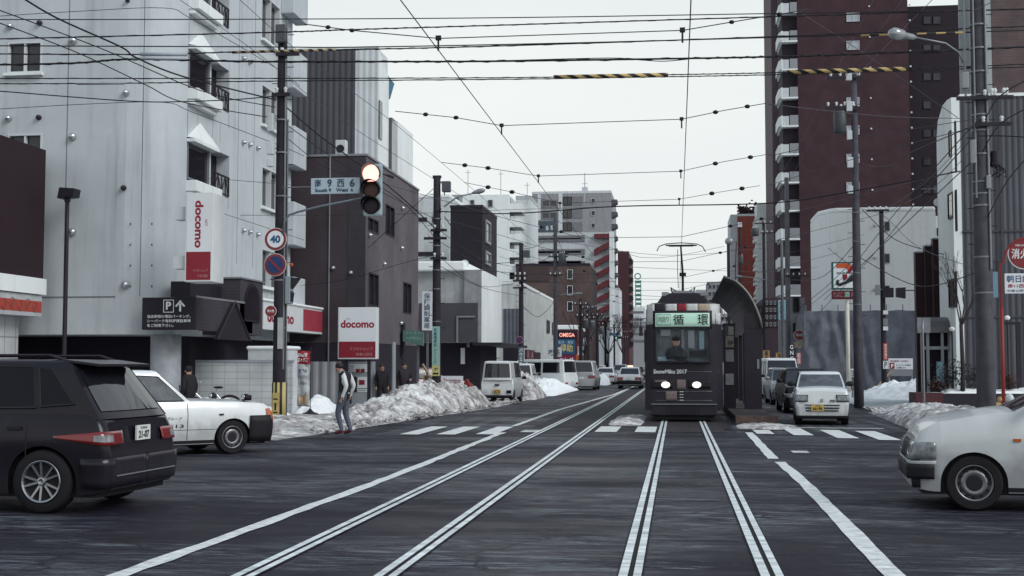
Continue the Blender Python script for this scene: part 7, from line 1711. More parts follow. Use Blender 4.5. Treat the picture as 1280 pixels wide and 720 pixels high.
# ================================================================ SIGNS ON THE LEFT
# nobori banner
Yn_ = YD + 1.0
s_ = 41.0; a = P(371, 508, s_); Yn_ = a.y
nb = thing('advertising_banner', 'tall printed banner flag in red, white and tan on a black weighted stand', 'banner', (a.x, Yn_, .12))
x0 = PY(371, 500, Yn_).x; x1 = PY(387, 500, Yn_).x; zt_ = PY(371, 438, Yn_).z; zb_ = PY(371, 507, Yn_).z
def banner(z0_, z1_, m_, nm='cloth'):
    mb = MB(); mb.grid(lambda u, v: (x0 + (x1 - x0) * u, Yn_ + .05 * math.sin(u * 5 + v * 3) + .02 * math.sin(v * 14), z0_ + (z1_ - z0_) * v - .03 * u), 10, 20); return mb.build(nm, m_, nb, smooth=True)
H_ = zt_ - zb_
banner(zt_ - H_ * .24, zt_, mat('banner_red', (.30, .025, .03), .7)); banner(zb_ + H_ * .02, zt_ - H_ * .242, mat('banner_print', (.42, .45, .46), .7, var=.3, scale=6)); banner(zb_, zb_ + H_ * .018, wood)
mb = MB(); mb.grid(lambda u, v: (x0 + .06 + (x1 - x0 - .12) * u, Yn_ - .03 + .05 * math.sin(u * 5), zb_ + .05 + H_ * .20 * v * (1 - .3 * math.sin(u * 7))), 8, 6); mb.build('picture', mat('banner_tan', (.42, .31, .2), .7, var=.5, scale=8), nb)
text(nb, 'お取替', (x0 + .04, Yn_ - .06, zt_ - H_ * .12), U, V, (x1 - x0) * .75, .13, txt_w, bold=.03); text(nb, 'おトクに', (x0 + .04, Yn_ - .06, zt_ - H_ * .21), U, V, (x1 - x0) * .75, .13, txt_w, bold=.03)
text(nb, 'キャンペーン', (x0 + .05, Yn_ - .06, zt_ - H_ * .52), U, V, (x1 - x0) * .8, .14, mat('banner_purple', (.12, .05, .16), .7), bold=.04); text(nb, '実施中', (x0 + .05, Yn_ - .06, zt_ - H_ * .42), U, V, (x1 - x0) * .7, .15, txt_b, bold=.03); text(nb, '一括払い', (x0 + .05, Yn_ - .06, zt_ - H_ * .62), U, V, (x1 - x0) * .7, .1, txt_k, bold=.03)
mb = MB(); mb.tube([(x1 + .02, Yn_, .14), (x1 + .03, Yn_, zt_ + .1)], .014, 6); mb.tube([(x0 - .02, Yn_, zt_ + .02), (x1 + .05, Yn_, zt_ - .02)], .009, 5); mb.build('pole', dark_trim, nb)
mb = MB(); mb.lathe((x1 + .02, Yn_, .10), (0, 0, 1), [(0, .26), (.05, .24), (.09, .12), (.16, .05), (.2, .02)], 20); mb.build('base', dark_trim, nb, smooth=True)
# docomo ground sign
Ys = P(447, 450, 36.5).y
gs = thing('shop_sign', 'square white and dark red docomo sign on legs over the notice board', 'sign', (P(447, 470, 36.5).x, Ys, 0))
a, c = PY(422, 449, Ys), PY(471, 384, Ys)
mb = MB(); mb.box(a.x, Ys, a.z, c.x, Ys + .35, c.z); mb.build('cabinet', MATS['cabinet_white'], gs, bevel=.02)
zs = PY(422, 427, Ys).z
mb = MB(); mb.box(a.x + .04, Ys - .008, zs, c.x - .04, Ys - .002, c.z - .05); mb.build('upper_panel', sign_w, gs)
mb = MB(); mb.box(a.x + .04, Ys - .008, a.z + .05, c.x - .04, Ys - .002, zs); mb.build('lower_panel', sign_r, gs)
p = PY(426, 410, Ys); q = PY(468, 402, Ys); text(gs, 'docomo', (p.x, Ys - .012, p.z), U, V, q.x - p.x, .27, logo_r, bold=.035); text(gs, 'NTT', (p.x + .2, Ys - .012, p.z + .29), U, V, .14, .04, logo_r)
p = PY(438, 438, Ys); text(gs, 'ドコモショップ', (p.x, Ys - .012, p.z), U, V, .78, .11, MATS['sign_pink'], bold=.015); p = PY(445, 445, Ys); text(gs, '中島公園店', (p.x, Ys - .012, p.z), U, V, .58, .11, MATS['sign_pink'], bold=.015)
mb = MB()
for px in (432, 460): x = PY(px, 450, Ys).x; mb.box(x - .05, Ys + .1, 0, x + .05, Ys + .2, a.z)
mb.build('leg', dark_trim, gs)
Yn2 = Ys + .8; a, c = PY(431, 497, Yn2), PY(466, 452, Yn2)
nb2 = thing('notice_cabinet', 'pale notice cabinet with small red printed notices under the docomo sign', 'notice board', ((a.x + c.x) / 2, Yn2, 0))
mb = MB(); mb.box(a.x, Yn2, .1, c.x, Yn2 + .4, c.z); mb.build('case', mat('case_grey', (.28, .31, .33), .5, var=.1), nb2)
def nbox(x_0, y_0, x_1, y_1, m_, nm='notice', o=.01): p, q = PY(x_0, y_1, Yn2), PY(x_1, y_0, Yn2); mb = MB(); mb.box(p.x, Yn2 - o - .008, p.z, q.x, Yn2 - o, q.z); return mb.build(nm, m_, nb2)
nbox(433, 455, 459, 465, sign_w); nbox(447, 471, 460, 490, sign_w); nbox(432, 471, 446, 490, black)
for bx in ((445, 461, 450, 465.5), (451, 461, 456, 465.5), (449, 475, 456, 481)): nbox(*bx, sign_r, 'red_notice', .02)
for k in range(5): nbox(434, 457 + k * 2.6, 443, 457.8 + k * 2.6, frame_g, 'printed_line', .02)
nbox(448, 485, 459, 486, steel, 'printed_line', .02); nbox(448, 487.5, 457, 488.3, steel, 'printed_line', .02)
# green blade on brown building corner
Yg = PX(505, 420, XB + .3).y; a, c = PY(503.5, 431, YBE - 4), PY(529, 412, YBE - 4); Yg = YBE - 4
t = thing('green_sign', 'faded green horizontal sign with pale letters projecting from the brown building', 'sign', (XB, Yg, a.z))
mb = MB(); mb.prism([(a.x, Yg, c.z), (a.x, Yg, a.z + .15), (c.x, Yg, a.z - .05), (c.x, Yg, c.z - .1)], (0, .2, 0)); mb.build('board', mat('faded_green', (.10, .19, .17), .6, var=.2), t)
text(t, 'ビューティー', (a.x + .15, Yg - .01, a.z + .45), U, V, .7, .12, mat('lettering_mint', (.3, .6, .5), .5)); text(t, 'ヘアサロン', (a.x + .15, Yg - .01, a.z + .22), U, V, .65, .12, MATS['lettering_mint'])
mb = MB(); x_ = PY(521, 430, Yg).x; mb.box(x_ - .05, Yg + .22, 0, x_ + .05, Yg + .32, c.z); mb.build('post', steel, t)
mb = MB(); q = PY(497, 412, Yg + .3); mb.box(q.x, Yg + .21, a.z - .4, a.x - .01, Yg + .6, c.z + .3); mb.build('porch_box', dark_trim, t)
flag_sign('pharmacy_sign', 'white vertical pharmacy sign with dark blue characters beside the utility pole', 527.5, 364, 540, 413, 31, sign_w, '保険調剤薬局', txt_b)
flag_sign('small_shop_sign', 'small white docomo board standing behind the brown snow heap', 550, 470, 578.5, 480, 32, sign_w, 'docomo', logo_r, vertical=False)
t = flag_sign('plank_sign', 'short tan board with faded characters propped in the snow heap', 529, 469, 539, 488, 33.5, mat('board_tan', (.42, .27, .12), .6), '駐車禁', txt_k)
a, b_ = P(528, 455, 33.5), P(536, 468, 33.5); mb = MB(); mb.tube([a, b_], .05, 4); o = mb.build('wooden_stake', mat('timber', (.42, .33, .2), .8), None); tag(o, 'pale wooden stake leaning above the tan board in the snow heap', 'timber')
mb = MB(); random.seed(2)
a = P(583, 478, 31); mb.prism([a + Vector((-.22, 0, -.4)), a + Vector((.22, 0, -.4)), a + Vector((.06, 0, .12)), a + Vector((-.06, 0, .12))], (0, .3, 0)); o = mb.build('traffic_cone', red_p, None, bevel=.03); tag(o, 'red cone with white bands behind the snow heap next to the docomo board', 'cone')

# ================================================================ UTILITY POLES
def steps(par, x, y, z0, z1, r, m=dark_trim, dz=.45):
    mb = MB(); z = z0; s = 1
    while z < z1: mb.tube([(x + s * r * .8, y, z), (x + s * (r + .16), y, z)], .011, 4); s = -s; z += dz
    return mb.split('step_bolt', m, par)
def bands(par, x, y, zs_, r, m=alu):
    mb = MB()
    for z in zs_: mb.tube([(x, y, z), (x, y, z + .04)], r + .008, 16)
    return mb.split('strap', m, par)
def insul(mb, p, h=.16): p = Vector(p); mb.lathe(p, (0, 0, 1), [(0, .02), (h * .3, .05), (h * .45, .03), (h * .7, .06), (h, .03)], 10)
def crossarm(par, c, half0, half1, m=dark_trim, n=3, ang=0):
    c = Vector(c); d = Vector((math.cos(ang), math.sin(ang), 0)); mb = MB(); e = Vector((-d.y, d.x, 0)) * .045
    a, b_ = c - d * half0, c + d * half1; mb.prism([a - e, b_ - e, b_ + e, a + e], (0, 0, .09)); ca = mb.build('crossarm', m, par)
    mb = MB()
    for k in range(n): insul(mb, a.lerp(b_, (k + .5) / n) + Vector((0, 0, .09)))
    mb.split('insulator', ceramic, ca, smooth=True)
    return ca
GP = 'utility poles along the street'
# pole at the left corner
g0 = PG(349, 531); X1, Y1_ = g0.x, g0.y; top = PY(346, 36, Y1_)
P1 = pole('utility_pole', 'dark concrete utility pole with traffic signs and striped foot by the block wall', 'utility pole', Vector((X1, Y1_, 0)), Vector((X1 - .02, Y1_, top.z)), .20, .125, pole_d, GP)
steps(P1, X1, Y1_, 3.5, 11, .15); bands(P1, X1, Y1_, (1.0, 2.6, 3.9, 5.1, 6.2, 7.4, 8.3), .175, steel)
lo, hi = PY(341, 528, Y1_ - .2).z, PY(341, 478, Y1_ - .2).z; lo2 = .12
mb = MB(); mb.tube([(X1, Y1_, lo2 + .02), (X1, Y1_, hi)], .207, 22); mb.build('foot_guard', stripemat('guard_stripe', (.42, .33, .13), (.02, .02, .02), .13, 0), P1, smooth=True)
mb = MB(); mb.box(X1 - .13, Y1_ - .215, .2, X1 + .06, Y1_ - .20, hi - .28); bd_ = mb.build('foot_board', mat('board_mustard', (.45, .34, .13), .7, var=.25, scale=6), P1)
mb = MB(); mb.box(X1 - .10, Y1_ - .222, .32, X1 + .02, Y1_ - .216, .36); mb.box(X1 - .07, Y1_ - .222, .4, X1 - .02, Y1_ - .216, .6); mb.box(X1 - .10, Y1_ - .222, .68, X1 + .02, Y1_ - .216, .72); mb.build('printed_mark', dark_trim, bd_)
zt_ = PY(345, 97, Y1_).z; mb = MB(); mb.tube([(X1 + .19, Y1_ - .05, .1), (X1 + .17, Y1_ - .05, PY(357, 150, Y1_).z)], .022, 8); mb.tube([(X1 + .13, Y1_ - .12, 1.5), (X1 + .12, Y1_ - .12, 10)], .03, 8); mb.build('conduit', steel, P1)
for (py, w, h, m_) in ((45, .28, .5, mat('box_slate', (.08, .085, .10), .5)), (155, .16, .5, pale), (187, .2, .35, frame_w), (205, .16, .22, frame_w)):
    z_ = PY(345, py, Y1_).z; xo = 0 if py == 45 else -.26; mb = MB(); mb.box(X1 + xo - w / 2, Y1_ - .3, z_ - h / 2, X1 + xo + w / 2, Y1_ - .14, z_ + h / 2); mb.build('junction_box', m_, P1, bevel=.02)
crossarm(P1, (X1, Y1_ - .16, PY(345, 72, Y1_).z), .15, .5, n=2); crossarm(P1, (X1, Y1_ - .16, PY(345, 122, Y1_).z), .25, .25, n=2)
z_ = PY(350, 352, Y1_)
# advertising strip on pole
a, c = PY(347, 436, Y1_ - .2), PY(354, 397, Y1_ - .2); mb = MB(); mb.box(a.x, Y1_ - .225, a.z, c.x, Y1_ - .205, c.z); mb.build('poster', mat('poster_pale', (.36, .38, .38), .6, var=.2), P1)
# round traffic signs (things of their own)
def roundsign(name, label, px, py, d, s, kind, Y=None, group=None):
    Y = Y or P(px, py, s).y; c = PY(px, py, Y); t = thing(name, label, 'sign', c, 0, group); r = d / 2
    def dsk(r_, y0, m_, nm, par=t): mb = MB(); mb.tube([(c.x, Y - y0, c.z), (c.x, Y - y0 - .006, c.z)], r_, 40); return mb.build(nm, m_, par)
    if kind == '40':
        dsk(r, 0, sign_w, 'rim'); dsk(r * .96, .008, mat('sign_ring_red', (.20, .03, .035), .45), 'ring'); dsk(r * .74, .016, sign_w, 'face'); text(t, '40', (c.x - r * .46, Y - .028, c.z - r * .34), U, V, r * .92, r * .68, mat('numeral_blue', (.02, .09, .20), .5), bold=.04)
    if kind == 'nopark':
        dsk(r, 0, sign_w, 'rim'); dsk(r * .96, .008, mat('sign_ring_red', (.20, .03, .035), .45), 'ring'); dsk(r * .74, .016, mat('sign_blue', (.015, .04, .13), .45), 'face')
        mb = MB(); d_ = Vector((1, 0, -1)).normalized() * r * .76; e = Vector((1, 0, 1)).normalized() * r * .10; cc = Vector((c.x, Y - .03, c.z)); mb.prism([cc - d_ - e, cc + d_ - e, cc + d_ + e, cc - d_ + e], (0, .004, 0)); mb.build('slash', MATS['sign_ring_red'], t)
    if kind == 'hyd':
        dsk(r, 0, sign_w, 'rim'); dsk(r * .93, .008, mat('sign_ring_red', (.20, .03, .035), .45), 'face'); text(t, '消火栓', (c.x - r * .62, Y - .022, c.z - r * .2), U, V, r * 1.24, r * .5, txt_w, bold=.03)
    mb = MB(); mb.box(c.x - .03, Y + .004, c.z - .15, c.x + .03, Y + .12, c.z + .15); mb.build('clamp', steel, t)
    return t
Yf = Y1_ - .28
roundsign('speed_sign', 'round white speed sign reading 40 with a red ring on the corner pole', 344.5, 299, .62, 44, '40', Yf)
roundsign('no_parking_sign', 'round blue no-parking sign with red slash under the 40 sign', 344, 331, .62, 44, 'nopark', Yf)
roundsign('hydrant_sign', 'small round red hydrant sign on the corner pole below the no-parking sign', 338.5, 389, .32, 44, 'hyd', Yf + .02)
mb = MB(); c = PY(362, 331, Yf); mb.lathe(c, (1, 0, 0), [(0, .03), (.03, .05), (.08, .05), (.1, .02)], 10); o = mb.build('warning_lamp', mat('amber', (.35, .08, .03), .4), None); tag(o, 'small orange reflector lamp at the right of the no-parking sign', 'lamp')
# pedestrian signal (seen from the side)
c = PY(363, 365, Y1_ - .1); ps = thing('pedestrian_signal', 'grey pedestrian signal seen edge-on, to the right of the corner pole', 'traffic signal', c)
mb = MB(); z0, z1 = PY(363, 380, Y1_).z, PY(363, 346, Y1_).z; xx = PY(359, 360, Y1_).x; mb.box(xx, Y1_ - .2, z0, xx + .14, Y1_ + .12, z1); cs = mb.build('case', mat('signal_grey', (.22, .27, .30), .5, var=.1), ps, bevel=.015)
mb = MB()
for z_ in (z1 - .02, (z0 + z1) / 2 - .02): mb.prism([(xx + .14, Y1_ - .16, z_), (xx + .36, Y1_ - .16, z_ - .02), (xx + .14, Y1_ - .16, z_ - .32)], (0, .25, 0)) if z_ > z1 - .1 else mb.prism([(xx + .14, Y1_ - .16, z_), (xx + .18, Y1_ - .16, z_ - .05), (xx + .14, Y1_ - .16, z_ - .3)], (0, .25, 0))
mb.build('visor', dark_trim, ps); mb = MB(); mb.box(X1 + .1, Y1_ - .05, z0 + .1, xx, Y1_ + .03, z0 + .18); mb.box(X1 + .1, Y1_ - .05, z1 - .18, xx, Y1_ + .03, z1 - .1); mb.split('bracket', steel, ps)
# traffic signal on its arm
Ya = Y1_ - .3; q = lambda x, y: PY(x, y, Ya)
arm = thing('traffic_signal', 'three-light traffic signal with red lit, hung on a curved arm over the kerb', 'traffic signal', q(466, 240))
mb = MB(); mb.tube([(X1 + .15, Ya, q(356, 292).z), q(356, 276), q(361, 269), q(372, 265), q(400, 258), q(455, 247)], .030, 10); mb.build('arm', mat('arm_grey', (.16, .19, .22), .45, metal=.3), arm, smooth=True)
a, c = q(454.5, 271), q(478.5, 205)
mb = MB(); mb.box(a.x, Ya - .10, a.z, c.x, Ya + .05, c.z); cs = mb.build('housing', mat('signal_case', (.30, .38, .42), .5, var=.08), arm, bevel=.06)
red_on = mat('signal_red_lit', (.9, .3, .25), .4, var=0, emis=((1, .50, .42), 1.9)); off1 = mat('signal_amber_off', (.09, .045, .035), .35); off2 = mat('signal_dark', (.022, .018, .022), .4)
for i, (py, m_) in enumerate(((217.5, red_on), (237.5, off1), (257.5, off2))):
    c_ = q(465, py); rr_ = .235
    mb = MB(); mb.lathe((c_.x, Ya - .10, c_.z), (0, -1, 0), [(0, rr_), (.012, rr_), (.03, rr_ * .7), (.04, .01)], 28); ln = mb.build('signal_lens', m_, cs, smooth=True)
    mb = MB(); n_ = 20; vs = []
    for k in range(n_ + 1):
        th = R(-25) + R(230) * k / n_; L_ = .34 * (.35 + .65 * max(0, math.sin(R(-25) + R(230) * k / n_)))
        for (r_, yy) in ((rr_ + .012, -.10), (rr_ + .012, -.10 - L_), (rr_ + .028, -.10 - L_), (rr_ + .028, -.10)): vs.append((c_.x + r_ * math.cos(th), Ya + yy, c_.z + r_ * math.sin(th) - (0.05 * (-yy - .1))))
    fs = []
    for k in range(n_):
        for j in range(4): fs.append((k * 4 + j, k * 4 + (j + 1) % 4, (k + 1) * 4 + (j + 1) % 4, (k + 1) * 4 + j))
    mb.add(vs, fs); mb.build('visor', dark_trim, cs, smooth=False)
mb = MB(); mb.tube([q(478, 218), q(484, 219)], .02, 6); mb.tube([q(484, 219), q(492, 222)], .035, 6); mb.tube([q(450, 211), q(455, 214)], .03, 6); mb.build('end_fitting', dark_trim, arm)
# street name sign
st = thing('street_name_sign', 'pale blue-white intersection name sign reading South 9 West 6 on a slim arm', 'sign', q(419, 232))
a, c = q(389, 243), q(450, 222)
mb = MB(); mb.box(a.x, Ya - .04, a.z, c.x, Ya - .01, c.z); mb.build('board', mat('name_board', (.36, .44, .49), .5, var=.05), st, bevel=.01)
mb = MB(); mb.tube([(X1 + .12, Ya + .01, q(380, 234).z), (q(454, 0).x, Ya + .01, q(380, 232.5).z)], .016, 8); mb.tube([q(413, 222), q(413, 194)], .012, 6); mb.build('arm', steel, st)
Yt = Ya - .048; w = c.x - a.x; h = c.z - a.z
for ch, f0, w0 in (('南', .08, .13), ('9', .34, .09), ('西', .54, .15), ('6', .80, .10)): text(st, ch, (a.x + w * f0, Yt, a.z + h * .42), U, V, w * w0, h * .50, mat('name_ink', (.025, .05, .10), .5, var=0), bold=.03)
for ch, f0, w0 in (('South', .09, .25), ('9', .37, .05), ('West', .52, .25), ('6', .82, .05)): text(st, ch, (a.x + w * f0, Yt, a.z + h * .12), U, V, w * w0, h * .23, MATS['name_ink'], bold=.03)

def street_lamp_arm(par, a, b_, head=.5, m=mat('lamp_metal', (.26, .28, .30), .4, metal=.4)):
    a, b_ = Vector(a), Vector(b_); mid = a.lerp(b_, .5) + Vector((0, 0, abs(b_.z - a.z) * .25)); mb = MB(); mb.tube([a, mid, b_], .03, 8); ar = mb.build('lamp_arm', m, par, smooth=True)
    d = (b_ - mid).normalized(); mb = MB(); mb.lathe(b_ - d * .05, d, [(0, .04), (.06, .06), (head * .5, .10), (head * .85, .08), (head, .02)], 12); mb.build('lamp_head', m, ar, smooth=True)
def tx_can(par, c, r, h, m=mat('transformer_grey', (.07, .075, .085), .5, metal=.2)):
    c = Vector(c); mb = MB(); mb.lathe(c, (0, 0, 1), [(0, r * .9), (.03, r), (h - .04, r), (h, r * .9), (h + .02, r * .5)], 18); tr_ = mb.build('transformer', m, par, smooth=True)
    mb = MB()
    for k in range(3): insul(mb, c + Vector(((k - 1) * r * .5, 0, h)), .14)
    mb.build('bushing', ceramic, tr_, smooth=True)
def bigpole(label, px, ybase, ytop, s, r0, r1, m, hidden=None):
    g_ = P(px, 457, s); t_ = PY(px, ytop, g_.y); px_t = t_
    p_ = pole('utility_pole', label, 'utility pole', Vector((g_.x, g_.y, 0)), Vector((g_.x, g_.y, t_.z)), r0, r1, m, GP)
    return p_, g_.x, g_.y, t_.z
P2, x, y, zt = bigpole('dark utility pole with grey box and lamp arm before the pale office building', 545.5, 0, 221, 34, .17, .13, pole_d)
steps(P2, x, y, 3, zt, .14); bands(P2, x, y, (3.2, 4.4, 5.1, 6.0, 7.0), .155, steel)
a, c = PY(553, 240, y), PY(563, 227, y); mb = MB(); mb.box(a.x, y - .15, a.z, c.x, y + .15, c.z); mb.build('junction_box', mat('box_slate', (.08, .085, .10), .5), P2)
mb = MB(); mb.tube([(x + .1, y, zt - .2), (x + .28, y, zt - .25), (x + .28, y, zt - .7)], .02, 6); mb.box(x - .15, y - .1, zt - .05, x + .15, y + .1, zt + .04); mb.split('bracket', dark_trim, P2)
street_lamp_arm(P2, (x + .12, y, PY(549, 262, y).z), PY(592, 241, y), .5)
a, c = PY(552, 285, y), PY(555, 252, y); mb = MB(); mb.box(a.x, y - .1, a.z, c.x, y + .05, c.z); mb.box(x - .35, y - .1, PY(540, 282, y).z, x - .18, y + .1, PY(540, 268, y).z); mb.build('cable_box', frame_w, P2)
for py in (290, 300, 325): crossarm(P2, (x, y - .18, PY(545, py, y).z), .45 if py == 300 else .2, .4, n=2)
a, c = PY(540, 470, y - .2), PY(550, 408, y - .2); gsn = thing('pole_sign', 'tall narrow pale green advertising board strapped to the pole behind the snow heap', 'sign', (x, y - .2, a.z))
z_m = PY(540, 457, y - .2).z
mb = MB(); mb.box(a.x, y - .215, z_m, c.x, y - .19, c.z); mb.build('board', mat('board_mint', (.26, .42, .38), .5, var=.1), gsn); mb = MB(); mb.box(a.x, y - .215, a.z, c.x, y - .19, z_m - .004); mb.build('lower_board', mat('board_lemon', (.50, .46, .20), .5, var=.1), gsn)
text(gsn, vtext('耳鼻咽喉科'), (a.x + .06, y - .22, z_m + .68), U, V, .12, .68, txt_b, bold=.02); text(gsn, vtext('クリニック'), (a.x + .06, y - .22, z_m + .06), U, V, .10, .55, txt_k, bold=.01); text(gsn, 'P', (a.x + .1, y - .22, a.z + .2), U, V, .12, .1, txt_k); mb = MB(); mb.box(a.x + .04, y - .222, a.z + .06, c.x - .05, y - .217, a.z + .12); mb.build('arrow', txt_k, gsn)
P3, x, y, zt = bigpole('dark utility pole by the white hatch-backed car, with a small round red sign', 651.5, 0, 304, 22, .16, .12, pole_d)
steps(P3, x, y, 3, zt, .14); a, c = PY(654, 322, y), PY(662, 313, y); mb = MB(); mb.box(a.x, y - .15, a.z, c.x, y + .15, c.z); mb.build('junction_box', MATS['box_slate'], P3)
for py in (346, 352, 361): crossarm(P3, (x, y - .18, PY(651, py, y).z), .45, .35, n=3)
roundsign('no_parking_sign', 'small round no-parking sign on the pole above the parked white car', 649.5, 425, .42, 22, 'nopark', y - .3)
flag_sign('pole_sign', 'narrow blue-grey board with white characters low on the pole by the parked white car', 648, 434, 654.5, 458, 22.6, mat('board_slate', (.10, .13, .16), .5), 'パウエル', txt_w, post=False)
flag_sign('pole_sign', 'small yellow arrow board at the foot of the pole by the parked white car', 648.5, 462, 654.5, 475, 22.6, MATS['board_lemon'], 'P', txt_k, vertical=False, post=False)
P4, x, y, zt = bigpole('grey utility pole with a clustered transformer, standing in the clean white snow heap', 694.5, 0, 272, 17.5, .17, .13, pole_m)
tx_can(P4, (x + .5, y - .1, PY(703, 330, y).z), .28, .75); crossarm(P4, (x, y - .2, PY(695, 322, y).z), .5, .9, n=3); crossarm(P4, (x, y - .2, PY(695, 345, y).z), .5, .5, n=3)
street_lamp_arm(P4, (x + .1, y, PY(695, 369, y).z), PY(719, 367, y), .6); steps(P4, x, y, 3, zt, .14)
flag_sign('box_sign', 'white snow-topped box sign on the right side of the grey pole', 684, 434, 702, 446, 17, sign_w, '喫茶', txt_k, vertical=False, post=False)
for i, (px, yt, s, lab) in enumerate(((726, 373, 14.5, 'dark pole in front of the brown brick flats, first of the tight far cluster'), (735, 378, 13, 'dark pole just right of the brick flats windows, second of the far cluster'), (747, 388, 11.5, 'pole carrying a snow-topped lamp head, third of the far cluster'), (757, 396, 10, 'slim pole under the red stair, fourth of the far cluster'), (781, 412, 6.5, 'tiny pole above the far taxi'), (768, 405, 8, 'tiny pole with a signal head beside the narrow pale building'))):
    pk, x, y, zt = bigpole(lab, px, 0, yt, s, .17, .13, pole_d); crossarm(pk, (x, y - .2, zt - .6), .7, .7, n=3); crossarm(pk, (x, y - .2, zt - 1.6), .5, .8, n=3)
    if i in (0, 2): street_lamp_arm(pk, (x + .1, y, zt - 1.2), (x + 1.6, y, zt - .6), .7)
    if i < 3: tx_can(pk, (x + .45, y, zt - 2.6), .26, .7)
flag_sign('blade_sign', 'cream vertical sign with dark characters among the far left poles', 729, 422, 733.5, 436, 12, sign_w, '中華料理', txt_k, post=False)
flag_sign('blade_sign', 'small white and blue sign above the silver minivan', 722, 433, 729.5, 444, 12.5, sign_w, 'ケン', txt_b, vertical=False)
roundsign('round_sign', 'round dark-rimmed sign on a far left pole above the white saloon', 737.5, 424, .8, 10.5, 'nopark')
ts = thing('traffic_signal', 'far traffic signal showing a blue-green light over the left lane', 'traffic signal', P(772, 422, 7.5))
c = P(772, 422, 7.5); mb = MB(); mb.box(c.x - .75, c.y, c.z - .22, c.x + .75, c.y + .2, c.z + .22); mb.build('housing', dark_trim, ts, bevel=.1)
mb = MB(); mb.disc((c.x - .3, c.y - .02, c.z), (0, -1, 0), .17, .03); mb.build('signal_lens', mat('signal_green_lit', (.3, .8, .75), .4, var=0, emis=((.5, 1, .95), 1.6)), ts)
flag_sign('guide_sign', 'small blue direction sign across the far left lane', 761, 416, 775, 419.5, 8, mat('guide_blue', (.06, .12, .18), .5), None, None, post=False)

# ---- right side poles
g_ = P(1232, 457, 50); x, y = g_.x, g_.y; zt = 13.2
P6 = pole('utility_pole', 'massive grey concrete utility pole running out of the picture top beside the grey ribbed building', 'utility pole', Vector((x, y, 0)), Vector((x, y, zt)), .235, .175, pole_m, GP)
bands(P6, x, y, (1.9, 3.4, 4.3, 5.6, 5.9, 6.2, 6.9, 7.5, 7.9, 8.4, 9.0, 9.6, 10.2), .215, steel); steps(P6, x, y, 4.2, 12.5, .2)
def zpx(py, Y=None): return PY(1228, py, Y or y).z
ca = crossarm(P6, (x + .0, y - .26, zpx(127)), .62, .75, n=1); mb = MB()
for px in (1240, 1255): q_ = PY(px, 120, y - .26); insul(mb, (q_.x, y - .26, zpx(124)), .22); insul(mb, (q_.x + .07, y - .26, zpx(124)), .22)
mb.split('insulator', ceramic, ca, smooth=True)
ca = crossarm(P6, (x + .0, y - .26, zpx(160)), .2, .68, n=2)
mb = MB(); xx = PY(1205, 50, y).x; mb.tube([(xx, y - .05, zpx(126)), (xx, y - .05, zt)], .028, 8); mb.tube([(x + .14, y - .2, 4), (x + .12, y - .2, zt)], .03, 8); mb.tube([(x - .16, y - .16, 5.8), (x - .15, y - .16, zt)], .025, 8); mb.build('conduit', steel, P6)
mb = MB()
for (px, py, w, h) in ((1206, 101, .16, .42), (1235, 228, .12, .34), (1216, 190, .12, .6)): q_ = PY(px, py, y - .2); mb.box(q_.x - w / 2, y - .3, q_.z - h / 2, q_.x + w / 2, y - .2, q_.z + h / 2)
mb.split('junction_box', frame_g, P6, bevel=.02)
q_ = PY(1244, 200, y - .1); mb = MB(); mb.lathe((q_.x, y - .1, q_.z - .18), (0, 0, 1), [(0, .1), (.05, .14), (.12, .14), (.13, .11), (.4, .11), (.42, .02)], 14)
for k in range(8): a = k * .9; mb.tube([(q_.x + .05 * math.cos(a), y - .1, q_.z - .1), (q_.x + .14 + .1 * math.cos(a), y - .12, q_.z - .25 - .05 * math.sin(k * 2)), (q_.x + .05 + .2 * math.cos(a * 1.7), y - .1, q_.z - .45)], .012, 4)
mb.build('cable_closure', dark_trim, P6)
q0, q1, q2, q3 = PY(1204, 78, y - .1), PY(1198, 65, y - .3), PY(1182, 54, y - .5), PY(1142, 46.5, y - 1)
mb = MB(); mb.tube([q0, q1, q2, q3], .022, 8); la = mb.build('lamp_arm', MATS['lamp_metal'], P6, smooth=True)
mb = MB(); d = (q3 - q2).normalized(); mb.lathe(q3, d, [(-.05, .05), (.05, .075), (.3, .085), (.34, .13), (.60, .15), (.72, .09), (.74, .01)], 14); mb.build('lamp_head', mat('lamp_glassy', (.32, .34, .36), .15, metal=.3), la, smooth=True)
for (py, lab) in (): pass
mb = MB(); q_ = PY(1244, 355, y); mb.box(x + .21, y - .05, PY(0, 380, y).z if False else zpx(372), x + .33, y + .02, zpx(340)); mb.build('blue_plate', mat('plate_blue', (.16, .26, .33), .5), P6)
P7, x, y, zt = bigpole('tall grey utility pole with a transformer in front of the red tower', 1073, 0, 92, 33, .185, .11, pole_m)
X7, Y7 = x, y
steps(P7, x, y, 3.5, zt, .16); tx_can(P7, (PY(1050, 160, y).x, y - .05, PY(1050, 167, y).z), .24, .85)
q = lambda a, b_: PY(a, b_, y)
crossarm(P7, (x, y - .16, q(1070, 99).z), 1.05, .35, n=4); crossarm(P7, (x, y - .16, q(1070, 136).z), 1.15, .1, n=4); crossarm(P7, (x, y - .16, q(1070, 139).z), .75, .2, n=2)
mb = MB()
for (py, w, h) in ((134, .22, .38), (170, .2, .36), (204, .22, .40), (97, .22, .3), (238, .2, .3)): z_ = q(1070, py).z; mb.box(x - .32, y - .25, z_ - h / 2, x - .32 + w, y - .12, z_ + h / 2)
mb.split('junction_box', pale, P7, bevel=.02); bands(P7, x, y, (2.6, 3.9, 5.1, 6.3, 7.4), .16, steel)
P8, x, y, zt = bigpole('thin dark pole with red sticker boards in front of the netting fence', 1105, 0, 262, 25, .14, .11, pole_d)
X8, Y8 = x, y; q = lambda a, b_: PY(a, b_, y - .16)
crossarm(P8, (x, y - .16, q(1105, 264).z), .75, .35, n=4)
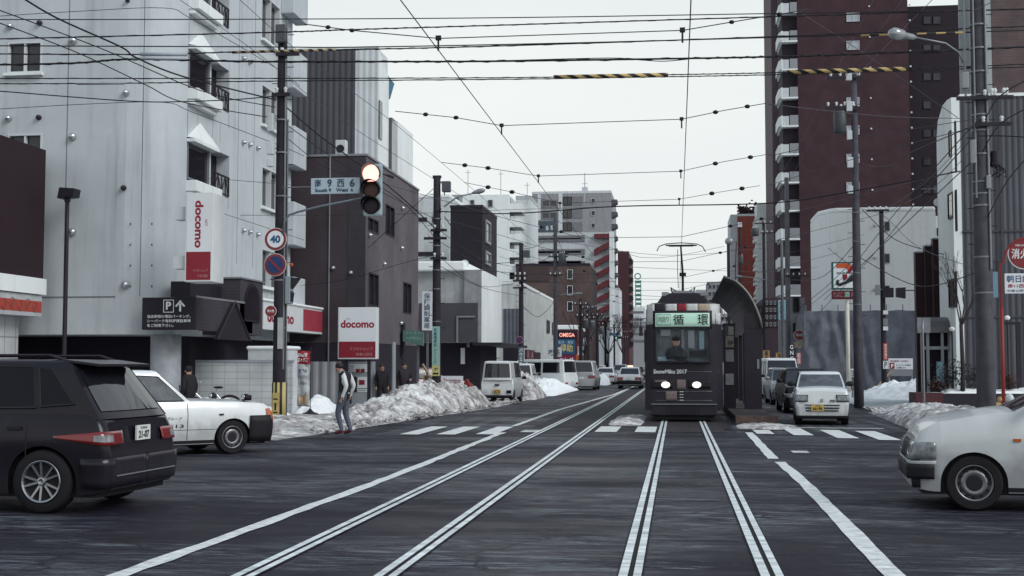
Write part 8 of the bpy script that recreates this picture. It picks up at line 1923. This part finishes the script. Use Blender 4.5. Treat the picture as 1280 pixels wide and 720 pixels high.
mb = MB(); a, c = q(1103.5, 372), q(1116, 360); mb.box(a.x, y - .4, a.z, c.x, y - .17, c.z); mb.build('control_box', dark_trim, P8); mb = MB(); a, c = q(1094, 369), q(1099, 356); mb.box(a.x, y - .3, a.z, c.x, y - .1, c.z); mb.tube([q(1099, 362), q(1105, 362)], .03, 6); mb.build('camera', frame_g, P8)
for (t_, d_, m_, tx_) in ((429, 450, mat('sticker_red', (.40, .06, .03), .6), '車両用通行'), (451, 461, sign_w, 'P'), (388, 393, sign_w, ''), (398, 407, frame_g, ''), (408, 413, sign_w, '')):
    a, c = q(1104, d_), q(1110, t_); mb = MB(); mb.box(a.x, y - .175, a.z, c.x, y - .15, c.z); s_o = mb.build('sticker_board', m_, P8)
    if tx_: text(s_o, vtext(tx_), (a.x + .06, y - .18, a.z + .04), U, V, c.x - a.x - .12, c.z - a.z - .08, txt_w if len(tx_) > 1 else txt_k)
ts = thing('traffic_signal', 'dark signal housing seen from the side hanging left of the stepped red walls', 'traffic signal', PY(1126, 365, Y8))
a, c = PY(1121, 373, Y8), PY(1132, 359, Y8); mb = MB(); mb.prism([(a.x, Y8, a.z + .08), (c.x, Y8, a.z), (c.x, Y8, c.z), (a.x, Y8, c.z - .03)], (0, .35, 0)); mb.build('housing', dark_trim, ts); mb = MB(); mb.tube([PY(1132, 363, Y8 + .1), PY(1146, 363, Y8 + .1)], .03, 6); mb.build('arm', dark_trim, ts)
P9, x, y, zt = bigpole('pale weathered concrete pole standing before the tower balconies', 986, 0, 222, 19, .19, .14, pole_l)
X9, Y9 = x, y
crossarm(P9, (x, y - .2, PY(986, 346, y).z), .2, 1.3, n=4); steps(P9, x, y, 4, zt, .16)
P10, x, y, zt = bigpole('thin pole with a transformer against the white apartments right of the tram', 956.5, 0, 276, 14, .17, .12, pole_d)
tx_can(P10, (x - .75, y, PY(945, 295, y).z), .33, .7); crossarm(P10, (x, y - .2, PY(956, 280, y).z), .8, .9, n=3); crossarm(P10, (x, y - .2, PY(956, 292, y).z), .3, .9, n=3)
P11, x, y, zt = bigpole('short dark pole behind the tram stop roof carrying a round mirror lamp', 912, 0, 304, 20, .11, .10, pole_d)
mb = MB(); mb.ball((x + .05, y, zt + .12), .27, .2, .24, 14, 10); mb.build('round_lamp', mat('lamp_round', (.3, .31, .32), .3, metal=.4), P11, smooth=True); mb = MB(); mb.tube([(x + .1, y, zt), (x + .5, y, zt + .1), (x + .42, y, zt - 1.6), (x + .42, y, 2)], .03, 6); mb.build('arm', dark_trim, P11)
P12, x, y, zt = bigpole('tall thin dark pole in front of the orange building', 927, 0, 284, 12, .15, .12, pole_d)
mb = MB(); mb.box(x - .25, y - .2, PY(927, 284, y).z, x + .2, y + .1, PY(927, 278, y).z); mb.build('junction_box', pale, P12); tx_can(P12, (x + .05, y, PY(927, 330, y).z), .25, .9)
P13, x, y, zt = bigpole('slim grey pole left of the grey shop with the pale blue blade sign', 979, 0, 300, 21, .10, .08, pole_l)
street_lamp_arm(P10, (X9 - 1, Y9, PY(950, 352, Y9).z), PY(928, 346, Y9), .6)
roundsign('hydrant_sign', 'round dark red hydrant sign on the grey poles left of the netting', 999, 419, .66, 20, 'hyd')
flag_sign('small_plate_sign', 'small tan and white plate under the round red hydrant sign', 993, 427, 1007, 435, 20, mat('plate_tan', (.45, .36, .26), .6, var=.4, scale=9), None, post=False)
flag_sign('snow_depth_post', 'white rounded marker post with dark characters behind the kei car', 1063, 461, 1069, 480, 26, sign_w, '注意', txt_k, rnd=.05)
# red framed hydrant sign, nearest on the right
Yh = P(1256, 457, 46).y; q = lambda a, b_: PY(a, b_, Yh)
t = thing('hydrant_sign', 'tall red arched post holding a round red hydrant sign and a white dentist board', 'sign', (q(1254, 480).x, Yh, 0))
mb = MB(); xb_ = q(1254, 480).x; arch = [(xb_, Yh, 0), (xb_, Yh, q(0, 410).z if False else q(1254, 410).z), (xb_, Yh, q(1254, 330).z)] + [q(1254, 328), q(1257, 315), q(1263, 306), q(1271, 300), q(1282, 297), q(1294, 300), q(1302, 307)]
mb.tube(arch, .032, 10); mb.tube([(xb_, Yh, 0), (xb_, Yh, q(1254, 385).z)], .05, 10); mb.build('post', red_p, t, smooth=True)
c = q(1280, 317); 
for r_, y0, m_, nm in ((.43, 0, sign_w, 'rim'), (.40, .01, mat('sign_ring_red', (.20, .03, .035), .45), 'face')): mb = MB(); mb.tube([(c.x, Yh - y0, c.z), (c.x, Yh - y0 - .008, c.z)], r_, 48); mb.build(nm, m_, t)
text(t, '消火栓', (c.x - .33, Yh - .022, c.z - .14), U, V, .66, .28, txt_w, bold=.03); text(t, 'FIRE HYDRANT', (c.x - .22, Yh - .022, c.z + .2), U, V, .44, .05, txt_w)
a = q(1256, 367); b_ = q(1256, 342); w = .98
mb = MB(); mb.box(a.x, Yh - .02, a.z, a.x + w, Yh + .02, b_.z); bd_ = mb.build('dentist_board', sign_w, t, bevel=.01)
text(bd_, '朝日', (a.x + .05, Yh - .026, a.z + .30), U, V, .38, .20, txt_b, bold=.04); text(bd_, '歯科', (a.x + .46, Yh - .026, a.z + .30), U, V, .38, .20, logo_r, bold=.04)
text(bd_, '南11西7', (a.x + .08, Yh - .026, a.z + .15), U, V, .5, .11, logo_r, bold=.02); text(bd_, '中島公園電停前', (a.x + .06, Yh - .026, a.z + .04), U, V, .75, .07, txt_k, bold=.015)
g_ = P(1247, 510, 46); mb = MB(); mb.ball((g_.x, g_.y, .5), .14, .12, .12); mb.ball((g_.x + .08, g_.y, .68), .09, .08, .10); mb.tube([(g_.x, g_.y, 0), (g_.x, g_.y, .4)], .05, 8); o = mb.build('potted_plant', mat('tan_straw', (.42, .28, .13), .8, var=.5, scale=14), None, smooth=True); tag(o, 'tan wrapped plant pot peeping over the white estate car bonnet', 'plant')

# satellite dishes, antennas
for (px, py, s, lab) in ((581, 330, 20, 'white satellite dish on the low white building roof'), (1172, 253, 20, 'white satellite dish on a mast above the white annex'), (358, 48, 41, 'small grey dish hanging from a wire by the corner pole top')):
    c = P(px, py, s); t = thing('satellite_dish', lab, 'satellite dish', c, 0, 'satellite dishes'); r = {20: .26, 41: .13}[s]
    mb = MB(); mb.lathe(c, (0, -1, 0), [(0, r * .3), (.04, r * .9), (.05, r), (.06, r * .96), (.02, .02)], 20); mb.build('dish', frame_w, t, smooth=True)
    mb = MB(); mb.tube([c + Vector((0, .03, 0)), c + Vector((0, .05, -.8 if s == 20 else .6))], .02, 5); mb.tube([c, c + Vector((0, -.25, -.05))], .012, 4); mb.build('arm', steel, t)
c = PY(1165, 236, 75); mb = MB(); mb.tube([c + Vector((-.6, 0, 0)), c + Vector((.7, 0, 0))], .02, 4)
for k in range(7): mb.tube([c + Vector((-.5 + .18 * k, -.2, 0)), c + Vector((-.5 + .18 * k, .2, 0))], .012, 4)
mb.tube([c + Vector((.3, 0, 0)), c + Vector((.3, 0, -2.2))], .02, 4); o = mb.build('antenna', steel, None); tag(o, 'rooftop television antenna over the white annex', 'antenna')
for i, (px, py, h, lab) in enumerate(((585, 212, 4, 'thin television aerial above the grey rooftop block'), (626, 214, 4, 'tall white rooftop aerial mast above the white apartments'), (659, 228, 3, 'thin aerial above the narrow white end wall'), (731, 226, 3, 'slender aerial on the grey apartment slab'))):
    c = P(px, py, 9); mb = MB(); mb.tube([c, c - Vector((0, 0, h))], .05, 4); mb.tube([c + Vector((-.4, 0, -.4)), c + Vector((.4, 0, -.4))], .03, 4); o = mb.build('antenna', alu, None); tag(o, lab, 'antenna', 'rooftop aerials')

# ================================================================ WIRES
ncab = [0]
def wire(pts, r, label, group, m=cable_m, cat='cable', name='overhead_cable', sag=0, n=14, twist=0):
    pts = [Vector(p) for p in pts]; out = []
    for a, b_ in zip(pts, pts[1:]):
        for k in range(n): u = k / n; p = a.lerp(b_, u); p.z -= sag * 4 * u * (1 - u); out.append(p)
    out.append(pts[-1]); mb = MB(); mb.tube(out, r, 6)
    if twist:
        tot = []; L_ = (pts[-1] - pts[0]).length; m_n = int(L_ / .12)
        for k in range(m_n):
            u = k / m_n * (len(out) - 1); i = int(u); p = out[i].lerp(out[min(i + 1, len(out) - 1)], u - i); a = k * 1.1; tot.append(p + Vector((0, math.cos(a), math.sin(a))) * r * 1.15)
        mb.tube(tot, r * .45, 4)
    o = mb.build(name, m, None, smooth=True); return tag(o, label, cat, group)
GC = 'cables strung across the junction'
# smooth pixel polyline helper (quadratic sampling happens in the pixel list itself)
def sm(px):
    out = []
    for i in range(len(px) - 1):
        p0 = px[max(i - 1, 0)]; p1 = px[i]; p2 = px[i + 1]; p3 = px[min(i + 2, len(px) - 1)]
        for k in range(5):
            t_ = k / 5; out.append(tuple(.5 * (2 * p1[j] + (p2[j] - p0[j]) * t_ + (2 * p0[j] - 5 * p1[j] + 4 * p2[j] - p3[j]) * t_ ** 2 + (3 * p1[j] - p0[j] - 3 * p2[j] + p3[j]) * t_ ** 3) for j in range(len(p1))))
    out.append(px[-1]); return out
def cable(px, r, label, s=47, s2=None, m=cable_m, twist=0, group=GC, straight=False, cat='cable'):
    px = px if straight else sm(px); x0, x1 = px[0][0], px[-1][0]; s2 = s2 or s
    pts = [P(x, y, s + (s2 - s) * ((x - x0) / (x1 - x0) if x1 != x0 else 0)) for x, y in px]
    return wire(pts, r, label, group, m, cat, n=1, twist=twist)
cable([(-60, 24.5), (320, 24), (640, 22), (960, 17), (1280, 12), (1340, 11)], .014, 'thin straight cable, topmost of those crossing the whole sky')
cable([(-60, 50), (320, 41), (440, 37), (640, 31), (960, 21), (1280, 11), (1340, 9)], .017, 'twisted cable second from the top, rising towards the right', twist=1)
cable([(-60, 57), (320, 58.5), (440, 59), (700, 54), (960, 47), (1280, 38), (1340, 36)], .016, 'plain cable just below the twisted second cable')
cable([(-60, 67), (178, 68), (320, 64), (440, 62), (640, 57), (960, 46), (1280, 33), (1340, 31)], .017, 'twisted cable carrying the grey tube and the first striped sleeve', twist=1)
cable([(-60, 82), (90, 79), (165, 74), (320, 77), (480, 77), (620, 76.5), (860, 73), (960, 71), (1060, 68), (1340, 56)], .026, 'thickest black cable bundle sagging slightly across the middle of the sky', twist=1)
cable([(620, 76), (760, 72.5), (800, 75), (830, 76.5), (860, 74)], .012, 'loose slack loop under the thickest cable')
cable([(-60, 98), (320, 98), (640, 97), (830, 93.5), (960, 91), (1130, 86), (1340, 78)], .014, 'upper of the twin cables carrying the yellow striped sleeves', twist=1)
cable([(-60, 105), (160, 104), (320, 101.5), (640, 99), (830, 96), (960, 93.5), (1130, 88.5), (1340, 82)], .014, 'lower of the twin cables carrying the yellow striped sleeves', twist=1)
cable([(-60, 111), (0, 114), (100, 122), (175, 127), (230, 127), (300, 124), (345, 120)], .016, 'dipping cable from the left edge to the corner pole', s2=44)
cable([(20, -8), (70, 22), (150, 58), (170, 72), (230, 96), (345, 125)], .02, 'thick diagonal cable falling from the top left to the corner pole', s=60, s2=44)
cable([(350, 127), (400, 170), (460, 213), (500, 245), (546, 287)], .02, 'thick diagonal cable from the corner pole down to the second pole', s=44, s2=34)
cable([(350, 150), (420, 200), (500, 250), (546, 300)], .012, 'thin diagonal cable running beside the thick one to the second pole', s=44, s2=34)
cable([(350, 165), (400, 205), (440, 222), (546, 275)], .01, 'slack thin cable sagging behind the street name sign', s=44, s2=34)
cable([(-30, 2), (120, 58), (250, 113), (345, 134)], .013, 'upper of two thin diagonals across the white corner building', s=56, s2=44)
cable([(-30, 18), (90, 63), (180, 105), (230, 128), (345, 148)], .013, 'lower of two thin diagonals across the white corner building', s=56, s2=44)
cable([(-30, 138), (110, 130), (205, 128), (240, 140), (345, 180), (380, 195)], .009, 'thin wire hung low over the bay windows', s=50, s2=40)
cable([(-30, 22), (100, 14), (205, 10), (240, 24), (345, 85), (375, 108)], .009, 'thin wire bending over the top bay window', s=50, s2=40)
cable([(225, 0), (320, 65), (420, 145), (600, 260)], .008, 'fine long wire falling from the top over the ribbed building', s=50, s2=30, m=wire_m)
cable([(300, 0), (380, 70), (500, 160), (700, 330)], .008, 'fine long wire falling past the traffic signal into the street', s=50, s2=20, m=wire_m)
cable([(56, 209), (200, 218), (340, 229), (480, 240)], .008, 'fine nearly level wire above the docomo vertical sign', s=41, s2=38)
cable([(56, 250), (170, 248), (200, 249), (240, 255), (380, 300)], .008, 'fine wire bending round the vertical docomo sign', s=41, s2=38)
cable([(56, 268), (300, 269), (480, 268), (640, 262), (790, 258), (960, 254)], .009, 'fine level wire crossing behind the signal at mid height', s=41, s2=26)
cable([(546, 264), (640, 267), (770, 258), (960, 254), (1060, 240), (1200, 214)], .022, 'black level cable from the second pole across to the right side', s=34, s2=40)
cable([(460, 310), (546, 232)], .012, 'straight guy wire slanting down left from the second pole', s=34, straight=True)
cable([(375, 357), (430, 350), (500, 330), (546, 318)], .009, 'thin slack wire across the brown building front', s=33, s2=34)
for i, (a, b_) in enumerate((((546, 285), (651, 335)), ((546, 300), (651, 348)), ((546, 318), (651, 352)), ((549, 262), (651, 326)), ((546, 330), (651, 370)))):
    mx_, my = (a[0] + b_[0]) / 2, (a[1] + b_[1]) / 2 + (12, 6, 22, 30, 8)[i]
    cable([a, (mx_, my), b_], .018 if i == 3 else .011, ('uppermost sagging wire between the second and third left poles', 'second sagging wire between the second and third left poles', 'deeply drooping wire between the second and third left poles', 'thick black cable swooping from the second to the third left pole', 'lowest wire between the second and third left poles')[i], s=34, s2=22, group='cables between the left poles')
for i, (a, b_, d) in enumerate((((651, 345), (694, 340), 8), ((651, 355), (694, 350), 14), ((651, 380), (694, 376), 18), ((651, 330), (694, 318), 4), ((651, 312), (694, 292), 5), ((600, 338), (760, 342), 3), ((628, 352), (770, 352), 1))):
    cable([a, ((a[0] + b_[0]) / 2, (a[1] + b_[1]) / 2 + d), b_], .016, ('slightly sagging wire just right of the third left pole', 'medium sagging wire right of the third left pole', 'deep drooping wire low between third and fourth left poles', 'near-straight upper wire between third and fourth left poles', 'topmost rising wire between third and fourth left poles', 'long level wire over the corrugated building roof', 'long flat wire grazing the corrugated building roof')[i], s=22, s2=17.5, group='cables between the left poles')
for i, (a, b_, d) in enumerate((((694, 290), (735, 382), 6), ((694, 320), (747, 392), 8), ((694, 340), (757, 400), 10), ((694, 300), (960, 310), 14), ((694, 275), (905, 308), 30), ((735, 380), (781, 415), 4), ((790, 334), (985, 340), 1), ((790, 352), (985, 352), 1), ((792, 369), (905, 372), 1))):
    cable([a, ((a[0] + b_[0]) / 2, (a[1] + b_[1]) / 2 + d), b_], .018, ('steep wire from the grey left pole to the far cluster, upper one', 'steep wire from the grey left pole to the far cluster, middle one', 'steep wire from the grey left pole to the far cluster, lower one', 'long sagging wire from the grey left pole to the right side', 'long wire rising again to the round lamp pole', 'short wire between the tiny farthest left poles', 'level wire just over the pantograph base', 'level wire at the height of the curved stop roof', 'short level wire left of the tram roof')[i], s=15, s2=13, group='cables farther down the street', m=wire_m if i > 2 else cable_m)
# right side cables
RG = 'cables on the right side'
rc = [([(1073, 260), (1105, 270), (1150, 310), (1222, 336)], 32, 45, 'sagging cable from the thin dark pole to the big right pole'), ([(1015, 380), (1060, 340), (1120, 265), (1222, 150)], 18, 48, 'steep cable up to the big right pole, leftmost'), ([(1020, 395), (1090, 320), (1160, 235), (1222, 165)], 18, 48, 'steep cable up to the big right pole, second'), ([(1030, 375), (1110, 300), (1222, 195)], 20, 48, 'steep cable up to the big right pole, third'),
      ([(1105, 264), (1160, 225), (1222, 160)], 25, 48, 'cable from the thin dark pole top up to the big right pole crossarm'), ([(1107, 266), (1170, 232), (1222, 178)], 25, 48, 'second cable from the thin dark pole top to the big right pole'),
      ([(1222, 170), (1255, 170), (1290, 172)], 50, 52, 'short dark cable leaving the big right pole towards the frame edge'), ([(1232, 148), (1250, 120), (1290, 96)], 50, 56, 'cable curving up right from the big pole insulators'), ([(1228, 190), (1250, 155), (1290, 132)], 50, 56, 'lower cable curving up right from the big pole insulators'),
      ([(1235, 270), (1260, 225), (1290, 190)], 50, 60, 'slanting cable right of the big pole over the ribbed wall'), ([(1215, 14), (1290, -20)], 50, 60, 'thin cable leaving the frame at the top right corner'),
      ([(1035, 310), (1062, 330), (1073, 325)], 25, 33, 'short drooping cable left of the transformer pole'), ([(1075, 205), (1110, 208), (1140, 190), (1210, 160)], 33, 48, 'deep slack cable across the red tower face'), ([(1078, 262), (1120, 300), (1180, 318)], 33, 33, 'cable sloping down right across the bright white building'),
      ([(990, 350), (1030, 345), (1073, 300)], 19, 33, 'cable rising from the pale pole to the transformer pole'), ([(1000, 385), (1040, 352), (1073, 318)], 19, 33, 'second cable rising to the transformer pole'), ([(1075, 322), (1150, 358), (1222, 340)], 33, 46, 'sagging cable in front of the bright white building'),
      ([(960, 130), (1100, 145), (1205, 148)], 60, 50, 'fine span wire from the junction to the big right pole'), ([(960, 195), (1060, 175), (1222, 148)], 45, 50, 'fine wire rising right over the tower'), ([(960, 232), (1080, 195), (1222, 158)], 40, 50, 'fine wire below it rising right over the tower'),
      ([(1040, 97), (1000, 180), (966, 232)], 33, 18, 'steep thin wire from the transformer pole down left, outer'), ([(1050, 103), (1020, 165), (985, 228)], 33, 19, 'steep thin wire from the transformer pole down left, inner'), ([(1040, 97), (1092, 0), (1100, -20)], 33, 48, 'thin wire from the transformer pole up to the top edge, left'), ([(1056, 97), (1128, 0), (1140, -20)], 33, 48, 'thin wire from the transformer pole up to the top edge, middle'), ([(1068, 97), (1165, 0), (1180, -20)], 33, 48, 'thin wire from the transformer pole up to the top edge, right'),
      ([(1000, 15), (1100, 80), (1197, 147)], 40, 50, 'fine wire slanting down across the tower to the big right pole')]
for i, (px, s1_, s2_, lab) in enumerate(rc):
    thin = 'thin' in lab or 'fine' in lab; cable(px, .009 if thin else .015, lab, s=s1_, s2=s2_, group=RG, m=wire_m if thin else cable_m)
# sleeves on cables
def sleeve(px0, py0, px1, py1, s, r, m_, label, name='cable_sleeve'):
    a, b_ = P(px0, py0, s), P(px1, py1, s); mb = MB(); mb.tube([a, b_], r, 10); o = mb.build(name, m_, None, smooth=True); return tag(o, label, 'cable sleeve', 'protective sleeves on the cables')
st1 = stripemat('sleeve_stripe', (.52, .38, .16), (.02, .018, .02), .42, 2.0)
sleeve(692, 96.5, 835, 93.5, 47.3, .055, st1, 'yellow and black striped sleeve hanging in the open sky')
sleeve(984, 90, 1132, 86, 47.3, .055, st1, 'yellow and black striped sleeve across the red tower')
sleeve(1076, 44.5, 1205, 40.5, 47.2, .025, stripemat('sleeve_thin', (.42, .30, .12), (.02, .018, .02), .5, 0), 'slim striped sleeve behind the street lamp, top right')
sleeve(290, 65.5, 420, 62, 47.2, .035, stripemat('sleeve_tan', (.36, .28, .17), (.02, .018, .02), .26, 1), 'slim tan striped sleeve crossing the corner pole')
sleeve(176, 68, 234, 68, 47.3, .05, mat('tube_grey', (.33, .38, .42), .4), 'plain grey tube on a cable left of the bay window'); sleeve(165, 73, 232, 73.5, 47.3, .03, MATS['tube_grey'], 'thinner grey tube just under the plain grey tube'); sleeve(96, 105, 156, 104.5, 47.3, .025, mat('tube_dark', (.14, .15, .17), .4), 'dark grey tube on a cable over the white wall')
# tram contact wires and their span wires
for x, nm in ((-2.735, 'contact wire above the empty left track'), (.17, 'contact wire above the tram track')):
    wire([(x, 6, 5.28), (x, 150, 5.28), (x, 420, 5.28)], .0065, nm, 'tram contact wires', wire_m, 'wire', 'contact_wire', n=4)
def bead(mb, p, r=.05): mb.ball(p, r * 1.35, r, r, 10, 6)
spans = [((380, 30), (440, 38), (548, 48), (853, 38), (930, 25), (1010, 12), 14.4, 'nearest span wire with insulators high over the junction'),
         ((494, 139), (570, 147), (627, 157), (852, 149), (905, 138), (958, 129), 19.5, 'second span wire over the junction, beside the red lamp'),
         ((552, 203), (610, 210), (673, 220), (851, 214), (905, 202), (965, 192), 24.8, 'third span wire beyond the traffic signal'),
         ((580, 228), (640, 240), (700, 254), (849, 249), (900, 240), (950, 232), 30.0, 'fourth span wire behind the crosswalk')]
for (a, b_, c, d, e, f, Z, lab) in spans:
    s = F / Z; t = thing('span_wire', lab, 'wire', P(c[0], c[1], s), 0, 'span wires holding up the contact wires'); pc = PX(c[0], c[1], -2.735); Yc = pc.y
    pa, pb, pd, pe, pf_ = P(*a, s), P(*b_, s), P(*d, s), P(*e, s), P(*f, s); pc = P(*c, s)
    mb = MB(); mb.tube([pa, pb, pc, pd, pe, pf_], .006, 4); mb.build('span', wire_m, t)
    mb = MB()
    for u, v, k in ((pa, pb, .5), (pb, pc, .0), (pd, pe, .8), (pe, pf_, .55)): bead(mb, u.lerp(v, k), 2.6 / s)
    mb.split('insulator', cable_m, t, smooth=True)
    mb = MB()
    for p in (pc, pd): mb.box(p.x - .03, p.y - .02, p.z - .02, p.x + .03, p.y + .02, p.z + .03); mb.tube([p, p - Vector((0, 0, .14))], .012, 5)
    mb.split('hanger', cable_m, t)
for i in range(6):
    Y = 38 + 9 * i; t = thing('span_wire', ('span wire just above the tram roof', 'span wire second beyond the tram front', 'span wire third beyond the tram front', 'span wire fourth beyond the tram front', 'span wire fifth beyond the tram front', 'farthest visible span wire down the street')[i], 'wire', (0, Y, 5.5), 0, 'span wires holding up the contact wires')
    pts = [(-9, Y, 7.2), (-5, Y, 6.0), (-2.735, Y, 5.4), (.17, Y, 5.4), (3.5, Y, 6.1), (8, Y, 7.2)]; mb = MB(); mb.tube(pts, .008, 4); mb.build('span', wire_m, t)
    mb = MB()
    for x, z in ((-4, 5.75), (-3.4, 5.6), (1.6, 5.7), (2.5, 5.9)): bead(mb, (x, Y, z), .05)
    mb.split('insulator', cable_m, t, smooth=True)
